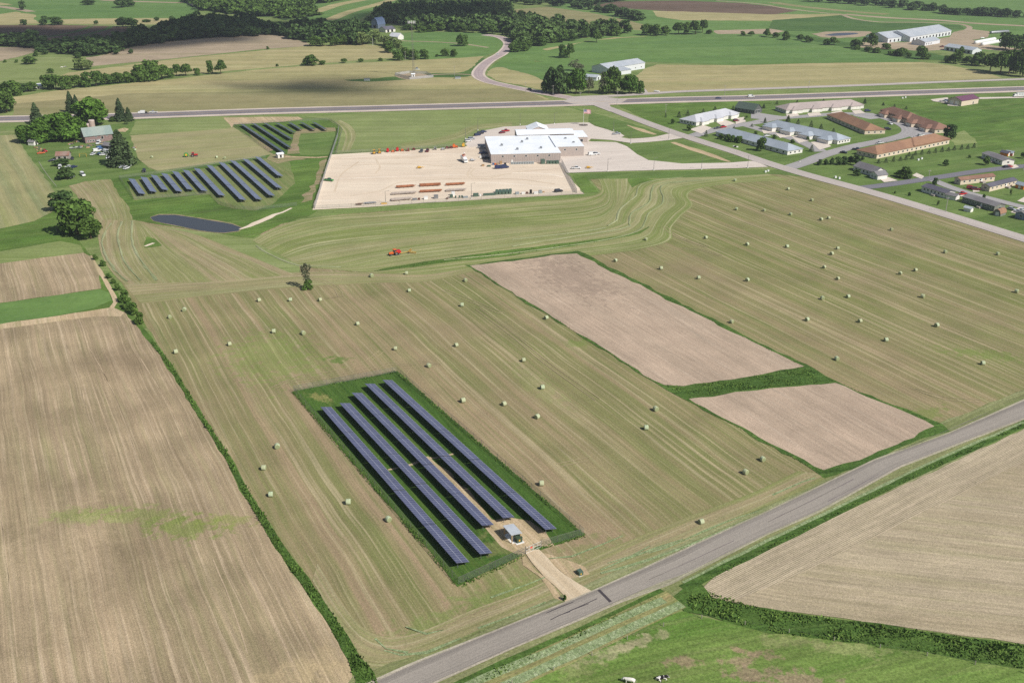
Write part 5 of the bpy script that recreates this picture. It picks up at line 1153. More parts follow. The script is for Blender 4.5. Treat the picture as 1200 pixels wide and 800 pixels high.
class Bld:
    def __init__(s, name, label, cat, F, R, L, lu=None, lv=None, ax='R', group=None):
        f, r, l = P(*F), P(*R), P(*L)
        if ax == 'R':
            u = (r - f); u.z = 0; s.lu = lu or u.length; u.normalize(); v = Vector((-u.y, u.x, 0)); s.lv = lv or max(3, (l - f).dot(v))
        else:
            v = (l - f); v.z = 0; s.lv = lv or v.length; v.normalize(); u = Vector((v.y, -v.x, 0)); s.lu = lu or max(3, (r - f).dot(u))
        s.t = thing(name, label, cat, f, math.atan2(u.y, u.x), group)
        s.w, s.r, s.tr = MB(), MB(), MB()
    def block(s, x0, x1, y0, y1, e, ridge, kind='gable', ax='x', oh=.4, z0=0):
        w, r = s.w, s.r
        xm, ym = (x0 + x1) / 2, (y0 + y1) / 2
        th = .18
        if kind == 'flat':
            w.box((xm, ym, (e + z0) / 2), (x1 - x0, y1 - y0, e - z0)); r.box((xm, ym, e + .12), (x1 - x0 + .3, y1 - y0 + .3, .24)); return
        if kind == 'shed':
            w.add([(x0, y0, z0), (x1, y0, z0), (x1, y1, z0), (x0, y1, z0), (x0, y0, e), (x1, y0, e), (x1, y1, ridge), (x0, y1, ridge)], [(0, 1, 5, 4), (1, 2, 6, 5), (2, 3, 7, 6), (3, 0, 4, 7), (4, 5, 6, 7)])
            a = [(x0 - oh, y0 - oh, e + .02), (x1 + oh, y0 - oh, e + .02), (x1 + oh, y1 + oh, ridge + .02), (x0 - oh, y1 + oh, ridge + .02)]
            r.add(a + [(p[0], p[1], p[2] + th) for p in a], [(0, 3, 2, 1), (4, 5, 6, 7), (0, 1, 5, 4), (1, 2, 6, 5), (2, 3, 7, 6), (3, 0, 4, 7)]); return
        sw = (ax == 'y')
        def m(p): return (p[1], p[0], p[2]) if sw else p
        if sw: X0, X1, Y0, Y1 = y0, y1, x0, x1
        else: X0, X1, Y0, Y1 = x0, x1, y0, y1
        XM, YM = (X0 + X1) / 2, (Y0 + Y1) / 2
        if kind in ('gable', 'gambrel'):
            vs = [(X0, Y0, z0), (X1, Y0, z0), (X1, Y1, z0), (X0, Y1, z0), (X0, Y0, e), (X1, Y0, e), (X1, Y1, e), (X0, Y1, e)]
            if kind == 'gable': prof = [(Y0, e), (YM, ridge), (Y1, e)]
            else:
                k = (Y1 - Y0); mm = e + (ridge - e) * .68
                prof = [(Y0, e), (Y0 + k * .14, mm), (YM, ridge), (Y1 - k * .14, mm), (Y1, e)]
            w.add([m(v) for v in vs], [(0, 1, 5, 4), (1, 2, 6, 5), (2, 3, 7, 6), (3, 0, 4, 7)])
            for X in (X0, X1): w.add([m((X, a, b)) for a, b in prof], [tuple(range(len(prof)))])
            for (a0, b0), (a1, b1) in zip(prof[:-1], prof[1:]):
                dy, dz = a1 - a0, b1 - b0; l = math.hypot(dy, dz)
                if (a0, b0) == prof[0]: a0 -= dy / l * oh; b0 -= dz / l * oh
                if (a1, b1) == prof[-1]: a1 += dy / l * oh; b1 += dz / l * oh
                q = [(X0 - oh, a0, b0 + .02), (X1 + oh, a0, b0 + .02), (X1 + oh, a1, b1 + .02), (X0 - oh, a1, b1 + .02)]
                q2 = [(x, y, z + th) for x, y, z in q]
                r.add([m(v) for v in q + q2], [(0, 3, 2, 1), (4, 5, 6, 7), (0, 1, 5, 4), (1, 2, 6, 5), (2, 3, 7, 6), (3, 0, 4, 7)])
        else:  # hip
            w.box((xm, ym, (e + z0) / 2), (x1 - x0, y1 - y0, e - z0))
            X0 -= oh; X1 += oh; Y0 -= oh; Y1 += oh; h = (Y1 - Y0) / 2
            b = [(X0, Y0, e), (X1, Y0, e), (X1, Y1, e), (X0, Y1, e)]
            b2 = [(x, y, z + th) for x, y, z in b]
            t = [(X0 + h, YM, ridge), (X1 - h, YM, ridge)]
            r.add([m(v) for v in b + b2 + t], [(0, 3, 2, 1), (0, 1, 5, 4), (1, 2, 6, 5), (2, 3, 7, 6), (3, 0, 4, 7), (4, 5, 9, 8), (5, 6, 9), (6, 7, 8, 9), (7, 4, 8)])
    def finish(s, wall, roof):
        s.w.build('wall', wall, s.t); s.ro = s.r.build('roof', roof, s.t); return s
    def win(s, side, at, zc, w=1.1, h=1.0, mat=None, name='window', off=0.0, trim=True):
        """side: y0/x0/y1/x1, 'at' positions along that side; off = where that wall stands"""
        for a in at:
            m = MB(); m2 = MB(); d = .05
            if side in ('y0', 'y1'):
                y = off - d / 2 if side == 'y0' else off + d / 2
                m.box((a, y, zc), (w, d, h)); m2.box((a, y, zc), (w + .22, d * .6, h + .22))
            else:
                x = off - d / 2 if side == 'x0' else off + d / 2
                m.box((x, a, zc), (d, w, h)); m2.box((x, a, zc), (d * .6, w + .22, h + .22))
            o = m.build(name, mat or M_GLASS, s.t)
            if trim: m2.build('frame', M_TRIM, o)
    def pipes(s, pts, z):
        for x, y in pts: m = MB(); m.cyl((x, y, z - .6), (x, y, z + .35), .18, n=8); m.build('vent_pipe', M_ALU, s.ro)
def rangep(a, b, n): return [a + (b - a) * (i + .5) / n for i in range(n)]

# --- utility building
bu = Bld('utility_building', 'large white-roofed utility building with taupe walls beside the gravel yard', 'building', (575.6, 192), (657, 190), (575, 170), lv=50)
eh = height_at(615, 191.2, 180.4)
L = bu.lu; print('util', L, eh)
bu.block(0, L, 0, 50, eh, eh, 'flat')
e2 = Vector(P(686, 183.6) - P(657, 189)); 
wx = (P(686, 183.6) - P(655, 184.2)).length
bu.block(L - 1, L + wx, 14, 46, eh + .5, eh, 'flat')
bu.block(L + wx - .5, L + wx + 9, 52, 72, eh - 2, eh, 'flat')
bu.block(L * .5, L + wx - .6, 49.5, 66, eh + .9, eh + 2.2, 'gable', 'x')
bu.block(L * .70, L * 1.02, 60, 74, eh + 1.4, eh + 4.0, 'gable', 'y')
bu.finish(W_TAUPE, R_WHITE)
bu.win('y0', rangep(3.5, L - 3.5, 5), eh - 1.3, 1.1, 1.0)
bu.win('y0', [L + wx * .28, L + wx * .72], eh - 1.3, 1.1, 1.0, off=14)
bu.win('y0', [L + wx + 5], eh - 4.2, 1.8, 1.8, off=52)
bu.win('x1', rangep(16, 44, 3), 1.9, 3.2, 3.4, M_DOOR, 'garage_door', off=L + wx)
for x, y in [(L * .52, 30), (L * .62, 38), (L * .75, 12), (L * .2, 22), (L + wx * .5, 36), (L + wx * .7, 24), (L * .4, 10)]:
    m = MB(); m.box((x, y, eh + .8), (1.4, 1.0, 1.1)); m.cyl((x, y, eh + 1.3), (x, y, eh + 1.6), .4, n=10); m.build('rooftop_unit', M_ALU, bu.ro)
m = MB(); m.box((L * .3 - 1.5 * 0, -.04, 1.1), (1.0, .07, 2.1)); m.build('door', M_TRIM, bu.t)
m = MB()
for k in range(30): m.box((k * L / 30 + .7, -.02, eh * .47), (.06, .03, eh * .9))
m.build('wall_seams', flat('panel_seam', S(160, 148, 142), .7), bu.t)

# --- farm barn
b = Bld('farm_barn', 'old red barn with weathered grey-green roof in the farm grove', 'barn', (100.5, 168.5), (133, 164.8), (94, 160), lv=11)
e = 4.8; b.block(0, b.lu, 0, 11, e, 9.2, 'gable', 'x', .6); b.finish(W_BARN, R_BARN)
b.win('y0', rangep(1, b.lu * .6, 6), 1.5, .9, 1.0); b.win('y0', [b.lu * .62], 2.8, 1.4, 1.8, M_DDOOR, 'barn_door'); b.win('y0', [b.lu * .4, b.lu * .8], 3.9, .9, .8)
for (x, y, h, r, lb) in [(109, 154, 7.4, 2.0, 'taller concrete silo stub behind the red barn'), (102, 155.5, 5.6, 2.2, 'shorter brick silo stub behind the red barn')]:
    t = thing('silo', lb, 'silo', P(x, y)); m = MB(); m.cyl((0, 0, 0), (0, 0, h), r, n=18); m.build('silo_wall', flat('silo_brick', S(178, 158, 148), .9, .1, var=.15), t)
    m = MB(); m.cyl((0, 0, h), (0, 0, h + .5), r * 1.04, r * .9, n=18); m.build('silo_rim', flat('silo_rim_c', S(196, 180, 170), .9), t)
b = Bld('lean_shed', 'grey-roofed lean-to between the red barn and the large spruce', 'shed', (131, 176), (136, 174.5), (128, 170), lv=7, lu=5); b.block(0, 5, 0, 7, 2.6, 4.2, 'gable', 'y'); b.finish(W_DARK, R_GREY); b.win('x0', [3.5], 1.3, 2.2, 2.0, M_DDOOR, 'open_bay')
b = Bld('small_shed', 'small white shed at the edge of the farm grove', 'shed', (40, 171), (46.5, 169), (37.5, 168), lv=4.5, lu=4.4); b.block(0, 4.4, 0, 4.5, 2.4, 3.7, 'gable', 'y'); b.finish(W_WHITE, R_GREY); b.win('y0', [2.2], 1.1, 1.4, 2.0, M_DDOOR, 'door')
b = Bld('old_shed', 'rusty-roofed grey board shed in the farmyard', 'shed', (66, 188), (79, 187.5), (62.5, 182), lv=6.5, lu=7.5); b.block(0, 7.5, 0, 6.5, 2.8, 4.6, 'gable', 'x'); b.finish(W_OLD, R_RUST); b.win('y0', [2, 5.2], 1.2, 1.6, 2.0, M_DDOOR, 'open_bay')

def house(name, label, cat, F, R, L, e, rg, wall, roof, kind='hip', ax='x', lu=None, lv=None, dirax='R', wins=(), extra=None, group=None):
    b = Bld(name, label, cat, F, R, L, lu, lv, dirax, group)
    b.block(0, b.lu, 0, b.lv, e, rg, kind, ax)
    if extra: extra(b)
    b.finish(wall, roof)
    if name in ('apartment_block', 'mobile_home', 'house'):
        n_ = 5 if name == 'apartment_block' else 2
        b.pipes([((b.lu * .5 + .9) if ax == 'y' else x_, x_ if ax == 'y' else (b.lv * .5 + .9)) for x_ in rangep(6, (b.lv if ax == 'y' else b.lu) - 4, n_)], rg - .25)
    for side, n, zc, w, h in wins:
        if side == 'y0': b.win('y0', rangep(.8, b.lu - .8, n), zc, w, h)
        if side == 'x0': b.win('x0', rangep(.8, b.lv - .8, n), zc, w, h)
        if side == 'x1': b.win('x1', rangep(.8, b.lv - .8, n), zc, w, h, off=b.lu)
    return b
M_SHUT = flat('garage_door_cream', S(236, 230, 220), .6, .2, var=.03)
def garages_y0(n, dep=4, wd=7.5, e=2.6, rg=4.6):
    def f(b):
        b.gx = rangep(0, b.lu, n)
        for x in b.gx: b.block(x - wd / 2, x + wd / 2, -dep, b.lv * .5, e, rg, 'hip', 'y')
    return f
def doors_y0(b, dep, k=2, w=2.6):
    for x in b.gx:
        for j in range(k): b.win('y0', [x + (j - (k - 1) / 2) * (w + .5)], 1.15, w, 2.15, M_SHUT, 'garage_door', off=-dep, trim=False)
def garages_x0(n, dep=4, wd=7.5, e=2.6, rg=4.4):
    def f(b):
        b.gx = rangep(0, b.lv, n)
        for y in b.gx: b.block(-dep, b.lu * .5, y - wd / 2, y + wd / 2, e, rg, 'hip', 'x')
    return f
a1 = house('apartment_block', 'pale-roofed apartment block with garages beside the town road', 'apartment block', (815.6, 147.9), (866, 137), (791.5, 142.8), 2.7, 6.2, W_WHITE, R_PALE, lv=15, wins=[('x0', 5, 1.5, 1.3, 1.1)], extra=garages_y0(3, 2, 8)); doors_y0(a1, 2)
a2 = house('apartment_block', 'long grey-roofed apartment block with shrubs, nearest the town road', 'apartment block', (922.5, 182), (941, 177.5), (838.7, 159), 2.6, 5.8, W_WHITE, R_BLUEG, ax='y', lu=13, dirax='L', wins=[('x0', 12, 1.4, 1.4, 1.1), ('y0', 3, 1.4, 1.2, 1.0)])
a3 = house('apartment_block', 'blue-grey-roofed apartment block with four garage wings', 'apartment block', (981, 169.5), (997.8, 165.6), (894.4, 150), 2.6, 5.8, W_WHITE, R_BLUEG, ax='y', lu=13, dirax='L', wins=[('y0', 4, 1.4, 1.2, 1.0)], extra=garages_x0(4, 5, 9)); a3.win('x0', a3.gx, 1.15, 5, 2.15, M_SHUT, 'garage_door', off=-5, trim=False); a3.pipes([(9, 10), (9, 40), (9, 60)], 5.5)
a4 = house('apartment_block', 'pink-roofed apartment block below the highway', 'apartment block', (921, 133.5), (1012, 127.2), (905, 126), 2.7, 6.2, W_WHITE, R_PINK, lv=15, wins=[('x0', 4, 1.5, 1.2, 1.0)], extra=garages_y0(4, 2, 9)); doors_y0(a4, 2)
a5 = house('apartment_block', 'brown-roofed apartment block in the middle of the lawn', 'apartment block', (1013, 157.8), (1037, 155), (968.8, 138.8), 2.7, 6.0, W_CREAM, R_BROWN, ax='y', lu=15, dirax='L', wins=[('x0', 10, 1.4, 1.5, 1.2), ('y0', 3, 1.4, 1.1, 1.0)]); a5.pipes([(11, 10), (11, 30)], 5.6)
def two(b):
    b.block(.1, b.lu - 1.5, b.lv * .5, b.lv + .1, 3.5, 6.9, 'hip', 'y')
    b.gx = rangep(0, b.lv, 4)
    for y in b.gx: b.block(-4, b.lu * .5, y - 4, y + 4, 2.6, 4.6, 'hip', 'x')
a6 = house('apartment_block', 'two-step brown-roofed apartment block with dark garage fronts', 'apartment block', (1095, 156.6), (1109, 153.5), (1031, 134.5), 2.7, 6.0, W_CREAM, R_BROWN2, ax='y', lu=14, dirax='L', wins=[('y0', 3, 1.4, 1.2, 1.0)], extra=two); a6.win('x0', a6.gx, 1.15, 4.6, 2.15, M_SHUT, 'garage_door', off=-4, trim=False)
def two7(b): b.block(b.lu * .5, b.lu + .1, .1, b.lv - .5, 3.4, 6.6, 'hip', 'x')
a7 = house('apartment_block', 'long brown-roofed apartment block above the small spruce row', 'apartment block', (1027, 186.5), (1112, 168.8), (1007.5, 181), 2.8, 6.2, W_CREAM, R_BROWN, lv=15, wins=[('y0', 16, 1.5, 1.4, 1.1), ('x0', 4, 1.4, 1.2, 1.0)], extra=two7); a7.pipes([(12, 11), (22, 10), (34, 11), (50, 10)], 6.0)
cl = house('clubhouse', 'dark green-roofed clubhouse between the apartment blocks', 'house', (883.5, 134.2), (896, 131), (871, 129.4), 3.0, 6.8, W_DARK, R_GREEN, 'gable', 'y', lu=11, lv=17, wins=[('x0', 5, 1.6, 1.2, 1.0)]); cl.win('y0', [3, 5.5, 8], 1.6, 1.6, 2.2)
gp = house('pole_garage', 'maroon-roofed pole garage alone on the green meadow', 'garage', (1126, 124.8), (1146, 121.5), (1111, 121), 4.2, 6.4, W_CREAM, R_PURP, 'gable', 'x', lv=12); gp.win('x0', [4, 8.5], 1.8, 3, 3, M_SHUT, 'garage_door'); gp.win('y0', [gp.lu * .7], 1.2, 1.1, 2.1, M_DDOOR, 'door')
def gx(b): b.block(.3, 6.8, -5.5, 3, 2.5, 4.3, 'gable', 'x')
hs = house('house', 'white house with grey roof and attached garage on the street corner', 'house', (1024, 207.5), (1046, 204.5), (1010, 198), 2.7, 4.9, W_WHITE, R_GREY, 'gable', 'y', lu=9, lv=17, wins=[('x0', 5, 1.5, 1.2, 1.1)])
hg = house('garage', 'white garage wing in front of the corner house', 'garage', (1028, 211), (1042, 209.4), (1018, 206.9), 2.6, 4.2, W_WHITE, R_GREY, 'gable', 'x', lu=7, lv=6.5); hg.win('y0', [3.5], 1.15, 4.8, 2.2, M_SHUT, 'garage_door', trim=False); hg.win('x0', [2, 4.5], 1.4, 1, 1)
def mobile(label, F, R, L, wall, roof, lu=None, lv=None, ax='x', dirax='R', long='y0', e=2.9, rg=3.9, name='mobile_home'):
    b = house(name, label, 'mobile home', F, R, L, e, rg, wall, roof, 'gable', ax, lu=lu, lv=lv, dirax=dirax, wins=[(long, 6, 1.8, 1.1, .9), ('y0' if long == 'x0' else 'x0', 1, 1.8, 1.4, .9)])
    (b.win('y0', [b.lu * .62], 1.3, .9, 2.0, M_TRIM, 'door') if long == 'y0' else b.win('x0', [b.lv * .4], 1.3, .9, 2.0, M_TRIM, 'door'))
    m = MB()
    if long == 'y0':
        m.box((b.lu * .62, -1.2, .45), (2.2, 2.2, .9))
    else: m.box((-1.2, b.lv * .4, .45), (2.2, 2.2, .9))
    m.build('doorstep', W_OLD, b.t)
    return b
mobile('double-wide white mobile home with grey roof beside the meadow street', (1173.8, 194), (1187.5, 191), (1150, 185), W_WHITE, R_GREY, lu=8, dirax='L', ax='y', long='x0')
mobile('cream mobile home with brown roof', (1125, 217), (1165, 212.3), (1118.8, 214.4), W_CREAM, R_BROWN2, lv=4.6)
mobile('cream mobile home with dark roof beside the red cars', (1159, 225), (1190.6, 217), (1150.6, 223), W_CREAM, R_DGREY, lv=5)
mobile('white gabled house with dark roof nearest the town road', (1106.9, 232.7), (1116.5, 229), (1079.4, 224.5), W_WHITE, R_DGREY, lu=7.5, dirax='L', ax='y', long='x0', name='house')
g4 = house('garage', 'small white garage with grey roof beside the gabled house', 'garage', (1119.5, 235.3), (1126, 232.8), (1111, 231.9), 2.3, 3.3, W_WHITE, R_GREY, 'gable', 'y', lu=4.5, lv=5.5); g4.win('y0', [2.25], 1.1, 3, 2, M_SHUT, 'garage_door', trim=False)
mobile('long grey-green mobile home with cream end wall', (1164.4, 248.2), (1176.9, 243.8), (1127, 236.8), W_GREYG, R_GREY, lu=8, dirax='L', ax='y', long='x0')
s1 = house('garden_shed', 'small white shed beside the long grey-green mobile home', 'shed', (1137, 249.2), (1143, 247), (1130.5, 246.5), 1.9, 2.6, W_WHITE, R_STEEL, 'gable', 'y', lu=2.8, lv=3.6); s1.win('y0', [1.4], .9, 1.3, 1.6, M_DOOR, 'door')
s2 = house('barn_shed', 'gambrel-roofed brown shed below the long grey-green mobile home', 'shed', (1172, 254), (1183, 250.5), (1166, 251.5), 1.7, 3.4, W_GREYG, R_BROWN, 'gambrel', 'x', lu=5.2, lv=3.6); s2.win('x0', [1.8], 1.0, 1.5, 1.8, M_TRIM, 'door')
M_OR = flat('orange_siding', S(214, 132, 56), .8); M_RB = flat('red_brown_siding', S(172, 92, 70), .8)
s3 = house('barn_shed', 'orange shed with dark roof behind the double-wide home', 'shed', (1180.5, 183.6), (1184, 182.8), (1170, 181), 2.0, 3.0, M_OR, R_DGREY, 'gable', 'y', lu=3.2, lv=5); s3.win('y0', [1.6], 1.0, 1.4, 1.8, M_TRIM, 'door')
s4 = house('barn_shed', 'red-brown shed with blue-grey roof behind the double-wide home', 'shed', (1186, 183.4), (1190, 181.5), (1181, 181), 2.0, 3.0, M_RB, R_BLUEG, 'gable', 'y', lu=2.8, lv=4); s4.win('y0', [1.4], 1.0, 1.2, 1.8, M_TRIM, 'door')
s5 = house('barn_shed', 'orange shed with blue-grey roof at the end of the dark-roofed home', 'shed', (1199, 222.5), (1206, 221), (1193, 218.5), 2.2, 3.4, M_OR, R_BLUEG, 'gable', 'y', lu=3.6, lv=5); s5.win('x0', [2.5], 1.1, 1.2, 1.8, M_TRIM, 'door')
mobile('pale blue home cut by the picture edge below the parked cars', (1202, 259), (1214, 256), (1197, 256), W_BLUE, R_GREY, lv=6, lu=12)
# --- far farms
b = house('gambrel_barn', 'blue-roofed gambrel barn at the edge of the great wood', 'barn', (443, 34), (452, 32.5), (437.5, 32.5), 5, 13, W_BLUE, R_BLUE, 'gambrel', 'x', lu=16, lv=10); b.win('x0', [5], 2.5, 4, 4, M_DDOOR, 'barn_door')
b = house('farm_shed', 'low blue-grey shed in front of the gambrel barn', 'shed', (452, 38.5), (462, 37.5), (448, 36), 3.5, 6.5, W_WHITE, R_DGREY, 'gable', 'x', lu=15, lv=14); b.win('y0', [4, 10], 1.6, 3, 3, M_DDOOR, 'open_bay')
b = house('farmhouse', 'pale farmhouse at the end of the meadow lane', 'house', (456, 47), (464, 47.5), (450, 44), 4, 7.5, W_WHITE, R_PALE, 'gable', 'x', lu=12, lv=13); b.win('y0', [3, 6, 9], 2, 1.4, 1.4)
b = house('pole_barn', 'long white pole barn behind the junction trees', 'barn', (712, 87.5), (755.5, 80.5), (703, 82), 5.5, 8.5, W_STEEL, R_STEEL, 'gable', 'x', lv=20, wins=[('y0', 6, 2, 1.2, 1)]); b.win('x1', [10], 2.4, 6, 4.5, M_DDOOR, 'barn_door', off=b.lu)
b = house('pole_barn', 'lower white lean-to in front of the long pole barn', 'barn', (722, 88.8), (739.5, 86.2), (719, 87), 3.6, 5.2, W_STEEL, R_STEEL, 'shed', 'x', lv=12); b.win('y0', [5], 1.6, 3, 3, M_DDOOR, 'barn_door')
b = house('pole_barn', 'small grey-roofed wing at the tree end of the pole barn', 'barn', (699, 95), (706, 92), (693, 88), 3.0, 4.5, W_STEEL, R_STEEL, 'gable', 'y', lu=11, lv=20); b.win('y0', [5], 1.4, 2.5, 2.4, M_DDOOR, 'barn_door')
b = house('dairy_barn', 'grey-roofed dairy barn, lower section nearest the manure pond', 'barn', (1040, 50.5), (1065, 47.5), (1028, 46), 5, 10, W_STEEL, R_STEEL, 'gable', 'x', lv=30); b.win('y0', rangep(1, b.lu - 1, 5), 1.8, 2.6, 2.6, M_DDOOR, 'open_bay')
b = house('dairy_barn', 'longest grey-roofed dairy barn with open sides', 'barn', (1066, 49.5), (1114, 41.5), (1055, 43), 5.5, 11, W_STEEL, R_STEEL, 'gable', 'x', lv=34); b.win('y0', rangep(4, b.lu - 1, 12), 2.2, 3.0, 3.2, M_DDOOR, 'open_bay')
b = house('farm_shed', 'small white milk house in front of the dairy barns', 'shed', (1083.5, 54), (1101, 51), (1073, 50.5), 4, 6.5, W_STEEL, R_STEEL, 'gable', 'x', lv=16); b.win('y0', [4, 9, 14], 1.8, 1.6, 1.6)
b = house('farm_shed', 'long low white machine shed beside the dairy yard', 'shed', (1139, 63.8), (1148.5, 62.5), (1106, 59), 4, 6.5, W_STEEL, R_STEEL, 'gable', 'y', lu=14, dirax='L'); b.win('x0', rangep(2, b.lv - 2, 6), 1.8, 3, 2.6, M_DDOOR, 'open_bay')
for i, (a, c, w, lb) in enumerate([((1142, 52), (1166, 47.5), 2.2, 'upper white plastic silage bag beside the dairy yard'), ((1150, 54), (1172, 50), 2.2, 'lower white plastic silage bag beside the dairy yard'), ((1160, 40), (1182, 38.5), 2.0, 'grey plastic silage bag beyond the dairy yard')]):
    A, B = P(*a), P(*c); d = B - A; m = MB(); L_ = d.length
    m.lathe([(.3, 0), (w * .8, .8), (w, 2.5), (w * 1.02, L_ / 2), (w, L_ - 2.5), (w * .8, L_ - .8), (.3, L_)], (0, 0, w * .7), 12, 'x')
    o = m.build('silage_bag', M_WHITE if i < 2 else M_ALU, smooth=True); o.location = A; o.rotation_euler = (0, 0, math.atan2(d.y, d.x)); tag(o, lb, 'silage bag')
for i, (F, R, L_, lb) in enumerate([((26, 107), (35, 106.5), (23, 105.5), 'white-roofed shed among the roadside trees'), ((42, 105), (50, 104), (40, 103.8), 'middle white-roofed shed of the hedgerow'), ((59, 104), (64, 103.4), (56, 102.6), 'smallest white shed of the hedgerow')]):
    b = house('hedge_shed', lb, 'shed', F, R, L_, 2.6, 4, W_WHITE, R_WHITE, 'gable', 'x', lv=7); b.win('y0', [2], 1.2, 1.2, 2, M_DDOOR, 'door')
# ================================================================== VEHICLES
def paint(name, c): return flat(name, c, .3, .5, var=.02)
PC = {'white': paint('white_car_paint', S(228, 228, 226)), 'silver': paint('silver_car_paint', S(176, 180, 184)), 'black': paint('black_car_paint', S(34, 36, 42)), 'navy': paint('navy_car_paint', S(40, 52, 92)),
      'red': paint('red_car_paint', S(190, 36, 40)), 'maroon': paint('maroon_car_paint', S(120, 34, 44)), 'grey': paint('grey_car_paint', S(104, 108, 112)), 'tan': paint('tan_car_paint', S(190, 172, 140)),
      'yellow': paint('yellow_machine_paint', S(214, 168, 60)), 'orange': paint('orange_machine_paint', S(220, 110, 50)), 'green': paint('green_machine_paint', S(52, 140, 64)), 'blue': paint('blue_car_paint', S(72, 104, 150))}
M_TYRE = flat('tyre_rubber', S(34, 34, 36), .9, .1); M_RIM = flat('wheel_rim', S(150, 150, 150), .4, .5, .5)
def wheels(t, xs, y, r, w=.24, zc=None):
    for x in xs:
        for s in (-1, 1):
            m = MB(); m.cyl((x, s * y - w / 2, r), (x, s * y + w / 2, r), r, n=14); o = m.build('wheel', M_TYRE, t)
            m = MB(); m.cyl((x, s * y - w / 2 - .02, r), (x, s * y + w / 2 + .02, r), r * .55, n=10); m.build('rim', M_RIM, o)
def shape_prism(m, prof, w0, w1, zsplit):
    """profile in xz; narrower above zsplit"""
    n = len(prof)
    W = [w0 if z <= zsplit else w1 for x, z in prof]
    vs = [(x, -w / 2, z) for (x, z), w in zip(prof, W)] + [(x, w / 2, z) for (x, z), w in zip(prof, W)]
    m.add(vs, [(i, (i + 1) % n, n + (i + 1) % n, n + i) for i in range(n)] + [tuple(range(n - 1, -1, -1)), tuple(range(n, 2 * n))])
VB = {'car': (4.7, [(-2.3, .35), (2.3, .35), (2.35, .7), (1.3, .95), (-2.1, 1.0), (-2.35, .75)], [(-1.95, .98), (1.15, .94), (.45, 1.42), (-1.2, 1.44)], .33, (-1.4, 1.4)),
      'suv': (4.8, [(-2.35, .4), (2.35, .4), (2.4, .95), (1.3, 1.12), (-2.35, 1.15)], [(-2.3, 1.13), (1.2, 1.1), (.6, 1.75), (-2.1, 1.78)], .38, (-1.45, 1.45)),
      'van': (5.4, [(-2.7, .4), (2.7, .4), (2.7, 1.1), (1.9, 1.3), (-2.7, 1.3)], [(-2.68, 1.28), (1.85, 1.28), (1.2, 2.15), (-2.6, 2.2)], .38, (-1.7, 1.7)),
      'pickup': (5.7, [(-2.85, .5), (2.85, .5), (2.85, 1.0), (1.5, 1.15), (-2.85, 1.12)], [(-.6, 1.12), (1.4, 1.13), (.85, 1.8), (-.45, 1.82)], .42, (-1.8, 1.8))}
VP = {}
def make_vehicle(kind, col):
    if (kind, col) in VP: return copy_tree(VP[(kind, col)])
    t = thing('parked_' + kind if kind != 'car' else 'parked_car', '', {'car': 'car', 'suv': 'car', 'van': 'van', 'pickup': 'pickup truck'}[kind])
    L, body, cab, r, xs = VB[kind]
    m = MB(); shape_prism(m, body, 1.85, 1.85, 9)
    if kind == 'pickup': pass
    m.build('body', PC[col], t, bevel=.06)
    m = MB(); zt = max(z for x, z in cab); zb = min(z for x, z in cab)
    shape_prism(m, cab, 1.72, 1.35, (zt + zb) / 2); m.build('windows', M_GLASS, t)
    m = MB(); xs2 = [x for x, z in cab if z > (zt + zb) / 2]; m.box(((max(xs2) + min(xs2)) / 2, 0, zt + .02), (max(xs2) - min(xs2) + .1, 1.36, .07)); m.build('car_roof', PC[col], t)
    if kind == 'pickup':
        m = MB(); m.box((-1.75, 0, 1.13), (1.95, 1.5, .04)); m.build('load_bed', flat('bed_liner', S(60, 60, 62), .9), t)
    if kind == 'van':
        m = MB(); m.box((-1.2, 0, 1.75), (2.6, 1.76, .84)); m.build('rear_panel', PC[col], t)
    for s in (-1, 1):
        m = MB(); m.box((L / 2 - .01, s * .65, .8 if kind != 'car' else .66), (.06, .32, .16)); m.build('headlight', M_TRIM, t)
    wheels(t, xs, .86, r)
    VP[(kind, col)] = t; return t
def car(px, py, kind, col, label, dirn=None, cat=None, group=None, name=None):
    t = make_vehicle(kind, col); t.location = P(px, py); t.location.z = .08
    t.rotation_euler = (0, 0, dirn if dirn is not None else 0); t['label'] = label
    if cat: t['category'] = cat
    if name: t.name = name
    if 'group' in t: del t['group']
    if group: t['group'] = group
    return t
HWD = ang((700, 120), (1200, 104.6))
car(842, 116, 'car', 'navy', 'dark blue car driving on the highway behind the apartments', HWD)
car(880, 114.3, 'van', 'white', 'white van driving on the highway behind the apartments', HWD)
car(620, 106, 'suv', 'black', 'dark car on the winding side road', ang((625, 107), (595, 101)))
car(647, 111.5, 'car', 'black', 'dark car waiting on the side road by the conifers', ang((660, 113.5), (625, 107)))
car(583, 64.5, 'car', 'white', 'tiny white car on the upper bend of the side road', ang((588, 63), (574, 71)))
car(722.5, 157.8, 'pickup', 'silver', 'silver pickup alone in the front lot of the utility building', ang((715, 158), (730, 157)))
AD = ang((545, 167), (556, 161))
car(548.5, 166.3, 'suv', 'white', 'white car at the corner of the staff lot nearest the mown meadow', ang((545, 167), (553, 166)))
car(552.5, 163.8, 'suv', 'silver', 'silver car beside the white one in the staff lot', ang((545, 165), (556, 164)))
car(559.5, 159.3, 'suv', 'navy', 'first dark blue car of the staff lot row', ang((556, 160), (563, 159)))
car(563, 157.3, 'suv', 'black', 'black car in the middle of the staff lot row', ang((556, 157), (567, 156)))
car(566.5, 155.3, 'car', 'navy', 'last dark blue car of the staff lot row', ang((560, 156), (570, 155)))
car(588.5, 156.5, 'car', 'maroon', 'maroon car behind the white-roofed building', ang((585, 157), (592, 156)))
car(592.5, 154.5, 'pickup', 'red', 'red pickup behind the white-roofed building', ang((585, 155), (600, 154)))
car(694, 182.3, 'van', 'white', 'white van parked at the end of the utility building', ang((688, 183), (702, 182)))
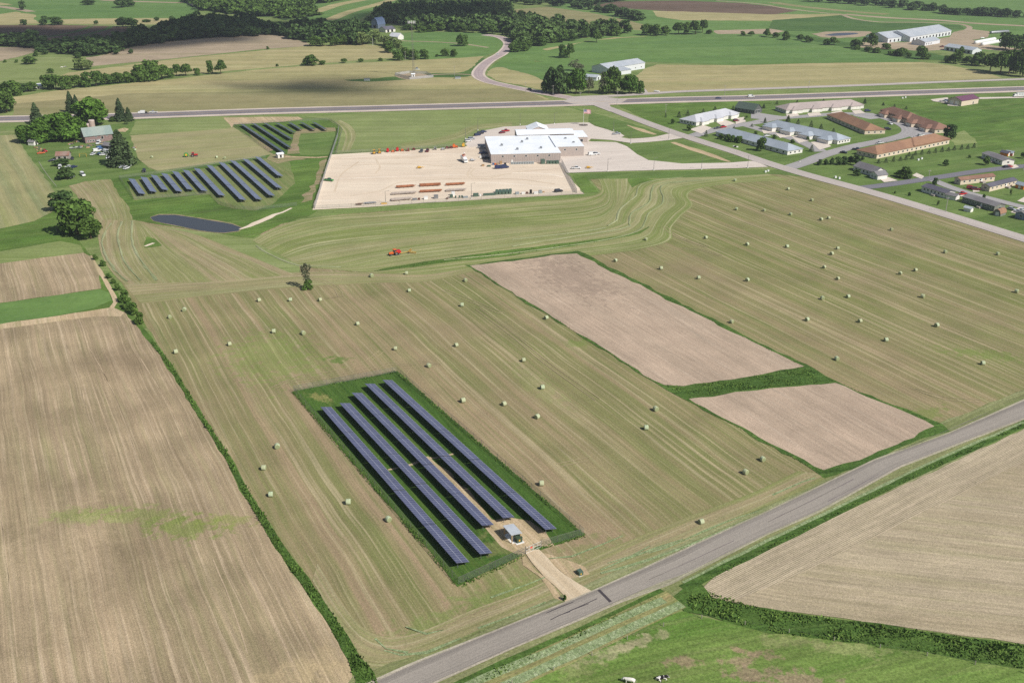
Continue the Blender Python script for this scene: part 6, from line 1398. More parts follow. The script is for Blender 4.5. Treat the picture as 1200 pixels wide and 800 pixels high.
car(698, 181.6, 'pickup', 'white', 'white pickup parked tight beside the white van', ang((688, 183), (702, 182)))
car(675, 198.2, 'pickup', 'white', 'white pickup at the front of the concrete apron', ang((668, 198.5), (682, 198)))
car(585, 198, 'van', 'navy', 'dark blue van on the yard nearest the barrels', ang((580, 198.5), (590, 198)))
car(591, 197.4, 'van', 'navy', 'dark blue van on the yard nearer the transformers', ang((585, 198), (596, 197)))
car(654.5, 225.3, 'suv', 'black', 'black car by itself in the corner of the gravel yard', ang((650, 226), (659, 225)))
car(494, 178.3, 'pickup', 'grey', 'grey pickup parked among the yard machines', ang((494, 179), (496, 175)))
car(501, 177.8, 'pickup', 'maroon', 'maroon pickup parked among the yard machines', ang((501, 179), (503, 175)))
car(385.5, 212.5, 'pickup', 'green', 'small dark green pickup by the pale fence of the yard', ang((380, 212), (390, 213)))
for x, y, c, lb in [(566, 174, 'silver', 'silver truck in the shade of the end wall, nearest the staff lot'), (568, 180.5, 'navy', 'dark blue truck in the shade of the end wall'), (571, 186.5, 'black', 'black truck in the shade of the end wall, nearest the crates')]:
    car(x - 1.5, y, 'pickup', c, lb, ang((562, y), (574, y)))
# apartments, mobile homes
car(847, 150, 'pickup', 'red', 'red pickup with trailer in front of the pale-roofed block', ang((840, 151), (853, 149)))
car(862.5, 142.4, 'suv', 'maroon', 'maroon car on the last driveway of the pale-roofed block', ang((858, 143), (868, 142)))
car(1016.5, 131, 'suv', 'navy', 'dark blue car at the end of the pink-roofed block', ang((1012, 131.5), (1021, 131)))
car(988.5, 179.8, 'car', 'black', 'black car at the street bend near the screen row', ang((984, 179), (994, 180)))
car(1004, 176.3, 'pickup', 'navy', 'dark pickup at the end of the long brown-roofed block', ang((1000, 176), (1009, 177)))
car(1040, 152.4, 'suv', 'black', 'black car at the end of the middle brown-roofed block', ang((1036, 152), (1044, 152)))
car(1043, 146, 'car', 'white', 'white car facing the two-step brown-roofed block', ang((1040, 145), (1046, 147)))
car(1031.5, 168.3, 'car', 'white', 'white car parked on the inner street below the middle block', ang((1027, 169), (1036, 168)))
car(1079, 159.8, 'suv', 'white', 'white car at the dead end of the apartment street', ang((1075, 160), (1084, 159)))
car(898.5, 140.2 + 20, 'car', 'white', 'white car on a driveway between the grey-roofed blocks', ang((1075, 160), (1084, 159)))
car(1137.5, 221.5, 'suv', 'red', 'bright red car in front of the cream home', ang((1133, 221), (1143, 222)))
car(1143, 223, 'suv', 'maroon', 'maroon car beside the bright red car', ang((1138, 222), (1148, 223)))
car(1127, 228.6, 'pickup', 'red', 'red pickup beside the small white garage', ang((1122, 229), (1132, 228)))
car(1179, 196.6, 'car', 'black', 'black car by the double-wide home', ang((1175, 196), (1184, 195)))
car(1182.5, 196.2, 'car', 'red', 'red car by the double-wide home', ang((1178, 196.5), (1187, 195.5)))
car(1185, 246.2, 'car', 'silver', 'silver car at the end of the grey-green mobile home', ang((1181, 245), (1189, 247)))
car(1193.5, 248.7, 'car', 'silver', 'silver car on the slab near the picture edge', ang((1189, 250), (1198, 247)))
car(1197.5, 247.3, 'car', 'white', 'white car on the slab near the picture edge', ang((1189, 250), (1198, 247)))
car(1105, 120, 'pickup', 'white', 'white pickup with boat in front of the maroon-roofed garage', ang((1100, 119), (1112, 120)))
car(1109.5, 119.5, 'suv', 'blue', 'blue car against the maroon-roofed garage', ang((1100, 119), (1112, 120)))
car(1104, 55.5, 'pickup', 'maroon', 'dark red pickup in the dairy yard', .3)
# highway truck with trailer, motorhome
def box_truck(px, py, label, dirn, L=9, col='white', cat='truck', name='box_truck', wins=0):
    t = thing(name, label, cat, P(px, py), dirn)
    m = MB(); m.box((-1.2, 0, 2.1), (L - 2.6, 2.4, 2.5)); m.build('cargo_box', PC[col], t, bevel=.05)
    m = MB(); shape_prism(m, [(L / 2 - 2.4, .6), (L / 2, .6), (L / 2, 1.4), (L / 2 - .6, 2.5), (L / 2 - 2.4, 2.6)], 2.2, 2.1, 2); m.build('cab', PC[col], t, bevel=.06)
    m = MB(); m.box((L / 2 - .28, 0, 1.95), (.1, 1.9, .8), ry=-.5); m.build('windscreen', M_GLASS, t)
    for i in range(wins):
        for s in (-1, 1): m = MB(); m.box((-L / 2 + 1.5 + i * 1.9, s * 1.21, 2.4), (1.0, .05, .6)); m.build('window', M_GLASS, t)
    m = MB(); m.box((-.2, 0, .7), (L - .6, 1.2, .25)); m.build('chassis', M_POST, t)
    wheels(t, (-L / 2 + 1.6, L / 2 - 1.3), 1.05, .48, .3); return t
box_truck(166, 133.5, 'white truck pulling a dark trailer on the highway past the farm', ang((170, 134), (150, 134.6)), 7).scale = (.75, .75, .75)
t = thing('flat_trailer', 'dark loaded trailer behind the white highway truck', 'trailer', P(171, 133.4), ang((170, 134), (150, 134.6)), None, .7)
m = MB(); m.box((0, 0, .9), (7, 2.3, .2)); m.build('deck', M_POST, t); m = MB(); m.box((.5, 0, 1.6), (4.5, 2, 1.1), taper=.8); m.build('load', PC['black'], t); wheels(t, (-1.2, 0), 1.05, .4)
car(180, 132.6, 'pickup', 'white', 'white pickup following the truck on the highway', ang((170, 134), (150, 134.6)))
box_truck(1194, 113.8, 'white motorhome on the lane beside the highway', ang((1200, 114), (1146, 115)), 10, name='motorhome', cat='motorhome', wins=3)
box_truck(493, 239.5 - 4, 'small white box trailer standing on the yard edge', 0.3, 5.0, 'silver') if False else None
# ---- tractors
def tractor(px, py, dirn, col, label, blower=None):
    t = thing('tractor', label, 'tractor', P(px, py), dirn)
    m = MB(); m.prism([(.1, .8), (2.3, .85), (2.35, 1.45), (2.1, 1.65), (.1, 1.7)], -.42, .42); m.build('hood', PC[col], t, bevel=.06)
    m = MB(); m.prism([(-1.2, 1.2), (.15, 1.2), (.1, 2.6), (-1.1, 2.6)], -.7, .7); m.build('cab_glass', M_GLASS, t)
    m = MB(); m.box((-.5, 0, 2.68), (1.6, 1.7, .16)); m.build('cab_roof', PC[col], t, bevel=.04)
    for s in (-1, 1): m = MB(); m.prism([(-1.6, 1.3), (-1.3, 1.75), (-.4, 1.8), (-.1, 1.3)], s * .95 - .25, s * .95 + .25); m.build('fender', PC[col], t)
    m = MB(); m.cyl((1.4, .25, 1.6), (1.4, .25, 2.3), .06, n=8); m.build('exhaust', M_POST, t)
    m = MB(); m.box((.5, 0, .8), (3.4, .5, .4)); m.build('chassis', M_POST, t)
    wheels(t, (-.85,), 1.0, .85, .45); wheels(t, (1.7,), .85, .55, .3)
    return t
td = ang((485, 295), (462, 299))
tractor(461.5, 299, td, 'orange', 'red-orange tractor pulling the yellow hay rake')
t = tractor(465.5, 298.3, td, 'red', 'second red cab part') if False else None
t = thing('forage_wagon', 'red implement coupled between the tractor and the hay rake', 'implement', P(466.5, 298.2), td)
m = MB(); m.prism([(-1.2, .7), (1.1, .7), (1.3, 1.5), (.8, 2.2), (-.9, 2.2), (-1.3, 1.5)], -.8, .8); m.build('body', PC['red'], t, bevel=.08)
m = MB(); m.cyl((1.2, 0, .7), (2.2, 0, .6), .07, n=6); m.build('drawbar', M_POST, t); wheels(t, (-.2,), 1.0, .5)
t = thing('hay_rake', 'yellow wheel rake with spread arms drawn over the hay', 'hay rake', P(477.5, 297), td)
m = MB(); m.cyl((3.6, 0, .8), (-.5, 0, .8), .09, n=6); m.build('drawbar', PC['yellow'], t)
for s in (-1, 1):
    m = MB(); m.cyl((-.5, 0, .9), (-3.0, s * 2.6, .9), .09, n=6); m.build('rake_arm', PC['yellow'], t)
    for k in range(5):
        x, y = -.9 - k * .5, s * (.5 + k * .5); m = MB()
        for j in range(12):
            a = j * PI / 6; m.cyl((x, y, .65), (x + .6 * math.cos(a) * .4, y + .6 * math.cos(a) * .9 * s, .65 + .6 * math.sin(a)), .025, n=4)
        m.cyl((x - .03, y, .65), (x + .03, y, .65), .42, n=12); m.build('rake_wheel', PC['yellow'], t)
wheels(t, (-.4,), .7, .35, .18)
td = ang((212, 184), (232, 182.6))
tractor(227.5, 183.6, td, 'red', 'red tractor pulling the green round baler')
t = thing('round_baler', 'green round baler behind the red tractor', 'baler', P(219, 184.2), td)
m = MB(); m.prism([(-1.6, .9), (-1.2, .6), (1.0, .7), (1.3, 1.4), (.9, 2.3), (-.2, 2.8), (-1.3, 2.4), (-1.75, 1.6)], -.85, .85); m.build('baler_body', PC['green'], t, bevel=.08)
for s in (-1, 1): m = MB(); m.cyl((-.3, s * .86, 1.6), (-.3, s * .92, 1.6), .7, n=16); m.build('side_disc', PC['yellow'], t)
m = MB(); m.cyl((1.1, 0, .8), (3.4, 0, .6), .08, n=6); m.build('drawbar', PC['green'], t); wheels(t, (-.1,), 1.05, .5, .35)
# ---- yard machines
def machine(px, py, col, kind, label, name, cat, dirn=None):
    dirn = ang((px, py + 1), (px + .6, py - 3)) if dirn is None else dirn
    t = thing(name, label, cat, P(px, py), dirn)
    if kind == 'reeltrailer':
        m = MB()
        for s in (-1, 1): m.cyl((0, s * .5, 1.2), (0, s * .62, 1.2), 1.1, n=18)
        m.build('reel_flange', PC[col], t); m = MB(); m.cyl((0, -.5, 1.2), (0, .5, 1.2), .75, n=14); m.build('reel_core', M_POST, t)
        m = MB(); m.box((.3, .75, .6), (3.0, .12, .14)); m.box((.3, -.75, .6), (3.0, .12, .14)); m.cyl((1.7, 0, .6), (2.8, 0, .55), .06, n=6); m.build('trailer_frame', PC[col], t); wheels(t, (-.3,), .95, .38)
    elif kind == 'digger':
        m = MB(); m.prism([(-1.8, .7), (1.6, .7), (1.7, 1.3), (.6, 1.5), (-1.8, 1.6)], -.8, .8); m.build('machine_body', PC[col], t, bevel=.08)
        m = MB(); m.prism([(-.8, 1.5), (.6, 1.5), (.5, 2.7), (-.7, 2.7)], -.65, .65); m.build('cab_glass', M_GLASS, t)
        m = MB(); m.box((-.1, 0, 2.78), (1.5, 1.5, .14)); m.build('cab_roof', PC[col], t)
        m = MB(); m.cyl((-1.7, 0, 1.2), (-2.6, 0, 3.0), .16, .12, n=6); m.cyl((-2.6, 0, 3.0), (-3.2, 0, 1.6), .12, n=6); m.build('boom', PC[col], t)
        m = MB(); m.prism([(1.8, .3), (2.5, .3), (2.4, .9), (1.8, 1.1)], -1.0, 1.0); m.build('bucket', M_POST, t); wheels(t, (-1.1,), .85, .65, .4); wheels(t, (1.2,), .8, .5, .35)
    elif kind == 'chipper':
        m = MB(); m.prism([(-1.2, .7), (1.1, .7), (1.0, 1.9), (.2, 2.5), (-.9, 2.3)], -.8, .8); m.build('machine_body', PC[col], t, bevel=.08)
        m = MB(); m.cyl((-.2, 0, 2.2), (-.9, 0, 3.2), .22, .18, n=8); m.build('discharge_chute', PC[col], t); m = MB(); m.cyl((1.0, 0, .7), (2.4, 0, .6), .07, n=6); m.build('drawbar', M_POST, t); wheels(t, (-.1,), .95, .42)
    elif kind == 'frame':
        m = MB()
        for s in (-1, 1): m.box((0, s * .8, .8), (4.2, .12, .16)); m.cyl((-1.6, s * .8, .8), (-1.0, 0, 1.9), .06, n=5)
        for x in (-1.8, -.6, .6, 1.8): m.box((x, 0, .8), (.12, 1.7, .14))
        m.cyl((2.1, 0, .8), (3.2, 0, .65), .07, n=6); m.build('trailer_frame', PC[col], t); m = MB(); m.box((-.4, 0, 1.15), (1.6, 1.1, .55)); m.build('tool_box', PC[col], t, bevel=.04); wheels(t, (-.5, .3), .95, .36)
    return t
machine(438.5, 180.6, 'yellow', 'digger', 'yellow backhoe at the meadow fence, outermost of the machine row', 'backhoe', 'backhoe')
machine(444.8, 179.9, 'yellow', 'digger', 'yellow backhoe standing second in the machine row', 'backhoe', 'backhoe')
machine(454.5, 178.7, 'red', 'chipper', 'red chipper next to the two yellow backhoes', 'wood_chipper', 'chipper')
machine(460.5, 178.6, 'orange', 'frame', 'orange trailer between the two smaller red machines', 'equipment_trailer', 'trailer')
machine(465.8, 177.6, 'red', 'chipper', 'smaller red chipper in the middle of the machine row', 'wood_chipper', 'chipper')
machine(471.5, 177.4, 'orange', 'frame', 'low orange-red trailer beside the biggest red machine', 'equipment_trailer', 'trailer')
machine(478, 177.4, 'red', 'reeltrailer', 'biggest red machine, a reel trailer, in the row', 'reel_trailer', 'reel trailer')
machine(485, 176.1, 'maroon', 'frame', 'low dark red trailer beside the grey pickup', 'equipment_trailer', 'trailer')
machine(510, 175.8, 'silver', 'reeltrailer', 'silver reel trailer past the maroon pickup', 'reel_trailer', 'reel trailer')
machine(519, 175.8, 'silver', 'frame', 'silver frame trailer past the silver reel trailer', 'equipment_trailer', 'trailer')
machine(524, 174.4, 'maroon', 'frame', 'dark red flat trailer, first of the closely parked pair', 'equipment_trailer', 'trailer')
machine(528.5, 174.0, 'maroon', 'frame', 'dark red flat trailer, second of the closely parked pair', 'equipment_trailer', 'trailer')
machine(532, 173.6, 'orange', 'chipper', 'orange chipper beside the dark red flat trailers', 'wood_chipper', 'chipper')
machine(534.8, 173.3, 'orange', 'frame', 'orange trailer right beside the orange chipper', 'equipment_trailer', 'trailer')
machine(543, 172.6, 'yellow', 'chipper', 'small yellow chipper nearest the staff lot', 'wood_chipper', 'chipper')
machine(492, 197.6, 'yellow', 'frame', 'yellow trailer alone in the middle of the gravel yard', 'equipment_trailer', 'trailer', ang((488, 198), (497, 197)))
# bucket truck
td = ang((537, 184), (548, 193)); t = box_truck(544, 189.8, 'white bucket truck with orange boom near the shaded end wall', td, 8.5, 'white', name='bucket_truck')
m = MB(); m.box((-2.2, 0, 3.7), (1.2, 1.2, .8)); m.cyl((-2.2, 0, 3.9), (2.6, 0, 4.6), .3, .2, n=8); m.cyl((2.6, 0, 4.6), (-1.0, .6, 5.0), .2, .16, n=8); m.build('boom', PC['orange'], t)
m = MB(); m.box((-1.6, .6, 5.0), (.9, .9, 1.0)); m.build('basket', M_WHITE, t)
machine(553.5, 189, 'silver', 'frame', 'small silver trailer near the bucket truck', 'equipment_trailer', 'trailer', ang((550, 189), (557, 188)))
machine(690, 197.6, 'yellow', 'frame', 'yellow-loaded flat trailer on the concrete apron', 'equipment_trailer', 'trailer', ang((683, 198), (697, 197)))
# pole racks
M_POLEW = flat('treated_pole', S(158, 106, 78), .85, .1, var=.25, sc=.5); M_POLEG = flat('grey_pole', S(172, 160, 150), .85, .1, var=.2); M_POLED = flat('dark_pole', S(96, 62, 50), .9)
def pole_stack(x0, y0, x1, y1, label, mat, rows=2, n=6, r=.2):
    A, B = P(x0, y0), P(x1, y1); d = B - A; L_ = d.length
    t = thing('pole_stack', label, 'pole stack', A, math.atan2(d.y, d.x), 'racks of utility poles in the yard')
    for x in rangep(0, L_, 4):
        m = MB(); m.box((x, n * r, .3), (.35, 2.4 * n * r, .6)); m.build('rack_beam', M_WPOST, t)
    for k in range(rows):
        for j in range(n - k):
            m = MB(); e0, e1 = random.uniform(-.8, .8), random.uniform(-.8, .8); m.cyl((e0, j * 2 * r + k * r, .8 + k * 1.75 * r), (L_ + e1, j * 2 * r + k * r, .8 + k * 1.75 * r), r, r * .8, n=8); m.build('pole', mat, t)
    return t
for i, a in enumerate([((466, 221), (486, 219.6), 'brown pole stack in the back row, nearest the pale fence', M_POLEW, 2), ((493, 219.4), (516, 218.2), 'brown pole stack in the middle of the back row', M_POLEW, 3), ((523.5, 218.2), (544, 217), 'brown pole stack in the back row, nearest the building', M_POLEW, 2),
                       ((460, 229), (487, 227.4), 'mixed pale pole stack in the front row, nearest the pale fence', M_POLEG, 2), ((493, 226.4), (517.5, 225.2), 'brown pole stack in the middle of the front row', M_POLEW, 2), ((524, 225.2), (545.5, 224), 'mixed pole stack in the front row, nearest the building', M_POLEG, 2)]):
    pole_stack(*a[0], *a[1], a[2], a[3], a[4])
pole_stack(459.5, 236.4, 482, 234.6, 'grey pole stack close to the hay field fence', M_POLEG, 2, 7)
pole_stack(427.5, 240, 440, 239, 'short grey crossarm stack close to the fence', M_ALU, 1, 5); pole_stack(418, 241, 424, 240.6, 'shortest dark stack close to the fence', M_POLED, 1, 4)
# transformers, crates, reels
M_TRF = flat('transformer_green', S(76, 102, 88), .5, .4); M_TRG = flat('transformer_grey', S(150, 158, 160), .5, .4)
def transformer(px, py, mat, cyl=False, sc=1.0):
    t = thing('transformer', '', 'transformer', P(px, py), ang((560, 228), (600, 225.7)), None, sc)
    if cyl:
        m = MB(); m.cyl((0, 0, .1), (0, 0, 1.2), .42, n=14); m.cyl((0, 0, 1.2), (0, 0, 1.3), .46, .3, n=14); m.build('tank', mat, t)
        for s in (-1, 1): m = MB(); m.cyl((s * .18, 0, 1.25), (s * .22, 0, 1.6), .06, n=6); m.build('bushing', M_WHITE, t)
    else:
        m = MB(); m.box((0, 0, .75), (1.4, 1.3, 1.4)); m.build('cabinet', mat, t, bevel=.05)
        m = MB(); m.add([(-.75, -.7, 1.45), (.75, -.7, 1.45), (.75, .7, 1.62), (-.75, .7, 1.62), (-.75, -.7, 1.5), (.75, -.7, 1.5), (.75, .7, 1.68), (-.75, .7, 1.68)], [(0, 3, 2, 1), (4, 5, 6, 7), (0, 1, 5, 4), (1, 2, 6, 5), (2, 3, 7, 6), (3, 0, 4, 7)]); m.build('lid', mat, t)
        m = MB(); m.box((0, 0, .03), (1.7, 1.6, .1)); m.build('base_pad', M_WHITE, t)
    return t
items = []
for i in range(5):
    for j in range(3): items.append((transformer(582.0 + i * 3.9 + j * .2, 228.3 - i * .22 - j * 1.15, M_TRF, sc=1.05), i, j))
for o, i, j in items:
    o['label'] = 'large green transformer, %s column from the poles, %s row from the fence' % (ORDN[i], ORDN[j]); o['group'] = 'large green transformers at the yard edge'
for i in range(6): o = transformer(567.5 + i * 2.3, 229.7 - i * .14, M_TRF, sc=.8); o['label'] = '%s small green transformer beside the large ones, counted from the pole stacks' % ORDN[i]; o['group'] = 'small green transformers at the yard edge'
for i, (x, y) in enumerate([(556.2, 230.6), (559, 230.4), (529, 232), (534, 232.4), (538.5, 232.2), (541.5, 232)]): o = transformer(x, y, M_TRF, cyl=i > 2, sc=1.1); o['label'] = '%s lone green transformer near the pole stacks, counted from the utility building' % ORDN[i]; o['group'] = 'lone green transformers near the pole stacks'
for i in range(14): o = transformer(599.5 + i * 1.95, 192.9 - i * .045, M_TRG, cyl=True, sc=1.15); o['label'] = '%s grey can of the row along the long wall, counted from the barrels' % ORDN[i]; o['group'] = 'grey transformer cans along the wall'
for i, (x, s) in enumerate([(636, 1.7), (642, 1.2), (645.6, 1.2), (649.2, 1.2), (653, 1.3)]): o = transformer(x, 192.2, M_TRF, sc=s); o['label'] = '%s green transformer along the long wall, counted from the grey cans' % ORDN[i]; o['group'] = 'green transformers along the wall'
M_WOODC = flat('pallet_wood', S(170, 140, 104), .9)
def crate(px, py, label, mat=None, d=(1.4, 1.2, 1.1), name='crate', lidm=None):
    t = thing(name, label, 'crate', P(px, py), ang((560, 228), (600, 225.7)))
    m = MB()
    for k in (-1, 0, 1): m.box((k * d[0] * .4, 0, .06), (.12, d[1], .12))
    m.build('pallet', M_WOODC, t); m = MB(); m.box((0, 0, .14 + d[2] / 2), d); m.build('crate_box', mat or M_WOODC, t, bevel=.03)
    m = MB(); m.box((0, 0, .16 + d[2]), (d[0] + .08, d[1] + .08, .06)); m.build('lid', lidm or mat or M_WOODC, t); return t
W = [((486, 235), 'grey crate between the grey poles and the two pale pallets', M_ALU, (2.4, 1.2, 1)), ((491, 234.4), 'brown crate beside the grey crate', M_POLED, (1.2, 1, .9)), ((499, 233.8), 'first pale wire basket pallet', M_WHITE, (2.0, 1.4, 1.5)), ((511, 232.8), 'second pale wire basket pallet', M_ALU, (2.2, 1.6, 1.8)), ((524, 233.6), 'small brown crate near the lone transformers', M_POLED, (1.2, 1, .6)),
     ((531, 229.6), 'tall pale crate above the lone transformers', M_WHITE, (1.8, 1.2, 2.2)), ((545.5, 232.2), 'low grey crate at the end of the lone transformers', M_TRG, (2.6, 1.2, .8)), ((562.8, 230), 'small pale crate between the green transformers', M_WHITE, (.9, .9, .9)),
     ((606, 228), 'round-topped grey crate past the large transformers', M_TRG, (2, 1.4, 1.2)), ((613, 227.6), 'pale crate past the grey crate', M_WHITE, (1.8, 1.2, .9)), ((617.5, 227.4), 'dark crate beside the pale stack', M_POLED, (1, 1, 1)), ((622, 227.4), 'tall dark crate by the yard fence', M_DDOOR, (1.1, 1.1, 2.2)), ((628, 227.4), 'white crate by the yard fence', M_WHITE, (2.4, 1.4, 1)), ((633, 226.8), 'grey and white crate by the yard fence', M_TRG, (1.6, 1.4, 1.6)), ((637, 225.8), 'small brown crate by the yard fence', M_WOODC, (1, .8, .5)),
     ((450, 239.2), 'yellow low crate under the light pole', PC['yellow'], (3.0, 1.2, .5)), ((578, 193.4), 'blue crate at the building corner', PC['blue'], (1.2, 1, 1)), ((580.5, 193.6), 'orange crate at the building corner', PC['orange'], (1, 1, 1)), ((583, 193.8), 'yellow-brown crate at the building corner', M_WOODC, (1, 1.2, 1.3)), ((587, 192.6), 'tall wooden crate at the building wall', M_WOODC, (1.4, 1, 1.8)), ((592, 193), 'dark crate at the building wall', M_DDOOR, (1.2, 1, .9)), ((566, 195), 'brown crate in front of the shaded end wall', M_WOODC, (1.6, 1.2, 1)), ((573, 195.6), 'grey-green crate in front of the shaded end wall', M_TRF, (2.0, 1.4, .8)), ((563, 185), 'white crate near the shaded end wall', M_WHITE, (1.2, 1.2, 1))]
for p, lb, mt, d in W: crate(p[0], p[1], lb, mt, d)
# ---- shelter of the near compound
c0, c1 = P(603, 634), P(612, 630); d = P(611.5, 631) - P(597, 617)
ss = P(602, 632); td = EW
t = thing('equipment_shelter', 'open shelter with pale steel roof inside the near solar compound', 'shelter', P(600.5, 630.5), td)
m = MB(); hx, hy = 2.3, 1.5
for x in (-hx + .3, hx - .3):
    for y in (-hy + .3, hy - .3): q = MB(); zt = 2.5 + (y / hy) * -.0; q.box((x, y, 1.3), (.16, .16, 2.6)); q.build('post', flat('new_timber', S(196, 164, 116), .9), t)
m.add([(-hx, -hy, 2.45), (hx, -hy, 2.45), (hx, hy, 2.75), (-hx, hy, 2.75), (-hx, -hy, 2.55), (hx, -hy, 2.55), (hx, hy, 2.85), (-hx, hy, 2.85)], [(0, 3, 2, 1), (4, 5, 6, 7), (0, 1, 5, 4), (1, 2, 6, 5), (2, 3, 7, 6), (3, 0, 4, 7)])
m.build('roof', R_STEEL, t)
m = MB(); m.box((.4, 0, .95), (2.4, .6, 1.5)); m.build('inverter_cabinet', M_WHITE, t, bevel=.04)
m = MB(); m.box((0, 0, .1), (4.4, 2.6, .12)); m.build('slab', M_TRIM, t)
t = thing('transformer', 'dark green transformer on a pale pad beside the shelter', 'transformer', P(607.3, 634.2), EW)
m = MB(); m.box((0, 0, .1), (2.6, 2.2, .2)); m.build('base_pad', M_TRIM, t); m = MB(); m.box((0, 0, .85), (1.7, 1.5, 1.3)); m.build('cabinet', flat('dark_green_cabinet', S(62, 82, 62), .5, .4), t, bevel=.05)
m = MB(); m.box((-.87, .1, .9), (.03, .4, .45)); m.build('warning_label', PC['yellow'], t); m = MB(); m.box((0, 0, 1.53), (1.8, 1.6, .07)); m.build('lid', flat('dark_green_cabinet', S(62, 82, 62)), t)
t = thing('transformer', 'green transformer box beside the gravel drive outside the fence', 'transformer', P(679.5, 672.5), EW)
m = MB(); m.box((0, 0, .06), (1.9, 1.5, .12)); m.build('base_pad', M_TRIM, t); m = MB(); m.box((0, 0, .62), (1.4, 1.1, 1.0)); m.build('cabinet', M_TRF, t, bevel=.05); m = MB(); m.box((-.72, .1, .6), (.03, .3, .35)); m.build('warning_label', PC['yellow'], t)
t = tree('bush', 661.5, 703.5, 697, 5, 'bush', 'small dark bush at the foot of the gravel drive', 'bush')
# equipment hut of the northern arrays
b = house('equipment_hut', 'small white hut with pale roof between the two far solar arrays', 'hut', (326, 186), (332.3, 185), (323.5, 184.5), 2.6, 3.1, W_WHITE, R_WHITE, 'gable', 'x', lu=3.8, lv=3.2); b.win('y0', [1.9], 1.2, 1.2, 1.8, M_DDOOR, 'door')

# ================================================================== POLES, MAST, FLAG
M_LP = flat('lamp_pole', S(120, 116, 112), .6)
def lamp(px, py, pt, label, arm=True):
    h = height_at(px, py, pt); t = thing('lamp_post', label, 'lamp post', P(px, py), 0.2)
    m = MB(); m.cyl((0, 0, 0), (0, 0, h), .14, .08, n=8); m.build('pole', M_LP, t)
    m = MB(); m.cyl((0, 0, 0), (0, 0, .7), .35, n=10); m.build('concrete_base', M_TRIM, t)
    if arm: m = MB(); m.cyl((0, 0, h - .1), (1.6, 0, h + .1), .05, n=6); m.box((1.7, 0, h + .05), (.7, .3, .12)); m.build('lamp_head', M_LP, t)
LM = [(609.5, 146.5, 133), (649.5, 145.5, 132), (719, 153.5, 141), (739, 168.5, 154), (783.5, 164, 151), (822, 198.8, 184), (876, 197, 182), (712, 201, 186), (766, 199.8, 185), (560, 153, 139), (545.5, 163, 149.5), (552.5, 233, 215), (452, 238, 224), (937, 190, 181.5)]
LN = ['behind the white roof nearest the staff lot', 'behind the gabled roof end', 'beside the silver pickup', 'on the curve of the entry drive', 'where the entry drive meets the town road', 'on the long drive below the lawn', 'where the long drive meets the town road', 'on the apron nearest the building', 'on the apron midway along the lawn', 'beside the dark staff cars', 'beside the white staff cars', 'at the yard edge near the green transformers', 'at the yard edge near the pale fence', 'on the apartment street corner']
for (x, y, tp), n_ in zip(LM, LN): lamp(x, y, tp, 'thin lamp post ' + n_)
def upole(px, py, pt, label, cross=True, col=None):
    h = height_at(px, py, pt); t = thing('utility_pole', label, 'utility pole', P(px, py), .3)
    m = MB(); m.cyl((0, 0, 0), (0, 0, h), .17, .11, n=8); m.build('pole', col or M_WPOST, t)
    if cross: m = MB(); m.box((0, 0, h - .6), (2.2, .12, .14)); m.build('crossarm', col or M_WPOST, t)
M_GP = flat('grey_utility_pole', S(170, 164, 158), .9)
for (x, y, tp, n_) in [(1088, 209.5, 199, 'grey utility pole at the mobile home street corner'), (1108, 248.5, 231, 'grey utility pole on the lawn beside the town road'), (1199, 200, 186, 'grey utility pole near the double-wide home'), (947, 108, 95, 'thin utility pole on the frontage road'), (849, 112, 100, 'thin utility pole by the highway embankment'), (723, 123, 107, 'utility pole at the highway junction'), (648, 112, 100, 'pole with sign beside the conifers'), (616, 109, 96, 'grey pole at the inner side of the side road'), (750, 108, 94, 'pale pole at the farm driveway'), (680, 113, 108, 'short pole under the junction trees'), (475, 70, 60, 'white pole among the trees near the mast'), (532.5, 89, 77.5, 'grey pole on the mast lane'), (780, 133, 122, 'thin pole on the green meadow by the highway')]:
    upole(x, y, tp, n_, True, M_GP)
upole(437, 54, 45, 'white round-topped pole beside the tilled field', False, M_WHITE)
# mast
h = height_at(484.8, 90, 26); t = thing('radio_mast', 'tall lattice radio mast with white antennas on a gravel pad', 'mast', P(484.8, 90))
m = MB(); w0, w1 = 1.0, .6; N = 22
leg = [(math.cos(a), math.sin(a)) for a in (0, 2.094, 4.189)]
for lx, ly in leg: m.cyl((lx * w0, ly * w0, 0), (lx * w1, ly * w1, h), .08, .06, n=5)
for k in range(N):
    f, g_ = k / N, (k + 1) / N; a, b_ = w0 + (w1 - w0) * f, w0 + (w1 - w0) * g_
    for i in range(3):
        j = (i + 1) % 3; m.cyl((leg[i][0] * a, leg[i][1] * a, h * f), (leg[j][0] * b_, leg[j][1] * b_, h * g_), .05, n=4); m.cyl((leg[i][0] * b_, leg[i][1] * b_, h * g_), (leg[j][0] * b_, leg[j][1] * b_, h * g_), .05, n=4)
m.build('lattice', M_LP, t)
m = MB()
for s in (-1, 1): m.box((0, s * 2.2, h - 1), (.15, .15, .2))
m.box((0, 0, h - .2), (2.6, .2, .2)); m.box((0, 0, h - .2), (.2, 2.6, .2)); m.cyl((0, 0, h), (0, 0, h + 2), .05, n=5)
for x in (-3, -1.6, 0, 1.6, 3): m.box((x, 0, h - .2), (.6, .5, 2.4))
m.box((0, 0, h - .4), (6.4, .15, .15)); m.build('antenna_array', M_WHITE, t)
m = MB(); m.cyl((-1.2, 0, h - 6), (0, 0, h - 4), .05, n=4); m.cyl((1.2, 0, h - 6), (0, 0, h - 4), .05, n=4); m.build('antenna_bracket', M_LP, t)
b = house('equipment_hut', 'tiny white hut at the foot of the radio mast', 'hut', (482.5, 90.6), (486, 90.4), (481.5, 89.5), 2.6, 3, M_WHITE, R_WHITE, 'gable', 'x', lu=3, lv=2.6); b.win('y0', [1.5], 1.1, .9, 1.9, M_DDOOR, 'door')
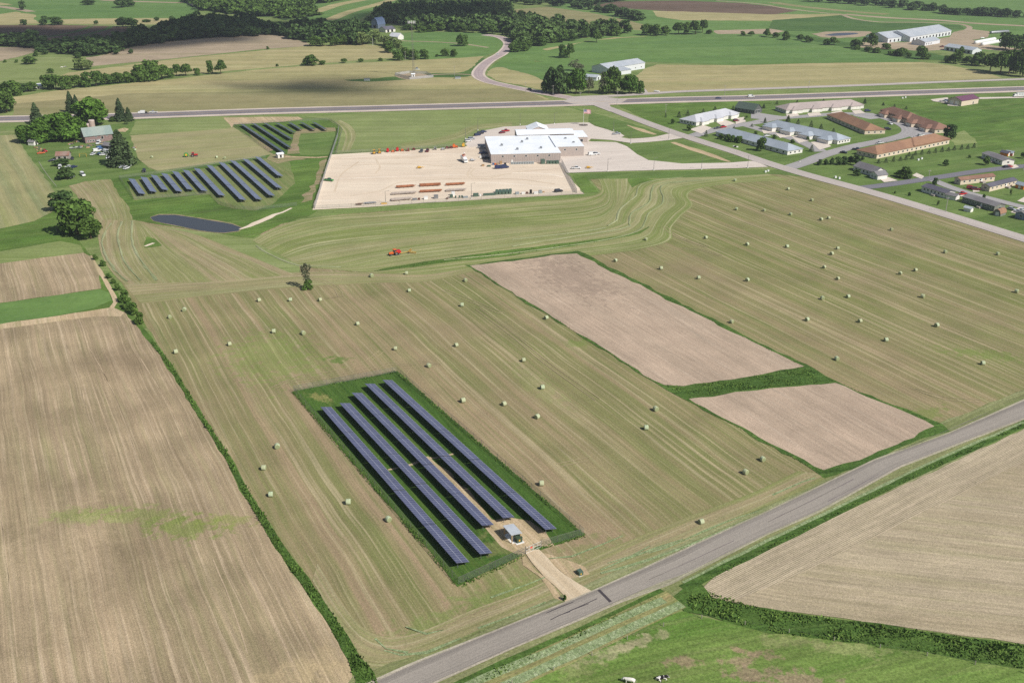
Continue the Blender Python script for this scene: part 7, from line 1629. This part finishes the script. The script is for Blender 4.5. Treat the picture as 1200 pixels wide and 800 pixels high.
fence([(463, 88.5), (480, 86), (500, 87), (508, 91), (480, 93.5), (463, 88.5)], 'mesh fence around the radio mast pad', h=2.4, gap=6, mat=M_LINK2)
for (x, y, lb) in [(430, 94.5, 'low blue-grey cabinet on the waterway by the mast'), (536.5, 92.3, 'low grey guy anchor cage on the field below the lane'), (488.5, 81.5, 'small grey cabinet on the field behind the mast')]:
    t = thing('cabinet', lb, 'cabinet', P(x, y), .1); m = MB(); m.box((0, 0, .9), (5 if x != 488.5 else 2.2, 2.4, 1.6)); m.build('cabinet_body', M_TRG, t, bevel=.06); m = MB(); m.box((0, 0, 1.76), (5.3 if x != 488.5 else 2.4, 2.7, .12)); m.build('lid', M_ALU, t); m = MB(); m.box((0, 0, .05), (5.6, 3, .1)); m.build('base', M_TRIM, t)
# flag
h = height_at(683.6, 147, 128); t = thing('flagpole', 'tall white flagpole flying the stars and stripes by the front lot', 'flagpole', P(683.6, 147), HWD + .05)
m = MB(); m.cyl((0, 0, 0), (0, 0, h), .13, .07, n=10); m.ball((0, 0, h + .1), .16, 6); m.build('pole', M_WHITE, t)
t_ = NT('flag_cloth', .8, .1); sx = t_.sep(t_.uv()); u, v = sx[0], sx[1]
st_ = t_.math('LESS_THAN', t_.math('FRACT', t_.math('MULTIPLY', t_.math('SUBTRACT', 1.0, v), 6.5)), .5)
c = t_.mix(st_, S(226, 222, 222), S(178, 44, 58))
can = t_.math('MULTIPLY', t_.math('LESS_THAN', u, .4), t_.math('GREATER_THAN', v, .4615))
su = t_.math('SUBTRACT', t_.math('FRACT', t_.math('MULTIPLY', u, 15.0)), .5); sv = t_.math('SUBTRACT', t_.math('FRACT', t_.math('MULTIPLY', v, 16.7)), .5)
dot = t_.math('LESS_THAN', t_.math('ADD', t_.math('MULTIPLY', su, su), t_.math('MULTIPLY', sv, sv)), .06)
c = t_.mix(can, c, t_.mix(dot, S(58, 62, 112), S(226, 226, 230))); t_.color(c)
FW, FH, n = 5.2, 2.9, 14; vs, fs, uvs = [], [], []
for i in range(n + 1):
    for j in range(7):
        f, g_ = i / n, j / 6; vs.append((.1 + FW * f, .25 * math.sin(f * 9 + g_) * f, h - .3 - FH * (1 - g_) - .5 * f * f)); uvs.append((f, g_))
for i in range(n):
    for j in range(6): a = i * 7 + j; fs.append((a, a + 7, a + 8, a + 1))
me = bpy.data.meshes.new('flag'); me.from_pydata(vs, [], fs); ul = me.uv_layers.new(name='UVMap')
for i, l in enumerate(me.loops): ul.data[i].uv = uvs[l.vertex_index]
me.materials.append(t_.m); o = bpy.data.objects.new('flag', me); COL.objects.link(o); o.parent = t
m = MB(); m.cyl((0, 0, 0), (0, 0, .35), 3.4, 3.2, n=20); m.build('planter', flat('planter_stone', S(110, 100, 94), .9), t)
# ================================================================== FARMYARD JUNK
def boat(px, py, label, d, col='white'):
    t = thing('boat', label, 'boat', P(px, py), d); m = MB()
    vs = [(-2.6, -.9, 1.1), (-2.6, .9, 1.1), (1.2, 1.0, 1.2), (2.8, 0, 1.4), (1.2, -1.0, 1.2), (-2.5, -.5, .5), (-2.5, .5, .5), (1.2, .45, .5), (2.1, 0, .75), (1.2, -.45, .5)]
    m.add(vs, [(0, 1, 6, 5), (1, 2, 7, 6), (2, 3, 8, 7), (3, 4, 9, 8), (4, 0, 5, 9), (0, 4, 3, 2, 1), (5, 6, 7, 8, 9)]); m.build('hull', PC[col], t)
    m = MB(); m.prism([(-.4, 1.2), (.9, 1.2), (.5, 1.75), (-.4, 1.75)], -.6, .6); m.build('windshield', M_GLASS, t)
    m = MB(); m.box((0, 0, .38), (4.6, .9, .12)); m.cyl((2.2, 0, .4), (3.4, 0, .4), .05, n=5); m.build('boat_trailer', M_POST, t); wheels(t, (-.7,), .8, .3); return t
jr = random.Random(4)
def fz(x, y): return (x / 6.667, 100 + y / 6.667)
J = [((728, 545), 'car', 'white', 'white derelict car, the lone one in front of the old barn'), ((762, 520), 'van', 'white', 'white derelict van in the farm scrap cluster'), ((775, 545), 'car', 'blue', 'blue and white derelict car in the farm scrap cluster'), ((785, 500), 'van', 'blue', 'blue derelict van nearest the old barn'), ((808, 548), 'car', 'white', 'white derelict car at the near side of the scrap cluster'), ((815, 520), 'suv', 'silver', 'silver derelict car in the middle of the scrap cluster'), ((838, 530), 'van', 'white', 'white derelict van beside the large spruce'), ((842, 572), 'car', 'white', 'small white derelict car below the large spruce'),
     ((770, 460), 'van', 'white', 'white derelict van against the barn wall'), ((800, 462), 'car', 'tan', 'tan derelict car against the barn wall'), ((823, 488), 'car', 'grey', 'grey derelict car near the lean-to'), ((875, 595), 'pickup', 'navy', 'dark blue derelict pickup under the large spruce'), ((905, 610), 'pickup', 'maroon', 'maroon derelict pickup under the large spruce'), ((958, 645), 'car', 'silver', 'silver derelict car below the spruce, outer of three'), ((990, 655), 'suv', 'white', 'white derelict car below the spruce, nearest the field'), ((1000, 632), 'car', 'white', 'white derelict car below the spruce, nearest the trunk'), ((1025, 602), 'car', 'red', 'red derelict car tucked under the spruce'), ((1128, 675), 'pickup', 'black', 'black flat pickup beside the solar fence'),
     ((565, 580), 'car', 'black', 'black derelict car beside the rusty shed'), ((578, 645), 'car', 'navy', 'dark blue derelict car near the dark yard tree'), ((472, 650), 'van', 'white', 'white derelict van behind the dark yard tree'), ((535, 645), 'car', 'white', 'white derelict car right of the dark yard tree'), ((560, 722), 'car', 'silver', 'silver derelict car under the lower yard tree'), ((648, 708), 'van', 'white', 'white derelict van near the grassy bank'), ((352, 520), 'car', 'red', 'small red derelict car by the farm fence'), ((322, 536), 'car', 'orange', 'orange derelict car by the farm fence'), ((410, 595), 'car', 'black', 'black derelict car against the rusty shed')]
for (x, y), k, c, lb in J: a, b_ = fz(x, y); car(a, b_, k, c, lb, jr.uniform(0, 6.28))
boat(*fz(578, 497), 'white derelict boat at the outer end of the scrap line', .4); boat(*fz(620, 495), 'white derelict boat in the middle of the scrap line', -.2); boat(846.0, 151.3, 'grey boat on a trailer behind the red pickup', ang((830, 152), (846, 150)), 'grey') if False else boat(840.5, 151.3, 'grey boat on a trailer behind the red pickup', ang((830, 152), (846, 150)), 'grey')
def scrap(px, py, label, n=7, cols=(M_POLED, M_ALU, M_WOODC), r=2.0):
    t = thing('scrap_pile', label, 'scrap pile', P(px, py), jr.uniform(0, 6)); 
    for i in range(n):
        m = MB(); a = jr.uniform(0, 6.28); q = jr.uniform(0, r); L_ = jr.uniform(1, 3.2)
        if i % 3: m.box((q * math.cos(a), q * math.sin(a), .35), (L_, jr.uniform(.4, 1.2), jr.uniform(.3, .9)), rz=a * 1.7, taper=.8)
        else: m.cyl((q * math.cos(a) - L_ / 2, q * math.sin(a), .4), (q * math.cos(a) + L_ / 2, q * math.sin(a) + .5, .6), .12, n=6)
        m.build('scrap_piece', cols[i % len(cols)], t)
for x, y, lb in [(560, 460, 'rusty scrap pile at the outer end of the barn'), (600, 445, 'rusty scrap pile next to the barn gable'), (640, 478, 'grey scrap pile in the middle of the scrap line'), (690, 485, 'brown scrap pile at the spruce end of the scrap line'), (715, 472, 'small scrap heap below the barn wall'), (280, 490, 'low scrap heap below the small white shed'), (1050, 490, 'pale scrap heap right of the large spruce'), (300, 505, 'brown scrap heap near the red derelict car')]:
    scrap(*fz(x, y), lb)
t = thing('swing_frame', 'yellow swing frame standing on the farm lawn', 'swing frame', P(*fz(650, 560)), .2)
for s in (-1, 1): m = MB(); m.cyl((s * 2, -.8, 0), (s * 2, 0, 2.2), .07, n=5); m.cyl((s * 2, .8, 0), (s * 2, 0, 2.2), .07, n=5); m.build('leg', PC['yellow'], t)
m = MB(); m.cyl((-2, 0, 2.2), (2, 0, 2.2), .07, n=5); m.build('crossbar', PC['yellow'], t)
fence([(46, 191), (50, 198), (58, 209), (66, 219)], 'low grey rail fence between the farm lawn and the hay field', h=1.0, gap=3, mesh_panel=False, post=M_GP, pr=.1)
# town yard bits
scrap(861.5, 172.5, 'dark play set on the lawn of the shrub-lined block', 6, (M_DDOOR, M_TRIM), 1.4)
def lpg(px, py, lb, d): 
    t = thing('gas_tank', lb, 'gas tank', P(px, py), d); m = MB(); m.lathe([(.1, -2.6), (.45, -2.4), (.6, -2.1), (.6, 2.1), (.45, 2.4), (.1, 2.6)], (0, 0, 1.0), 12, 'x'); m.build('tank', M_WHITE, t, smooth=True)
    for s in (-1, 1): m = MB(); m.box((s * 1.4, 0, .3), (.3, 1, .6)); m.build('foot', M_TRIM, t)
lpg(769.5, 108.5, 'long white gas tank beside the frontage road', ang((765, 108), (776, 109))); lpg(1151, 45.5, 'white tank beside the dairy yard', .2)
for (x, y, lb) in [(1057.5, 115.5, 'first white utility box on the green meadow'), (1061, 114.7, 'second white utility box on the green meadow'), (979, 208.5, 'white utility box beside the town road, outer one'), (983.5, 209.7, 'white utility box beside the town road, nearer the street'), (897, 202.2, 'white utility cabinet by the long drive end'), (900, 201.2, 'white utility post box by the long drive end'), (1076, 188, 'white bench on the lawn above the mobile home street'), (1080, 186.6, 'white planter on the lawn above the mobile home street')]:
    t = thing('utility_box', lb, 'utility box', P(x, y), .4); m = MB(); m.box((0, 0, .55), (1.1, .8, 1.0)); m.build('cabinet', M_WHITE, t, bevel=.05); m = MB(); m.box((0, 0, .04), (1.4, 1.1, .08)); m.build('base_pad', M_TRIM, t)
# ================================================================== COWS
def cow(px, py, dirn, label, white=False, lying=False):
    g = P(px, py); dz = -.45 if lying else 0
    me = bpy.data.meshes.new('cow'); B = [((-.85, 0, 1.22), .33), ((-.45, 0, 1.12), .40), ((0, 0, 1.05), .42), ((.45, 0, 1.1), .38), ((.8, 0, 1.2), .30), ((1.1, 0, 1.22), .2), ((1.35, 0, 1.1), .17), ((1.58, 0, .9), .15), ((1.78, 0, .72), .1)]
    if not lying: B = B
    vs = [b[0] for b in B]; rs = [b[1] for b in B]; es = [(i, i + 1) for i in range(len(B) - 1)]
    def chain(root, pts):
        p = root
        for c_, r_ in pts: vs.append(c_); rs.append(r_); es.append((p, len(vs) - 1)); p = len(vs) - 1
    for s in (-1, 1):
        if lying:
            chain(0, [((-.7, s * .38, .95), .18), ((-.2, s * .62, .75), .12), ((-.6, s * .72, .62), .07), ((-.2, s * .8, .55), .06)])
            chain(4, [((.75, s * .3, .9), .13), ((1.05, s * .4, .65), .08), ((.7, s * .45, .58), .06)])
        else:
            chain(0, [((-.82, s * .24, .98), .2), ((-.7, s * .26, .72), .12), ((-.92, s * .26, .45), .07), ((-.84, s * .26, .06), .06)])
            chain(4, [((.72, s * .22, .9), .14), ((.72, s * .23, .5), .075), ((.74, s * .23, .06), .06)])
        chain(6, [((1.32, s * .22, 1.2), .05), ((1.3, s * .34, 1.16), .04)])
    chain(0, [((-1.12, 0, 1.3), .05), ((-1.2, 0, .9), .03), ((-1.18, 0, .6), .05)])
    me.from_pydata([(x, y, z + dz) for x, y, z in vs], es, [])
    o = bpy.data.objects.new('cow', me); COL.objects.link(o)
    md = o.modifiers.new('skin', 'SKIN'); 
    for i, sv in enumerate(me.skin_vertices[0].data): sv.radius = (rs[i], rs[i]); sv.use_root = (i == 2)
    sb = o.modifiers.new('sub', 'SUBSURF'); sb.levels = 2; sb.render_levels = 2
    o.location = g; o.rotation_euler = (0, 0, dirn)
    t = NT('cow_hide', .85, .1)
    n_ = t.mr(t.noise(t.objc(), 1.5, 1), .47, .5); t.color(S(226, 220, 210) if white else t.mix(n_, S(30, 28, 30), S(226, 220, 214))); me.materials.append(t.m)
    tag(o, label, 'cow')
cow(738, 800.5, PI * .92, 'white cow in the near pasture', True)
cow(775, 796, 0.25, 'black and white cow in the near pasture', False, True)
pt = [(61.5, 80.5, 'first tiny pale cow'), (64, 79.5, 'second tiny dark cow')]
for (x, y, w, lb) in [(72.5, 80, True, 'far white cow on the valley pasture'), (76.5, 79.5, False, 'far black and white cow on the valley pasture')]: cow(x, y, .3, lb, w)
# ================================================================== SKY, CLOUDS, SUN, CAMERA
SUN_EL, SUN_AZ = math.radians(43), math.radians(-37)     # azimuth measured from +x
sd = Vector((math.cos(SUN_EL) * math.cos(SUN_AZ), math.cos(SUN_EL) * math.sin(SUN_AZ), math.sin(SUN_EL)))
def cloud(name, blobs, alt, seed, label, mat=None):
    r = random.Random(seed); m = MB(); g0 = None
    for x, y, rad in blobs:
        g = P(x, y) + sd * (alt / sd.z)
        for k in range(5):
            q = g + Vector((r.uniform(-.5, .5) * rad, r.uniform(-.5, .5) * rad, r.uniform(-.05, .2) * rad)); m.ball(q, rad * r.uniform(.5, .8), 10, sq=(1, 1, .35))
    o = m.build(name, mat or M_CLOUD, smooth=True); o['kind'] = 'structure'; o['label'] = label; o['category'] = 'cloud'
t_ = NT('cloud_white', 1, 0); t_.color((.9, .9, .9, 1))
tb = t_.n('ShaderNodeBsdfTransparent'); mx = t_.n('ShaderNodeMixShader'); mx.inputs[0].default_value = .4
t_.l(tb.outputs[0], mx.inputs[1]); t_.l(t_.b.outputs[0], mx.inputs[2]); t_.l(mx.outputs[0], t_.out.inputs[0]); M_CLOUD = t_.m
t_ = NT('thin_cloud', 1, 0); t_.color((.9, .9, .9, 1))
tb = t_.n('ShaderNodeBsdfTransparent'); mx = t_.n('ShaderNodeMixShader'); mx.inputs[0].default_value = .26
t_.l(tb.outputs[0], mx.inputs[1]); t_.l(t_.b.outputs[0], mx.inputs[2]); t_.l(mx.outputs[0], t_.out.inputs[0]); M_CLOUD2 = t_.m
cloud('cloud', [(0, 40, 70), (60, 40, 90), (110, 44, 90), (150, 40, 80), (190, 42, 90), (240, 38, 90), (290, 34, 110), (340, 34, 90), (395, 30, 80), (500, 20, 110), (545, 22, 110), (-60, 42, 100), (90, 54, 60), (140, 54, 60), (200, 52, 50), (250, 46, 50)], 2400, 1, 'broad fair-weather cloud shading the valley wood')
cloud('cloud', [(300, 102, 16), (320, 103, 22), (345, 104, 26), (370, 104, 28), (395, 104, 26), (420, 104, 22), (445, 104, 16), (355, 98, 24), (385, 97, 22), (410, 94, 18), (440, 94, 18), (280, 100, 16), (260, 98, 12)], 3000, 2, 'small fair-weather cloud shading the field by the mast', M_CLOUD2)
hz = MB(); hz.box((0, 2900, 99), (9600, 7700, 202)); hm = bpy.data.materials.new('haze_air'); hm.use_nodes = True
hm.node_tree.nodes.clear(); ho = hm.node_tree.nodes.new('ShaderNodeOutputMaterial'); hv = hm.node_tree.nodes.new('ShaderNodeVolumePrincipled')
hv.inputs['Color'].default_value = (.80, .86, .95, 1); hv.inputs['Density'].default_value = .00009; hv.inputs['Anisotropy'].default_value = .2
hm.node_tree.links.new(hv.outputs[0], ho.inputs['Volume'])
o = hz.build('haze', hm); o['kind'] = 'stuff'; o['label'] = 'thin bluish summer haze over the fields'; o['category'] = 'haze'
w = bpy.data.worlds.new('World'); scene.world = w; w.use_nodes = True
nt = w.node_tree; bg = nt.nodes['Background']; sk = nt.nodes.new('ShaderNodeTexSky'); sk.sky_type = 'NISHITA'; sk.sun_disc = False
sk.sun_elevation = SUN_EL; sk.sun_rotation = math.atan2(sd.x, sd.y); sk.air_density = 1.0; sk.dust_density = 1.5; sk.ozone_density = 1.0
nt.links.new(sk.outputs[0], bg.inputs[0]); bg.inputs[1].default_value = .062
sl = bpy.data.lights.new('sun', 'SUN'); sl.energy = 4.3; sl.angle = math.radians(.53); sl.color = (1.0, .97, .92)
so = bpy.data.objects.new('sun', sl); COL.objects.link(so); so.rotation_euler = sd.to_track_quat('Z', 'Y').to_euler(); so.location = (0, 0, 500)
cd = bpy.data.cameras.new('camera'); co = bpy.data.objects.new('camera', cd); COL.objects.link(co)
cd.lens = FPX / 1200 * 36; cd.sensor_width = 36; cd.sensor_fit = 'HORIZONTAL'; cd.clip_end = 30000; cd.clip_start = 1
co.location = (0, 0, HC); co.rotation_euler = (PI / 2 - TH, 0, 0); scene.camera = co
vs_ = scene.view_settings; vs_.view_transform = 'Standard'; vs_.look = 'None'; vs_.gamma = 1; vs_.use_curve_mapping = False; vs_.exposure = 0.25
scene.cycles.use_denoising = False; scene.cycles.max_bounces = 5; scene.cycles.transparent_max_bounces = 16; scene.cycles.volume_bounces = 0

_n = 0
for o in bpy.data.objects:
    if 'label' in o.keys() and len(o['label'].split()) > 16: print('LONG', o.name, o['label'])
_d = {}
for o in bpy.data.objects:
    if 'category' in o.keys(): _d.setdefault(o['label'], []).append(o.name)
for k, v in _d.items():
    if len(v) > 1 and 'windrow' not in k: print('DUP', k, v)
